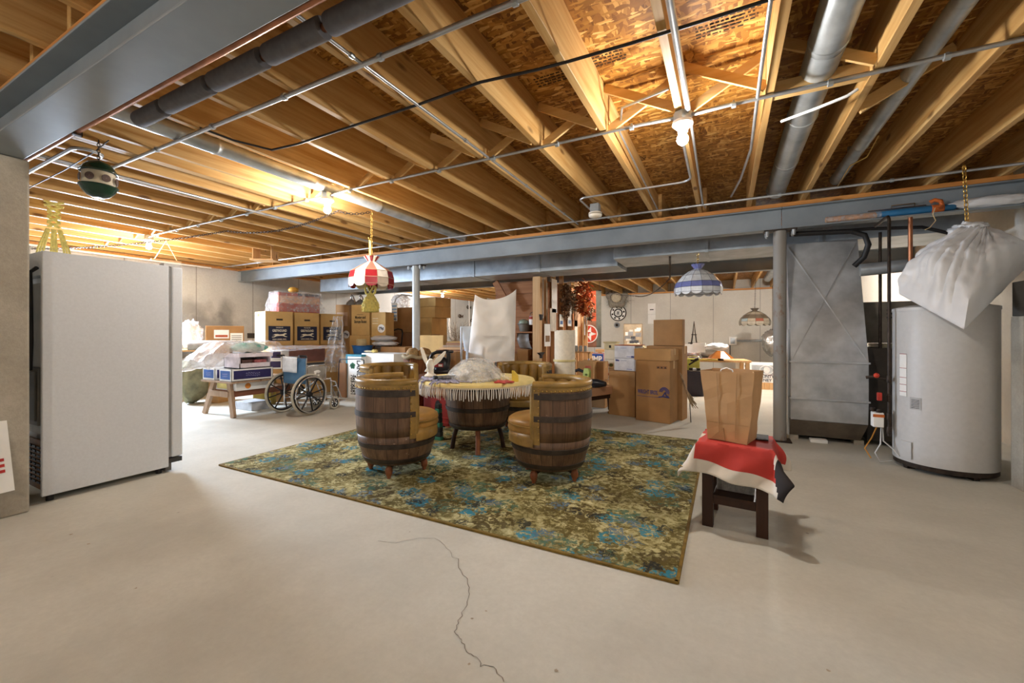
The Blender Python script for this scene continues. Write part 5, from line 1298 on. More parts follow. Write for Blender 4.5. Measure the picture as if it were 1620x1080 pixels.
o, W_, D_, H_ = carton('large brown carton with white bags on top behind the white file box', fit(602,641,549,640,8.05,-4,z0=0,z1=.90), .45, M['card2'])
for k, (w0, d0, zz, lb) in enumerate(((.29,.20,.045,'folded white plastic sack at the bottom of the flat pile'),(.30,.20,.04,'folded white plastic sack at the top of the flat pile'))):
    c = at(610-3*k, 549, 8.25); 
    tag(obj('folded_sack', blob(None,(c.x,c.y,.902+.055+k*.105),(w0,d0,.056),seed=40+k,amp=.14,flat=-.053), plain('#d8d6d6',.5,0,.06,8,.2), smooth=60), lb, 'sack')
q = at(573.5, 561, 8.15)
o = thing('blue_tub', 'blue plastic tub holding a tan canister behind the teal rimmed box', 'tub', (q.x,q.y,zat(563,8.15)))
obj('tub', MB().lathe([(.12,0),(.15,.0),(.19,.195),(.205,.20),(.207,.21)], 32, cap=False), plain('#2f6fb5',.4), o, smooth=50, solid=.004)
obj('tub_floor', MB().lathe([(.001,.004),(.149,.004)], 32), plain('#2f6fb5',.4), o)
tag(obj('canister', MB().lathe([(.09,.0),(.095,.01),(.095,.31),(.085,.325),(.001,.325)], 28, M=Matrix.Translation((q.x-.03,q.y,o.location.z+.01)), cap=False), plain('#cdb98c',.7), smooth=50), 'tan canister standing in the blue tub', 'canister')
carton('brown carton supporting the blue tub', dict(fit(558,590,0,0,8.0,0),z0=0,z1=o.location.z-.002), .35, M['card'])
# real estate sign
sg_ = thing('real_estate_sign', 'white land sale sign with green tree standing on its side in a black wire frame', 'sign', at(563.5,640,7.22)); sg_.location.z = 0
sg_.rotation_euler.z = rad(4); w_, h_ = .165, .62
obj('panel', MB().box(-w_,w_,-.006,.006,.06,.68), M['paper'], sg_)
blk = M['ink']
for s_, sz, x_, z_ in (('LAND',.115,.058,.54),('JE',.085,.12,.52),('703-0601',.095,-.085,.26),('429-5324',.09,-.020,.26),):
    txt(sg_, s_, sz, (x_,-.008,z_), blk, (90,90,0), bold=.02, name='sign_lettering')
for k in range(3): patch(sg_,'print_line',.02+k*.045,.028+k*.045,.12,.36,-.006,plain('#6d7a6d',.7),.001)
tc_ = MB()
for (cx_, cz_, r_) in ((.0,0,.035),(.03,.02,.028),(-.03,.018,.028),(.0,.035,.03),(.02,-.02,.025),(-.02,-.02,.025)): tc_.prism([(cx_+r_*math.cos(k*PI/6), cz_+r_*math.sin(k*PI/6)) for k in range(12)], 0, .002, Matrix.Translation((-.075,-.006,.585)) @ Matrix.Rotation(PI/2,4,'X'))
obj('tree_emblem', tc_, plain('#2c6a45',.7), sg_); obj('tree_trunk', MB().box(-.145,-.09,-.009,-.006,.578,.59), blk, sg_)
obj('wire_frame', MB().tube([(-.42,.0,.01),(-.40,0,.62),(-.37,0,.70),(.12,0,.715),(.17,0,.70),(.175,0,.5)], .009, 8), M['blackp'], sg_, smooth=60)
carton('brown carton with faded print behind the wire sign frame', fit(534,547,575,632,7.55,0,z0=0,z1=.62), .4, M['card4'])

# ---- right hand stack behind the pale post
tS = 9.6
o, W_, D_, H_ = carton('big dark brown carton left of the pale post', fit(616,652,0,0,tS,0,z0=0,z1=1.18), .30, M['card4'])
o, W_, D_, H_ = carton('brown carton under the cloudy plastic bag', fit(620,652,487,523,tS,0,z0=1.183), .28, M['card2'])
q = at(634,476,tS+.2); tag(obj('plastic_bag', blob(None,(q.x,q.y,o.location.z+H_+.14),(.22,.2,.17),seed=51,amp=.3,flat=-.137), M['film2'], smooth=60), 'cloudy plastic bag on the brown carton left of the pale post', 'bag')
o = thing('price_card', 'blue and white striped card hanging left of the pale post', 'card', at(624,494,8.9)); w_ = .075
ct, cb_ = zat(479,8.9)-o.location.z, zat(508,8.9)-o.location.z
obj('card', MB().box(-w_,w_,-.003,.003,cb_,ct), M['paper'], o)
for k in range(5): patch(o,'blue_stripe',-w_+.01,w_-.01,cb_+.03+k*.07,cb_+.06+k*.07,-.003,plain('#7fa6cf',.6),.001)
obj('hook_loop', MB().tube([(0,0,ct),(.03,.02,ct+.10),(.12,.08,ct+.18),(.25,.3,ct+.16)], .015, 8), plain('#c8c4c0',.5), o, smooth=60)
c1, W1, D1, H1 = carton('lowest carton of the three right of the pale post', fit(655,683,503,530,tS-.2,-6,z0=.86), .5, M['card3'], side=M['card2'])
o, W_, D_, H_ = carton('middle carton of the three right of the pale post with a white label', fit(655,688,486,503,tS-.2,-6,z0=c1.location.z+H1+.003), .52, M['card3'], side=M['card2'])
patch(o,'white_label',-W_/2+.03,-W_/2+.12,H_*.3,H_*.85,-D_/2,M['paper'])
top_z = o.location.z+H_+.003
carton('topmost carton of the three right of the pale post', fit(655,689,0,0,tS-.2,-6,z0=top_z,z1=top_z+.20), .5, M['card3'], side=M['card2'])
carton('wide carton on the floor under the three stacked ones', fit(657,696,0,0,tS-.25,-6,z0=0,z1=.857), .6, M['card'])
o = thing('paint_bucket', 'white bucket with brown lid beside the stacked cartons', 'bucket', at(689,530,9.0)); o.location.z = .86
obj('bucket', MB().lathe([(.07,0),(.085,.24),(.088,.25)], 24, cap=True), M['cream'], o, smooth=50); obj('lid', MB().lathe([(.09,.25),(.09,.275),(.001,.28)], 24), M['card4'], o, smooth=50)
# hand truck
o = thing('hand_truck', 'black hand truck loop standing in front of the dark brown carton', 'hand truck', at(630,530,9.15)); o.location.z = 0; a_ = o
obj('frame', MB().tube([(-.16,.0,.02),(-.16,0,1.15),(-.14,0,1.23),(.02,-.02,1.26),(.14,-.04,1.24),(.17,-.05,1.18),(.12,-.03,.95),(.05,0,.8),(.05,0,.02)], .018, 8), M['blackp'], o, smooth=60)
obj('cross_bar', MB().box(-.16,.05,-.012,.012,.5,.53).box(-.16,.05,-.012,.012,.9,.93), M['blackp'], o); obj('toe_plate', MB().box(-.2,.1,-.2,.0,.0,.015), M['blackp'], o)
for sx in (-.2,.09): obj('wheel', MB().lathe([(.03,-.025),(.10,-.025),(.11,0),(.10,.025),(.03,.025)], 20, M=Matrix.Translation((sx,.08,.11)) @ Matrix.Rotation(PI/2,4,'Y'), cap=True), M['blackp'], o, smooth=50)
# flat open boxes and frames in front of the stack
o, W_, D_, H_ = carton('flat tan picture carton standing behind the wicker hamper', fit(656,701,530,556,7.6,-6,z0=.55), .10, M['card3'], tape=False)
carton('low brown carton carrying the flat picture carton', fit(650,706,0,0,7.5,-6,z0=0,z1=.547), .5, M['card2'])
o = thing('frame_bundle', 'bundle of wooden picture frame pieces right of the wicker hamper', 'frames', at(706,548,6.4)); o.location.z = 0
carton('tan carton under the bundle of frame pieces', fit(676,722,0,0,6.2,-4,z0=0,z1=.80), .22, M['card'])
for k in range(6):
    zz = .815+k*.035; obj('frame_piece', MB().bar((-.30+.03*k,-.02+.05*k,zz),(.32-.02*k,.06+.02*k,zz+.004),.05,.03), [M['pine2'],M['sawwood'],M['board']][k%3], o)
o, W_, D_, H_ = carton('small brown carton right of the steam cleaner', fit(703,722,556,592,5.7,8,z0=.5), .3, M['card2'])
carton('tan carton holding up the small brown carton', fit(700,726,0,0,5.72,8,z0=0,z1=.497), .35, M['card3'])
carton('tan carton with an open flap behind the pillowcase', fit(706,742,539,560,8.3,0,z0=.55,z1=1.0), .4, M['card3'])
carton('plain carton under the open flap carton', fit(706,744,0,0,8.2,0,z0=0,z1=.547), .5, M['card'])
# wicker hamper
q = at(662, 597, 5.55)
o = thing('wicker_hamper', 'reddish wicker hamper with baskets in it beside the steam cleaner', 'hamper', (q.x,q.y,0))
wk = NT('wicker'); vv = wk.coord((1,1,1)); bt = wk.n('ShaderNodeTexBrick'); wk.l(wk.coord((40,40,40)), bt.inputs['Vector']); bt.inputs['Color1'].default_value = lin('#a5683a'); bt.inputs['Color2'].default_value = lin('#8f5530'); bt.inputs['Mortar'].default_value = lin('#5d3519'); bt.inputs['Scale'].default_value = 1.0; bt.inputs['Mortar Size'].default_value = .06
wm_ = wk.set(bt.outputs['Color'], .6)
obj('body', MB().lathe([(.16,0),(.175,.3),(.19,.84)], 32), wm_, o, smooth=50, solid=.01)
obj('liner', MB().tube([(.195*math.cos(k*PI/16), .195*math.sin(k*PI/16), .85+.012*math.sin(k*1.3)) for k in range(32)], .025, 8, closed=True), plain('#c3b393',.9), o, smooth=60)
obj('bottom', MB().lathe([(.001,.01),(.165,.01)], 24), wm_, o)
for k, (dx, lb) in enumerate(((-.07,'round basket poking out of the hamper on the left'),(.08,'round basket poking out of the hamper on the right'))):
    tag(obj('small_basket', MB().lathe([(.02,-.05),(.085,-.04),(.095,.0),(.08,.05),(.02,.085),(.001,.088)], 20, M=Matrix.Translation((q.x+dx*RV.x,q.y+dx*RV.y,.88)) @ Matrix.Rotation(rad(25-40*k),4,'Y')), plain('#b79a6d' if k == 0 else '#a07c4d',.8,0,.2,40), smooth=60), lb, 'basket')
# small red crate table with steam cleaner
q = at(696, 592, 5.3)
ZK = zat(590, 5.3)
o = thing('red_crate', 'red plastic crate with cut-outs under the steam cleaner', 'crate', (q.x+.10,q.y,0))
rc = plain('#9a2c22',.5,0,.1,6)
obj('crate', MB().box(-.20,.18,-.20,.20,.03,.40), rc, o, bevel=.01)
obj('slot', MB().prism([(.045*math.cos(k*PI/8),.09*math.sin(k*PI/8)) for k in range(16)],0,.004,Matrix.Translation((.02,-.20,.25)) @ Matrix.Rotation(PI/2,4,'X')), M['ink'], o)
obj('rib', MB().box(-.20,.18,-.206,-.20,.06,.075).box(-.20,.18,-.206,-.20,.12,.135), rc, o); obj('runner', MB().box(-.2,-.15,-.2,.2,0,.03).box(.13,.18,-.2,.2,0,.03), M['board'], o)
obj('top_board', MB().box(-.26,.22,-.22,.22,.40,ZK-.002), M['board'], o)
p_ = at(694, 640, 4.45)
o = thing('green_bag', 'black and green striped bag hanging between chair and table', 'bag', (p_.x,p_.y,0))
gg = MB(); 
for k in range(8):
    z0 = .0+k*.05; gg.box(-.045+.003*k,.045-.003*k,-.03,.03,z0,z0+.05,None,0 if k % 3 == 0 else 1)
obj('bag', gg, [plain('#3f8a74',.6), plain('#3a3d3b',.7)], o, bevel=.008)
sc_ = thing('steam_cleaner', 'black canister steam cleaner with big curved handle on the red crate', 'steam cleaner', (q.x+.02,q.y,ZK), rad(14))
bk = plain('#232225',.3,0,.05,8)
obj('base', MB().box(-.13,.15,-.09,.09,.0,.05), bk, sc_, bevel=.02)
obj('body', MB().lathe([(.10,.05),(.105,.08),(.098,.135),(.075,.18),(.045,.205),(.001,.21)], 28, M=Matrix.Translation((.01,0,0)) @ Matrix.Diagonal((1,.8,1,1))), bk, sc_, smooth=60)
obj('handle', MB().tube([(-.13,0,.03),(-.145,0,.12),(-.148,0,.19),(-.12,0,.245),(-.06,0,.268),(.06,0,.275),(.16,0,.278)], [.022,.02,.02,.022,.022,.024,.018], 12), bk, sc_, smooth=60)
obj('column', MB().tube([(.08,0,.05),(.10,0,.16),(.10,0,.27)], .026, 12), bk, sc_, smooth=60)
patch(sc_,'red_badge',-.07,.06,.085,.13,-.084,plain('#b3343a',.5)); patch(sc_,'white_badge',.0,.05,.093,.12,-.087,M['paper'],.002)
obj('cap', MB().lathe([(.03,.205),(.034,.215),(.026,.235),(.001,.24)], 16, M=Matrix.Translation((-.01,0,0))), plain('#8d8f92',.3,.5), sc_, smooth=60)

# ---- wall ornaments and twigs on the left wall far back
for px, py, lb, c in ((694,499,'small dark metal fish ornament, leftmost on the left wall','#5b5046'),(703,500,'small rust coloured fish ornament on the left wall','#8a5a34'),(728,500,'dark fish ornament above the dry twigs','#5f4c40'),(741,486,'dark bird ornament high on the left wall','#4b4744'),(747,507,'dark fish ornament right of the dry twigs','#54483f')):
    p_ = atx(px, py, XL+.03)
    o = thing('fish_ornament', lb, 'ornament', p_)
    obj('body', MB().prism([(-.13,0),(-.07,.07),(.04,.07),(.12,.0),(.2,.06),(.2,-.06),(.12,-.01),(.04,-.07),(-.07,-.06)], -.01,.01, Matrix.Rotation(PI/2,4,'Z') @ Matrix.Rotation(PI/2,4,'X')), plain(c,.5,.4), o)
    obj('eye', MB().ball((.012,-.08,.01), .016, 8, 5), M['cream'], o)
q = atx(722, 540, -8.6)
o = thing('dry_twigs', 'bundle of dry thorny twigs standing by the left wall', 'twigs', (q.x,q.y,.0))
obj('pot', MB().lathe([(.14,0),(.19,.5),(.2,.52)], 20, cap=True), M['card4'], o, smooth=50)
tw = MB(); random.seed(77)
for k in range(34):
    a = random.uniform(0,2*PI); L = random.uniform(1.0,1.55); tl = random.uniform(.1,.55); P = [Vector((0,0,.3))]
    for j in range(1,7): P.append(Vector((math.cos(a)*tl*(j/6)**1.5, math.sin(a)*tl*(j/6)**1.5, .3+L*j/6*(1-.12*tl)))+Vector((random.uniform(-.03,.03),random.uniform(-.03,.03),0)))
    tw.tube(P, [.008,.007,.006,.005,.004,.003,.002], 4)
    for j in range(2,6):
        d = Vector((random.uniform(-1,1),random.uniform(-1,1),random.uniform(.2,1))).normalized()*random.uniform(.1,.25); tw.tube([P[j],P[j]+d], [.004,.002], 4)
obj('twig', tw, plain('#6e5f50',.9), o)['kind'] = 'stuff'
conduit('white drain pipe down the left wall with a bend at the foot', [atx(710,471,XL+.06), atx(711,515,XL+.06), atx(712,531,XL+.08), atx(717,537,XL+.15)], .045, 'white', 'drain_pipe', 'pipe', 12)
conduit('thin white pipe on the left wall behind the pillowcase', [atx(742,473,XL+.05), atx(743,530,XL+.05)], .03, 'white', 'drain_pipe', 'pipe', 10)
conduit('slim silver pole standing left of the pillowcase', [Vector((at(730,560,5.4).x,at(730,560,5.4).y,0)), at(730,518,5.4)], .014, 'emt', 'pole', 'pole', 10)

# ---- pillowcase over a stand
tP = 5.8; p0 = at(784, 528, tP)
o = thing('pillowcase', 'white pillowcase draped over a stand behind the barrel table', 'pillowcase', (p0.x,p0.y,0), YAW)
pxu = tP/FPX
zt_, zb_ = zat(466,tP), zat(572,tP)
def pil(u, v):
    a = 2*PI*u; c_ = math.cos(a); s_ = math.sin(a)
    hw = .255 - .0*v; lx = -.045*(1-v)*1.0
    x = math.copysign(abs(c_)**.75, c_)*(.29 + .04*(1-v)); dpt = .075*(1-v**6)+.012
    top = zt_ - .045 + .055*abs(x/.27)**3.2 + .035*(x/.27) - .02*math.cos(x*9)
    bot = zb_ - .01 + .02*math.sin(x*9) + (.0 if x > -.1 else .02)
    z = bot + (top-bot)*v; y = s_*dpt + (.030*math.sin(x*13+z*5+1.2)+.022*abs(nz((x,0,z),5,2))*2)*(1-v*.35) + .015*nz((x,0,z),9)
    return Vector((x+lx - .02*(1-v), y, z))
obj('cloth', MB().grid(pil, 72, 30, closed=True), plain('#ece8e2',.7,0,.02,5,.05), o, smooth=60)
obj('hem_fold', MB().tube([Vector((-.16+.32*k/12,-.105-.0*k,zb_+.36+.004*math.sin(k))) for k in range(13)], .004, 6), plain('#ddd8d0',.7), o)
obj('stand_pole', MB().tube([(0,.0,.02),(0,0,zb_+.4)], .014, 8), M['emt'], o); obj('stand_base', MB().lathe([(.16,0),(.15,.02),(.02,.03)], 24, cap=True), M['iron'], o)
tPb = 6.2; p0 = at(744, 528, tPb)
o = thing('blue_bag', 'pale blue plastic bag hanging behind the pillowcase', 'bag', (p0.x,p0.y,0), YAW)
zt2, zb2_ = zat(516,tPb), zat(576,tPb)
def bb(u, v):
    a = 2*PI*u; x = math.copysign(abs(math.cos(a))**.8, math.cos(a))*(.15-.03*(1-v)) + .07*(1-v); y = math.sin(a)*(.05*(1-v**5)+.008)
    return Vector((x, y+.015*nz((x,0,v),9), zb2_+(zt2-zb2_)*v + .01*x))
obj('bag', MB().grid(bb, 48, 20, closed=True), plain('#d3dee8',.4,0,.03,5), o, smooth=60)
obj('stand_pole', MB().tube([(.05,0,0),(.03,0,zt2-.05)], .012, 8), M['emt'], o)
q = at(738, 563, 6.3); o, W_, D_, H_ = carton('small bright blue carton behind the pale blue bag', fit(731,744,551,571,7.1,0,z0=.68), .15, plain('#3f86bd',.5), tape=False)
carton('brown carton under the bright blue carton', fit(728,756,0,0,7.05,0,z0=0,z1=.677), .35, M['card2'])

# ---- stair wall: stud wall running back and boarded side
WX = -2.93
for k, yy in enumerate((6.62,7.02,7.45,7.9,8.4,8.85,9.2,9.55)):
    lb = ['pale pine stud at the front corner of the stair wall','second pine stud of the stair wall','third pine stud of the stair wall','fourth pine stud of the stair wall','fifth pine stud of the stair wall','sixth pine stud of the stair wall','seventh pine stud of the stair wall','last pine stud of the stair wall'][k]
    ht = 2.15 if yy < 7 else 2.5 if not 8.3 < yy < 8.8 else 2.25
    struct('wall_stud', MB().box(WX-.07,WX+.07 if k == 0 else WX+.02,yy-.02,yy+.07 if k == 0 else yy+.02,0,ht), M['pine2'], lb, 'stud', bevel=.003)
struct('wall_stair', MB().box(WX-.10,WX-.072,6.7,9.57,0,2.15), wood('stair_sheathing','#8a5a3c','#a8754f',2,.7), 'brown boarded side of the stair wall', 'wall')
struct('wall_stair_end', MB().box(-4.05,WX-.08,7.15,7.18,0,2.16), M['board'], 'reddish boarded wall behind the pillowcase', 'wall')
for k in range(9): struct('trim_5', MB().box(-4.05,WX-.09,7.128,7.149,.12+k*.225,.32+k*.225), M['board'], 'horizontal barn board of the wall behind the pillowcase', 'trim', 'barn boards behind the pillowcase', bevel=.003)
tag(obj('stair_stringer', MB().bar((-3.95,6.95,2.15),(-3.62,6.95,1.62),.12,.04,up=(0,1,0)), M['board']), 'sloping brown stair stringer above the pillowcase', 'stair stringer', kind='structure')
sh_ = thing('wall_shelf', 'narrow wooden shelf on the boarded wall', 'shelf', (-3.28,7.04,1.18)); obj('board', MB().box(-.32,.30,-.08,.08,-.012,.012), M['board'], sh_); obj('bracket', MB().box(-.25,-.22,-.06,.08,-.10,-.012).box(.2,.23,-.06,.08,-.10,-.012), M['board'], sh_)
q = aty(829, 497, 7.0)
o = thing('tin_lantern', 'grey tin scoop lantern on the boarded wall', 'lantern', (q.x,7.02,1.195))
obj('bucket', MB().lathe([(.09,0),(.12,.13),(.14,.14),(.14,.15)], 20, cap=True), plain('#7d786f',.5,.5), o, smooth=50); obj('cap', MB().ball((-.02,0,.17),.08,16,8,(1.2,1,.8)), plain('#8f9a86',.5,.3), o, smooth=70)
q = aty(840, 497, 6.9)
o = thing('paint_can', 'small red and white can hanging beside the front stud', 'can', (q.x-.02,7.0,1.32)); obj('can', MB().lathe([(.06,0),(.06,.16),(.001,.16)], 20), M['paper'], o, smooth=50); obj('red_band', MB().lathe([(.061,.10),(.061,.155)], 20), plain('#b3402f',.6), o); obj('bail', MB().tube([(-.055,0,.15),(-.04,0,.21),(0,0,.235),(.04,0,.21),(.055,0,.15)], .006, 6), M['chrome'], o, smooth=60); obj('peg', MB().tube([(0,0,.23),(0,.13,.23)], .008, 6), M['iron'], o)
q = aty(826, 540, 7.0); tag(obj('grey_bag', MB().grid(lambda u, v: Vector((q.x-.14+.26*u+.07*v, 7.06-.06*math.sin(PI*v)-.02*math.sin(7*u), zat(525,7.3)-.30*v-.02*u)), 16, 12), plain('#8b857f',.4,0,.15,8), smooth=60, solid=.004), 'shiny grey plastic bag pinned to the boarded wall', 'bag')
for px, py, ww, lb in ((812,572,.13,'small tan carton low on the boarded wall, left of two'),(828,566,.16,'small tan carton with white tape low on the boarded wall, right of two')):
    q = aty(px, 583, 6.95); o, W_, D_, H_ = carton(lb, dict(p=Vector((q.x-ww/2,6.85,0)),w=ww+.06,a=0,z0=.56,z1=.78 if ww < .15 else .86), .22, M['card2'])
carton('brown carton against the boarded wall under two small cartons', dict(p=Vector((-3.6,6.80,0)),w=.56,a=0,z0=0,z1=.557), .30, M['card4'])
# things hung on the studs
def hung(name, label, cat, px, py, w_, h_, m, dx=.10, extra=None):
    p_ = atx(px, py, WX+dx); o = thing(name, label, cat, p_, PI/2)
    obj('sheet', MB().box(-w_/2,w_/2,-.004,.004,-h_/2,h_/2), m, o)
    obj('nail', MB().tube([(0,.0,h_/2-.01),(0,.085,h_/2-.005)], .004, 6), M['iron'], o)
    if extra: obj('print', MB().box(-w_*.35,w_*.35,-.006,-.004,-h_*.3,-h_*.02), extra, o)
    return o
hung('paper_tag','white paper tag on the front studs with brown print','tag',866,530,.28,.40,M['paper'],.09,plain('#8a6a4a',.7))
hung('paper_sack','long white paper bag hanging on the stud wall','paper',877,468,.26,.62,M['paper'],.09)
hung('paper_sack','crumpled beige paper hanging under the long white one','paper',875,506,.30,.42,plain('#d5cabb',.8,0,.1,9),.09)
hung('photo_card','small blue framed card on the stud wall','card',888,507,.20,.24,M['paper'],.09,plain('#4f6fa5',.6))
hung('photo_card','small white card right of the blue framed card','card',901,506,.22,.25,M['paper'],.09,plain('#8a97ad',.6))
hung('paper_tag','brown paper sheet on the stud wall','paper',913,498,.42,.50,plain('#a58468',.8),.09)
hung('paper_tag','pale pointed paper near the carpet roll top','paper',911,527,.20,.55,plain('#e0d6c8',.8),.09)
for px, py0, py1, c, lb in ((859,441,503,'#b9b2a8','pale yardstick on the front studs, left of two'),(865,447,516,'#d4c4a6','pale yardstick on the front studs, right of two'),(925,495,530,'#c9c6c0','silver strip hanging under the leaf garland'),(922.4,508,545,'#b99a6a','wooden strip hanging beside the carpet roll'),(928,492,515,'#d8d4cc','white strip hanging under the leaf garland')):
    a_, b_ = atx(px,py0,WX+.03), atx(px,py1,WX+.03)
    tag(obj('yardstick', MB().box(a_.x-.004,a_.x+.004,a_.y-.02,a_.y+.02,b_.z,a_.z), plain(c,.5)), lb, 'stick')
for px, py, lb in ((856,500,'small black bracket on the front stud'),(856,560,'wide black bracket low on the front stud')):
    p_ = atx(px,py,WX+.10); o = thing('shelf_bracket', lb, 'bracket', p_, PI/2); wd = .05 if py < 520 else .14
    obj('plate', MB().prism([(-wd,.03),(wd,.03),(.03,-.02),(.02,-.07),(-.02,-.07),(-.03,-.02)], -.02,.02, Matrix.Rotation(PI/2,4,'X')), M['ink'], o)
random.seed(9)
def bunch(label, name, cat, px0, py0, py1, tx, spread, n, cols, leaf, WXd=.16):
    a_, b_ = atx(px0,py0,WX+WXd), atx(px0,py1,WX+WXd); o = thing(name, label, cat, a_); L = a_.z-b_.z
    obj('stem', MB().tube([(0,0,0),(0.02,0,-L*.5),(0,0,-L*.9)], .008, 6), plain('#6b5640',.9), o)
    for ci, c in enumerate(cols):
        mb = MB()
        for k in range(n):
            t = random.random(); r_ = spread*math.sin(PI*min(.95,t*.8+.15))*math.sqrt(random.random()); a = random.uniform(0,2*PI)
            p_ = Vector((r_*math.cos(a)*.6, r_*math.sin(a), -L*t)); d = Vector((random.uniform(-1,1),random.uniform(-1,1),random.uniform(-1,.4))).normalized(); s_ = leaf*random.uniform(.6,1.2)
            x = d.cross(Vector((.3,.2,1))).normalized(); y = x.cross(d)
            mb.poly([p_, p_+d*s_*.5+x*s_*.35+y*s_*.08, p_+d*s_, p_+d*s_*.5-x*s_*.35+y*s_*.08])
        obj('leaves', mb, plain(c,.8,0,.15,9), o)['kind'] = 'stuff'
bunch('orange autumn leaf garland hanging at the end of the stud wall','leaf_garland','garland',924,446,496,0,.30,150,('#c9622f','#d88443','#a04a26'),.12,.32)
bunch('brown dried flower bunch hanging on the stud wall','dried_bunch','dried flowers',896,452,500,0,.17,120,('#6e4d33','#866447'),.10)
bunch('dusty dried herb bunch between the brown bunch and the leaf garland','dried_bunch','dried flowers',906,462,492,0,.14,70,('#7d6a55','#a89274'),.09)
bunch('grey green dried bunch below the leaf garland','dried_bunch','dried flowers',934,478,506,0,.14,70,('#6f6552','#8a7c62'),.09)
for px, py, lb in ((901,484,'small white bottle on the stud wall, upper of two'),(901,493,'small white bottle on the stud wall, lower of two')):
    p_ = atx(px,py,WX+.12); o = thing('small_bottle', lb, 'bottle', p_); obj('bottle', MB().lathe([(.03,-.07),(.04,-.06),(.04,.03),(.015,.06),(.015,.09)], 14, cap=True), M['paper'], o, smooth=50); obj('cap', MB().lathe([(.018,.08),(.018,.10)], 10, cap=True), M['ink'], o)

# ---- rolled carpet standing behind the right chair
q = at(893, 560, 5.15); zz = zat(523,5.15)
o = thing('carpet_roll', 'cream carpet roll standing upright behind the right barrel chair', 'roll', (q.x,q.y,0))
cm_ = plain('#e2d8c4',.9,0,.05,30,.2)
spi = MB()
for k in range(140):
    a0, a1 = k*.18, (k+1)*.18; r0, r1 = .03+.0040*a0, .03+.0040*a1
    if r1 > .134: break
    c = [Vector((r0*math.cos(a0),r0*math.sin(a0),.0)), Vector((r1*math.cos(a1),r1*math.sin(a1),.0))]
    spi.poly([c[0],c[1],c[1]+Vector((0,0,zz+.008*math.sin(a1*1.3))),c[0]+Vector((0,0,zz+.008*math.sin(a0*1.3)))])
obj('carpet', spi, cm_, o, smooth=60, solid=.009)
obj('tape_band', MB().lathe([(.1385,zz*.68),(.140,zz*.683),(.140,zz*.70),(.1385,zz*.703)], 40), plain('#d8c88e',.4), o)

# ---- banner and yard sign behind the stud wall
o = thing('station_banner', 'orange and black banner with a star roundel behind the leaf garland', 'banner', aty(940, 508, 10.9))
X0_, X1_ = aty(920,508,10.9).x-o.location.x, aty(951,508,10.9).x-o.location.x; zt_, zb_ = aty(940,460,10.9).z-o.location.z, aty(940,549,10.9).z-o.location.z
def ban(u, v): 
    x = X0_+(X1_-X0_)*u; return Vector((x, .03*math.sin(u*7+v*2), zt_+(zb_-zt_)*v))
obj('cloth', MB().grid(ban, 24, 30, mi=lambda u, v: 1 if u > .74 else (2 if v > .52 else 0)), [plain('#e8683f',.7), plain('#77776c',.7), plain('#9b6a52',.7)], o, smooth=60, solid=.004)
p_ = aty(932, 528, 10.85) - o.location; Rr = (aty(946,528,10.85)-aty(932,528,10.85)).length
Mb = Matrix.Translation(p_) @ Matrix.Rotation(PI/2,4,'X')
obj('roundel_border', MB().prism([(Rr*math.cos(k*PI/20),Rr*math.sin(k*PI/20)) for k in range(40)],0.02,.03,Mb), M['paper'], o)
obj('roundel', MB().prism([(Rr*.9*math.cos(k*PI/20),Rr*.9*math.sin(k*PI/20)) for k in range(40)],.03,.034,Mb), plain('#d9492f',.6), o)
obj('star', MB().prism([((Rr*.86 if k%2==0 else Rr*.34)*math.cos(k*PI/5),(Rr*.86 if k%2==0 else Rr*.34)*math.sin(k*PI/5)) for k in range(10)],.034,.038,Mb), M['paper'], o)
lt_ = obj('letter', MB().box(-Rr*.22,Rr*.22,-.042,-.038,Rr*.08,Rr*.2).box(-Rr*.06,Rr*.06,-.042,-.038,-Rr*.25,Rr*.1), plain('#d9492f',.6), o); lt_.location = p_
obj('hanging_rod', MB().tube([(X0_,0,zt_),(X1_,0,zt_)], .012, 8).tube([(X0_+.05,0,zt_),(X0_+.05,0,2.54-o.location.z)], .006, 6).tube([(X1_-.05,0,zt_),(X1_-.05,0,2.54-o.location.z)], .006, 6), M['iron'], o)
sgT = thing('yard_sign', 'blue and white election yard sign with a red border behind the carpet roll', 'sign', aty(940, 600, 9.72)); sgT.location.z = 0
xa, xb = aty(917,600,9.72).x-sgT.location.x, aty(956,600,9.72).x-sgT.location.x; za, zb_ = aty(940,592,9.72).z, aty(940,558,9.72).z
obj('panel', MB().box(xa,xb,-.004,.004,za,zb_), M['paper'], sgT)
obj('red_border', MB().box(xa,xb,-.006,-.004,zb_-.012,zb_).box(xb-.012,xb,-.006,-.004,za,zb_), plain('#c8404a',.6), sgT)
obj('blue_field', MB().box(xa+.02,xb-.02,-.006,-.004,zb_-.28,zb_-.022).box(xb-.05,xb-.02,-.006,-.004,za+.02,zb_-.28), plain('#2c52a8',.6), sgT)
txt(sgT,'TRUMP',.19,((xa+xb)/2-.01,-.007,zb_-.15),M['paper'],width=(xb-xa)*.86,bold=.035)
obj('wire_leg', MB().tube([(xa+.1,.006,0),(xa+.1,.006,za+.1)], .004, 6), M['galv'], sgT); obj('wire_leg', MB().tube([(xb-.1,.006,0),(xb-.1,.006,za+.1)], .004, 6), M['galv'], sgT)
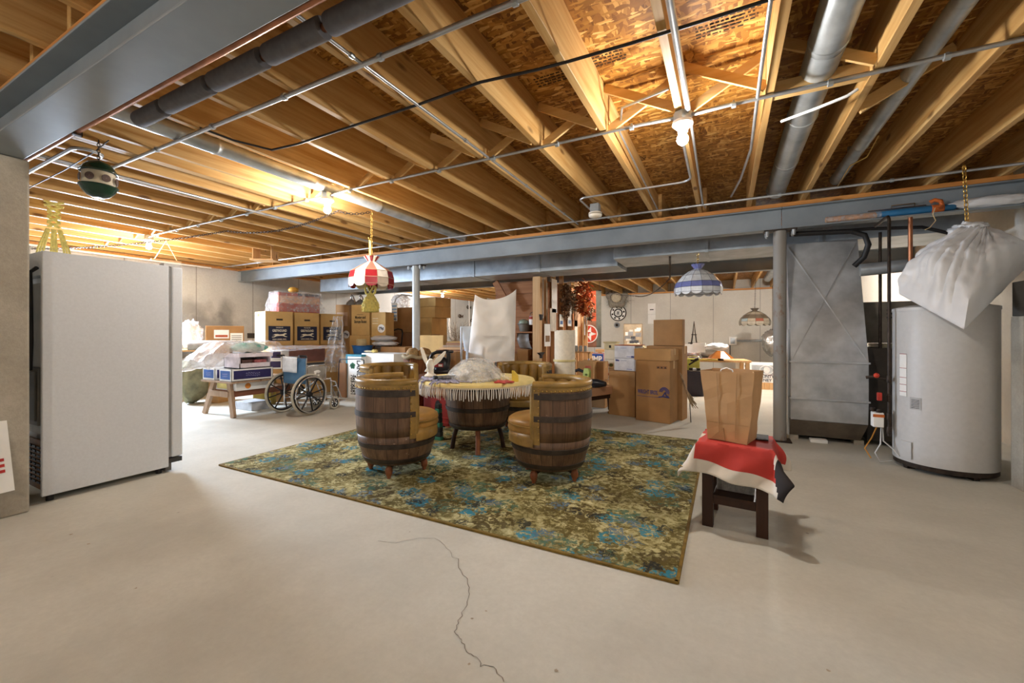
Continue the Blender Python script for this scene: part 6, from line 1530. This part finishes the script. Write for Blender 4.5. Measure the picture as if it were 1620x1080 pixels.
# small shelf with glass jars beside the roll
p_ = at(923, 558, 7.4)
o = thing('wall_shelf', 'small pale shelf with jars beside the carpet roll', 'shelf', (p_.x,p_.y,zat(556,7.4)))
obj('board', MB().box(-.22,.16,-.10,.10,-.02,.0), M['pine2'], o); obj('bracket', MB().box(-.2,-.17,-.08,.1,-.12,-.02).box(.1,.13,-.08,.1,-.12,-.02), M['pine2'], o); obj('support', MB().box(-.20,-.16,.06,.10,-o.location.z,-.12).box(.1,.14,.06,.10,-o.location.z,-.12), M['pine2'], o)
for k, (dx, lb) in enumerate(((-.13,'glass jar on the small pale shelf, leftmost of three'),(-.05,'glass jar on the small pale shelf, middle of three'),(.04,'glass jar on the small pale shelf, rightmost of three'))):
    j = thing('glass_jar', lb, 'jar', (p_.x+dx,p_.y,o.location.z+.001)); obj('jar', MB().lathe([(.03,0),(.033,.01),(.033,.08),(.024,.09)], 16, cap=True), plain('#b9bdbb',.15,0,.1,9), j, smooth=50); obj('lid', MB().lathe([(.027,.09),(.027,.105),(.001,.105)], 16), M['galv'], j)
o, W_, D_, H_ = carton('brown carton with a red stamp behind the green power tool', fit(914,938,571,600,6.6,0,z0=.42), .35, M['card']); patch(o,'red_stamp',0,.09,H_-.12,H_-.07,-D_/2,plain('#c06a58',.7),.001)
carton('tan carton right of the red stamped carton', fit(938.5,955,572,604,6.7,0,z0=.40), .3, M['card2'])
carton('long carton on the floor under the red stamped carton', fit(912,957,0,0,6.6,0,z0=0,z1=.396), .45, M['card2'])

# ---- carved striped coffee table with green power tool
A_ = at(948, 663, 5.585); ct = thing('striped_table', 'low striped butcher block table on dark legs right of the barrel chair', 'table', (A_.x-.27, A_.y+.28, 0), rad(-25))
zt_ = .405
stp = MB(); 
for k in range(7): stp.box(-.36+k*.09,-.36+k*.09+.088,-.33,.33,zt_-.11,zt_,None,k%2)
obj('tabletop', stp, [wood('block_light','#a97a58','#c49a78',1,.4,1,False), wood('block_dark','#8a5a40','#a5765a',1,.4,1,False)], ct, bevel=.002)
obj('apron', MB().box(-.32,.24,-.30,.30,zt_-.17,zt_-.11), M['darkwood'], ct)
for sx in (-.28,.20):
    for sy in (-.27,.27): lg = obj('leg', MB().tube([(sx,sy,zt_-.15),(sx,sy,.16),(sx,sy,.06)], [.035,.026,.018], 10), M['darkwood'], ct, smooth=50); obj('brass_caster', MB().ball((sx,sy,.022),.022,10,6).tube([(sx,sy,.03),(sx,sy,.065)], .01, 8), M['brass'], lg, smooth=60)
pw = thing('power_tool', 'green and black power tool lying on the striped table', 'power tool', (A_.x-.16,A_.y+.16,zt_+.001), rad(-15))
gt = plain('#b4c468',.45)
obj('handle', MB().prism([(-.05,0),(.03,0),(.05,.15),(.03,.20),(-.04,.20),(-.06,.12)], -.03,.03, Matrix.Translation((-.06,0,.06)) @ Matrix.Rotation(PI/2,4,'X')), gt, pw, bevel=.01)
obj('motor', MB().lathe([(.03,-.13),(.055,-.10),(.06,.02),(.045,.10),(.03,.15)], 18, M=Matrix.Translation((.08,0,.06)) @ Matrix.Rotation(PI/2,4,'Y'), cap=True), bk, pw, smooth=50)
obj('switch', MB().lathe([(.001,.0),(.016,.0),(.016,.006)], 12, M=Matrix.Translation((-.06,-.03,.17)) @ Matrix.Rotation(PI/2,4,'X')), M['ink'], pw)
obj('front_grip', MB().tube([(-.10,0,.2),(-.20,0,.23),(-.30,0,.20)], .022, 10), bk, pw, smooth=60); obj('guard', MB().box(-.02,.10,-.05,.05,.0,.03), bk, pw, bevel=.008)

# ---- tall tea carton stack, mail boxes, appliance boxes
o, W_, D_, H_ = carton('tall cream carton printed with fruit pictures beside the mail boxes', fit(956,972,553,625,7.0,0,z0=.0,z1=zat(553,7.0)), .30, M['cream'], tape=False)
for k in range(5):
    zz = H_-.10-k*.155; patch(o,'print_bar',-W_*.45,W_*.45,zz-.062,zz-.056,-D_/2,plain('#8c7a55',.7),.001)
    for sx, c in ((-.22,'#b8503f'),(.18,'#7d8a5a')):
        if k == 0: continue
        obj('fruit_print', MB().prism([(.035*math.cos(i*PI/6),.028*math.sin(i*PI/6)) for i in range(12)],0,.002,Matrix.Translation((sx*W_,-D_/2-.0005,zz)) @ Matrix.Rotation(PI/2,4,'X')), plain(c,.6), o)
o = thing('wooden_box', 'small cream wooden box with a keyhole on top of the fruit carton', 'box', o.location + Vector((0,0,H_+.001)))
obj('body', MB().box(-.10,.10,-.10,.10,0,.11), plain('#d9c79a',.6), o, bevel=.004); obj('lid', MB().box(-.115,.115,-.115,.115,.11,.135), plain('#cdb988',.6), o, bevel=.004); obj('keyhole', MB().box(-.018,.018,-.103,-.10,.03,.075), M['ink'], o)
fL = fit(963,1005,586,655,5.93,-11,z0=0)
o, W_, D_, H_ = carton('plain brown carton under the white mail boxes', fL, .42, M['card2'], tape=False); zL = H_
for k, lb in enumerate(('lower white mail box on the plain brown carton','upper white mail box on the plain brown carton')):
    f_ = fit(972,1004.5,0,0,5.98,-11,z0=zL+.003+k*.178,z1=zL+.178+k*.178)
    o, W_, D_, H_ = carton(lb, f_, .30, plain('#d8d6d8',.7), tape=False)
    obj('eagle_mark', MB().prism([(-.03,-.012),(.025,-.012),(.03,.0),(.0,.012),(-.03,.012)],0,.0015,Matrix.Translation((-W_*.34 if k == 0 else W_*.42,-D_/2-.0005,H_*.82 if k == 0 else H_*.12)) @ Matrix.Rotation(PI/2,4,'X')), plain('#38407a',.6), o)
    patch(o,'print_line',-W_*.2,W_*.1,H_*.80,H_*.83,-D_/2,plain('#7d82a8',.7),.001); patch(o,'print_line',W_*.1,W_*.36,H_*.10,H_*.15,-D_/2,plain('#7d82a8',.7),.001)
    if k == 1: obj('orange_rim', MB().box(-W_/2,W_/2+.02,-D_/2+.01,D_/2+.03,H_,H_+.012), plain('#a86035',.7), o)
fM = fit(1005.5,1060,0,0,5.55,-12,z0=0,z1=.80)
o, W_, D_, H_ = carton('tall brown moving carton with blue lettering and wave emblem', fM, .30, M['card2'], bev=.008)
bl = plain('#3f437e',.7)
txt(o,'WRIGHT BROS.',.075,(-.06,-D_/2-.002,.385),bl,width=W_*.60,bold=.012); patch(o,'underline',-W_*.45,W_*.17,.325,.33,-D_/2,bl,.001)
wv = MB()
for k in range(3): wv.tube([Vector((W_*.34+(.028+.016*k)*math.cos(a),-D_/2-.003,.40+(.035+.014*k)*math.sin(a))) for a in [PI*(-.1+.135*i) for i in range(9)]], .005, 5)
wv.tube([Vector((W_*.18,-D_/2-.003,.332)),Vector((W_*.30,-D_/2-.003,.345)),Vector((W_*.48,-D_/2-.003,.338))], .008, 5).tube([Vector((W_*.30,-D_/2-.003,.35)),Vector((W_*.37,-D_/2-.003,.40)),Vector((W_*.40,-D_/2-.003,.36)),Vector((W_*.46,-D_/2-.003,.35))], .009, 5)
obj('wave_emblem', wv, bl, o)
patch(o,'fragile_mark',W_*.12,W_*.42,.70,.735,-D_/2,M['card4'],.001)
for sx in (.17,.27,.37): obj('arrow_mark', MB().prism([(-.015,-.01),(.015,-.01),(0,.012)],0,.0015,Matrix.Translation((W_*sx,-D_/2-.0015,.717)) @ Matrix.Rotation(PI/2,4,'X')), M['ink'], o)
u_ = Vector((math.cos(o.rotation_euler.z), math.sin(o.rotation_euler.z), 0)); n2 = Vector((-u_.y,u_.x,0)); base = Vector((o.location.x,o.location.y,0))
f_ = dict(p=base - u_*(W_/2+.02) - n2*(D_/2+.005), w=W_+.03, a=o.rotation_euler.z, z0=.803, z1=.955)
carton('flat brown carton lying on top of the lettered moving carton', f_, .32, M['card'])
f_ = dict(p=base - u_*(W_/2-.02) + n2*(D_/2+.03), w=W_+.03, a=o.rotation_euler.z, z0=0, z1=.985)
o3, W3, D3, H3 = carton('wide brown carton behind the lettered moving carton', f_, .22, M['card2'])
f_ = dict(p=base - u_*(W_/2-.10) + n2*(D_/2+.08), w=.40, a=o.rotation_euler.z-.06, z0=.990, z1=1.345)
carton('upright brown carton topmost of the right hand pile', f_, .09, M['card2'], tape=False)

# ---- broom
a_, b_ = at(1069,568,5.6), at(1091,632,5.35)
c_ = at(1093,668,5.382); br = thing('broom', 'old straw broom standing on a thin rod beside the moving cartons', 'broom', (c_.x,c_.y,0))
L0 = br.location
obj('stick', MB().tube([a_-L0, a_.lerp(b_,.5)-L0, b_-L0], .014, 8), plain('#a58a6c',.7,0,.25,20), br, smooth=60)
bm_ = MB()
for k in range(40):
    q0 = a_.lerp(b_, random.uniform(.72,.98))-L0; d = (b_-a_).normalized()*.13 + RV*random.uniform(-.01,.07) + FV*random.uniform(-.02,.02); bm_.tube([q0, q0+d], [.006,.004], 4)
obj('bristles', bm_, plain('#a08a68',.9), br)['kind'] = 'stuff'
obj('rod', MB().tube([b_-L0, Vector((0,0,0))], .006, 6), M['iron'], br)

# ---- far bench on the right and its load
q1, q2 = at(1080,600,8.3), at(1160,600,8.6)
fbn = thing('far_table', 'long wooden table loaded with wrapped goods in front of the far wall', 'table', ((q1.x+q2.x)/2,(q1.y+q2.y)/2+.3,0), rad(8)); 
obj('tabletop', MB().box(-.62,.72,-.35,.35,.58,.62), M['pine2'], fbn)
for sx in (-.56,.66):
    for sy in (-.3,.3): obj('leg', MB().box(sx-.035,sx+.035,sy-.035,sy+.035,0,.58), M['pine2'], fbn)
o, W_, D_, H_ = carton('yellow tool box picture carton behind the dark bin', fit(1087,1107,567,597,7.9,4,z0=.46,z1=zat(567,7.9)), .15, plain('#c9c255',.5), tape=False)
obj('handle', MB().tube([(-.11,0,H_),(-.09,0,H_+.04),(.0,0,H_+.05),(.09,0,H_+.04),(.11,0,H_)], .008, 6), M['chrome'], o, smooth=60)
obj('tool_picture', MB().bar((-.08,-D_/2-.003,.10),(.06,-D_/2-.003,.20),.03,.004,up=(0,1,0)).bar((.02,-D_/2-.003,.19),(.09,-D_/2-.003,.22),.05,.004,up=(0,1,0)), M['ink'], o); patch(o,'dark_header',-.05,.06,H_-.05,H_-.02,-D_/2,M['ink'])
q = at(1098, 634, 7.65)
o = thing('dark_bin', 'dark plum plastic bin on the floor behind the broom', 'bin', (q.x,q.y+.12,0), rad(6))
dk = plain('#2f2730',.5); 
def rr(w_, d_, z, c_=.05, n=6):
    P = []
    for (sx, sy, a0) in ((1,1,0),(-1,1,PI/2),(-1,-1,PI),(1,-1,1.5*PI)):
        for k in range(n+1): P.append(Vector((sx*(w_-c_)+c_*math.cos(a0+k*PI/2/n), sy*(d_-c_)+c_*math.sin(a0+k*PI/2/n), z)))
    return P
def loft(levels):
    m = MB(); R = [[m.bm.verts.new(p) for p in l] for l in levels]; m.face(R[0][::-1])
    for a, b in zip(R[:-1], R[1:]):
        for k in range(len(a)): m.face([a[k], a[(k+1)%len(a)], b[(k+1)%len(a)], b[k]])
    return m
obj('bin', loft([rr(.15,.12,.0),rr(.155,.125,.02),rr(.185,.145,.43),rr(.20,.16,.435),rr(.20,.16,.455)]), dk, o, smooth=40, solid=.005)
obj('contents', MB().box(-.10,.10,-.08,.08,.38,.47), plain('#5a5044',.8,0,.4,20), o, bevel=.02)
for k in range(3): tag(obj('film_box', MB().box(-.03,.03,-.03,.03,0,.04, Matrix.Translation((q.x-.06+k*.06,q.y+.10,.471)) @ Matrix.Rotation(.3*k,4,'Z')), M['ink'] if k != 1 else M['paper']), ['small black carton on the dark bin, left of three','small white carton on the dark bin between two black ones','small black carton on the dark bin, right of three'][k], 'box')
ZF = .622
o, W_, D_, H_ = carton('yellow cardboard carton on the far table beside the yellow tool carton', fit(1108,1136,568,595,8.3,4,z0=ZF), .3, plain('#cdb052',.6), tape=False)
o, W_, D_, H_ = carton('maroon carton wrapped in clear film on the far table', fit(1080,1107,558,575,8.55,4,z0=ZF,z1=zat(559,8.55)), .35, plain('#7d4a3c',.6), tape=False)
obj('plastic_wrap', cover(W_/2+.012,D_/2+.012,H_+.012,.03,9), M['film'], o, smooth=40); zq = o.location.z+H_+.02
o = thing('tower_model', 'dark metal lattice tower model standing on the wrapped carton', 'model', at(1098,545,8.75)); o.location.z = zq
for k, (dx, ww, hh, lb) in enumerate(((-.10,.20,.17,'white cardboard display card stack left of the tower model'),(.10,.24,.20,'white cardboard display card stack right of the tower model'))):
    c = at(1098,545,8.6); tag(obj('display_card', MB().box(-ww/2,ww/2,-.02,.02,0,hh, Matrix.Translation((c.x+dx,c.y-.02,zq)) @ Matrix.Rotation(.1-.2*k,4,'Z')), M['paper']), lb, 'card')
ht = zat(508,8.75)-zq
for sx in (-1,1):
    for sy in (-1,1): obj('leg', MB().tube([(sx*.09,sy*.09,0),(sx*.045,sy*.045,ht*.35),(sx*.018,sy*.018,ht*.7),(0,0,ht)], [.014,.012,.010,.006], 6), M['iron'], o)
obj('platform', MB().box(-.11,.11,-.11,.11,ht*.28,ht*.31), M['iron'], o); obj('platform', MB().box(-.05,.05,-.05,.05,ht*.55,ht*.58), M['iron'], o)
q = at(1122,560,8.5); o = thing('paper_roll', 'white wrapped bundle on the yellow carton of the far table', 'bundle', (q.x,q.y+.05,zat(567,8.3)+.01)); obj('wrap', blob(None,(0,.05,.08),(.22,.15,.08),seed=61,amp=.18,flat=-.078), M['paper'], o, smooth=60); obj('tray', MB().box(-.22,.2,-.12,.2,-.008,.0), M['board'], o)
q = at(1140, 577, 8.2); o = thing('amber_lampshade', 'amber slag glass lampshade standing on the far table', 'lampshade', (q.x,q.y,ZF))
obj('support', MB().lathe([(.06,0),(.05,.04),(.03,.06)], 16, cap=True), M['iron'], o)
for i in range(8):
    a0, a1 = i*PI/4, (i+1)*PI/4; obj('glass_panel', MB().poly and (lambda m: (m.poly([(.07*math.cos(a0),.07*math.sin(a0),.19),(.07*math.cos(a1),.07*math.sin(a1),.19),(.24*math.cos(a1),.24*math.sin(a1),.05),(.24*math.cos(a0),.24*math.sin(a0),.05)]), m)[1])(MB()), plain('#9c5f2c' if i%2 else '#86502a',.25), o, solid=.004)
q = at(1134, 561, 8.35); tag(obj('white_plastic', blob(None,(q.x,q.y+.05,ZF+.27),(.20,.16,.07),seed=63,amp=.3,flat=-.06), M['whitebag'], smooth=60), 'crumpled white plastic sheet over the amber lampshade', 'plastic sheet')
# attorney sign on low crate
q = at(1200, 612, 8.6)
o = thing('low_crate', 'low slatted wooden crate under the county attorney sign', 'crate', (q.x,q.y+.12,0), rad(3))
for k in range(8): obj('slat', MB().box(-.40+k*.1,-.40+k*.1+.092,-.12,-.10,.0,.13), M['pine2'], o)
obj('body', MB().box(-.41,.41,-.10,.14,.0,.14), M['pine2'], o)
o2 = thing('county_sign', 'white county attorney campaign sign leaning on the low crate', 'sign', (q.x,q.y+.03,.142), rad(3))
w_, h_ = .42, .42; Mx2 = Matrix.Rotation(rad(-4),4,'X')
obj('panel', MB().box(-w_,w_,-.005,.005,0,h_,Mx2), M['paper'], o2)
obj('photo_strip', MB().box(-.12,w_-.03,-.007,-.005,.17,.36,Mx2), plain('#a9abad',.6), o2)
obj('portrait', MB().prism([(.055*math.cos(k*PI/10),.07*math.sin(k*PI/10)) for k in range(20)],.007,.009,Mx2 @ Matrix.Translation((.15,0,.26)) @ Matrix.Rotation(PI/2,4,'X')), plain('#d7d3cf',.6), o2)
obj('portrait_ring', MB().tube([Mx2 @ Vector((.15+.10*math.cos(k*PI/12)*1.2,-.008,.26+.10*math.sin(k*PI/12)*.9)) for k in range(24)], .006, 5, closed=True), plain('#e9e7e4',.6), o2)
txt(o2,'LYON COUNTY',.075,(.0,-.012,.125),M['navy'],(86,0,0),width=.55,bold=.02); txt(o2,'ATTORNEY',.075,(.02,-.016,.05),M['navy'],(86,0,0),width=.44,bold=.02)
obj('dark_block', MB().box(-.25,-.17,-.0095,-.007,.31,.35,Mx2).box(-.27,-.19,-.0095,-.007,.20,.24,Mx2), M['navy'], o2)
obj('red_rule', MB().box(-.10,.36,-.0095,-.007,.158,.164,Mx2), plain('#8c4a52',.6), o2)
q = at(1222, 545, 11.95); q.x = 1.201-.12; tag(obj('foil_bag', blob(None,(q.x+.12,q.y,zat(545,9.4)),(.24,.2,.36),seed=71,amp=.3), plain('#c9c9c6',.25,.6,.1,9,.4), smooth=50), 'crumpled silver foil bag hanging behind the rusty post', 'bag')
obj('cord', MB().tube([Vector((q.x+.12,q.y,zat(545,11.95)+.40)), Vector((q.x+.12,q.y,2.545))], .006, 6), M['iron'], bpy.data.objects['foil_bag'])
# far wall furniture
o = thing('outlet_box', 'white electric box on the far concrete wall', 'electric box', aty(1159,539,YB-.06))
obj('box', MB().box(-.11,.11,-.05,.06,-.13,.13), M['paper'], o, bevel=.01); obj('cover', MB().box(-.06,.06,-.056,-.05,-.09,.09), M['galv'], o)
conduit('conduit running right from the electric box on the far wall', [aty(1165,539,YB-.04), aty(1232,538,YB-.04)], .03, 'galv', clips=0)
conduit('thin cable dropping from the electric box', [aty(1155,543,YB-.03), aty(1155,565,YB-.03)], .012, 'blackcable', 'cable', 'cable')
p_ = aty(978,495,YB-.02); o = thing('wheel_sign', 'round black and white wheel emblem sign on the far wall', 'sign', p_)
RS = (aty(991,495,YB)-aty(978,495,YB)).length; Mr = Matrix.Rotation(PI/2,4,'X')
def disc(name, r_, y, m): obj(name, MB().lathe([(.001,y),(r_,y),(r_,y-.008)], 40, M=Mr), m, o)
disc('black_rim', RS, .006, M['ink']); disc('white_band', RS*.88, .009, M['paper']); disc('black_ring', RS*.55, .012, M['ink']); disc('white_centre', RS*.40, .015, M['paper'])
st = MB()
for k in range(6): a = k*PI/3; st.bar(Mr @ Vector((0,0,.017)), Mr @ Vector((RS*.33*math.cos(a),RS*.33*math.sin(a),.017)), .05, .01)
obj('emblem', st, plain('#55565a',.6), o)
sp = MB()
for k in range(8): a = k*PI/4+.2; sp.ball(Mr @ Vector((RS*.71*math.cos(a),RS*.71*math.sin(a),.012)), .035, 8, 4, (1,.4,1))
obj('rim_letters', sp, M['ink'], o)['kind'] = 'stuff'
p_ = aty(976,514,YB-.02); o = thing('small_plaque', 'tiny round grey plaque under the wheel emblem sign', 'plaque', p_); obj('disc', MB().lathe([(.001,.01),(.10,.01),(.10,0)], 24, M=Mr), plain('#8b8d90',.5), o); obj('mark', MB().lathe([(.001,.013),(.05,.013),(.05,.01)], 16, M=Mr), M['ink'], o)
p_ = aty(976,471,YB-.12); o = thing('straw_hat', 'grey straw hat with frayed twigs hanging on the far wall', 'hat', p_)
obj('brim', MB().lathe([(.17,.08),(.26,.05),(.36,.02)], 36, M=Mr, rf=lambda r_, z, a: r_*(1+.12*math.sin(5*a))), plain('#8d8578',.9,0,.2,30), o, smooth=60, solid=.01)
obj('crown', MB().lathe([(.17,.08),(.16,.16),(.10,.19),(.001,.195)], 24, M=Mr), plain('#c2b59c',.9,0,.15,30), o, smooth=60)
fr_ = MB()
for k in range(60):
    a = random.uniform(0,2*PI); q0 = Mr @ Vector((.3*math.cos(a),.3*math.sin(a),.03)); fr_.tube([q0, q0+Vector((random.uniform(-.1,.35),random.uniform(-.06,.04),random.uniform(-.18,.18)))], [.006,.003], 4)
obj('twig_fringe', fr_, plain('#87806f',.9), o)['kind'] = 'stuff'
pa, pb_ = aty(1025,480,YB-.01), aty(1037,512,YB-.01)
o = thing('wall_poster', 'tall white paper taped to the far wall', 'paper', ((pa.x+pb_.x)/2,YB-.006,(pa.z+pb_.z)/2)); w_, h_ = (pb_.x-pa.x)/2, (pa.z-pb_.z)/2
obj('sheet', MB().box(-w_,w_,-.003,.003,-h_,h_), M['paper'], o); patch(o,'print_line',-w_*.5,w_*.5,.12,.15,-.003,M['ink'],.001); obj('fold', MB().box(-w_,w_,-.006,-.003,-.03,-.02), plain('#cfccc6',.7), o)
# bench in front of the far wall with photo board
b1_, b2_ = at(958,560,10.0), at(1050,560,10.4)
fbn2 = thing('far_bench', 'far workbench carrying the photo board', 'bench', ((b1_.x+b2_.x)/2,(b1_.y+b2_.y)/2,0), rad(14)); zb3 = zat(553,10.2)
obj('tabletop', MB().box(-.95,.95,-.35,.35,zb3-.05,zb3), M['pine2'], fbn2)
for sx in (-.85,.85):
    for sy in (-.3,.3): obj('leg', MB().box(sx-.04,sx+.04,sy-.04,sy+.04,0,zb3-.05), M['pine2'], fbn2)
tB = 10.05
pa, pb_ = at(987,553,tB), at(1016,553,tB)
o = thing('photo_board', 'tan cork board pinned with small grey photographs', 'pin board', ((pa.x+pb_.x)/2,(pa.y+pb_.y)/2,zb3+.002), rad(6)); w_ = (pb_-pa).length/2; h_ = zat(512,tB)-zb3
obj('board', MB().box(-w_,w_,-.012,.012,0,h_), plain('#b9a78c',.8), o); 
random.seed(4)
for k in range(17):
    x_, z_ = random.uniform(-w_+.07,w_-.07), random.uniform(.1,h_-.07); ww, hh = random.uniform(.03,.07), random.uniform(.025,.055)
    patch(o,'photo',x_-ww,x_+ww,z_-hh,z_+hh,-.012-.002*(k%3),[M['paper'],plain('#8f8f90',.6),plain('#4d4e54',.6),plain('#d9d4c6',.6)][k%4],.003)
obj('stand', MB().bar((0,.30,0),(0,.015,h_*.8),.04,.02), M['pine2'], o)
obj('frame', MB().box(-w_,w_,-.016,.012,h_-.015,h_).box(-w_,-w_+.015,-.016,.012,0,h_).box(w_-.015,w_,-.016,.012,0,h_), plain('#8b7a5f',.7), o)
q = at(1000,553,9.85); tag(obj('straw_bundle', blob(None,(q.x,q.y,zb3+.07),(.30,.10,.075),seed=81,amp=.35,flat=-.068), plain('#d8c8a0',.9), smooth=50), 'cream straw bundle in front of the photo board', 'bundle')
q = at(974,553,9.9); carton('long olive wooden tray beside the photo board', dict(p=at(958,553,9.85)*Vector((1,1,0)) if False else Vector((at(958,553,9.85).x,at(958,553,9.85).y,0)),w=.42,a=rad(14),z0=zb3+.002,z1=zb3+.11), .2, plain('#7d6b42',.7), name='wooden_tray', cat='tray', tape=False)
q = at(1080, 552, 8.9); o = thing('knick_knack', 'small white ornament at the left end of the far table', 'ornament', (q.x-.02,q.y+.08,ZF+.0)); obj('stand', MB().box(-.08,.06,-.08,.08,0,.19), M['card2'], o); obj('figure', MB().lathe([(.05,.19),(.06,.22),(.035,.28),(.04,.31),(.01,.34)], 14, cap=True), M['paper'], o, smooth=50)
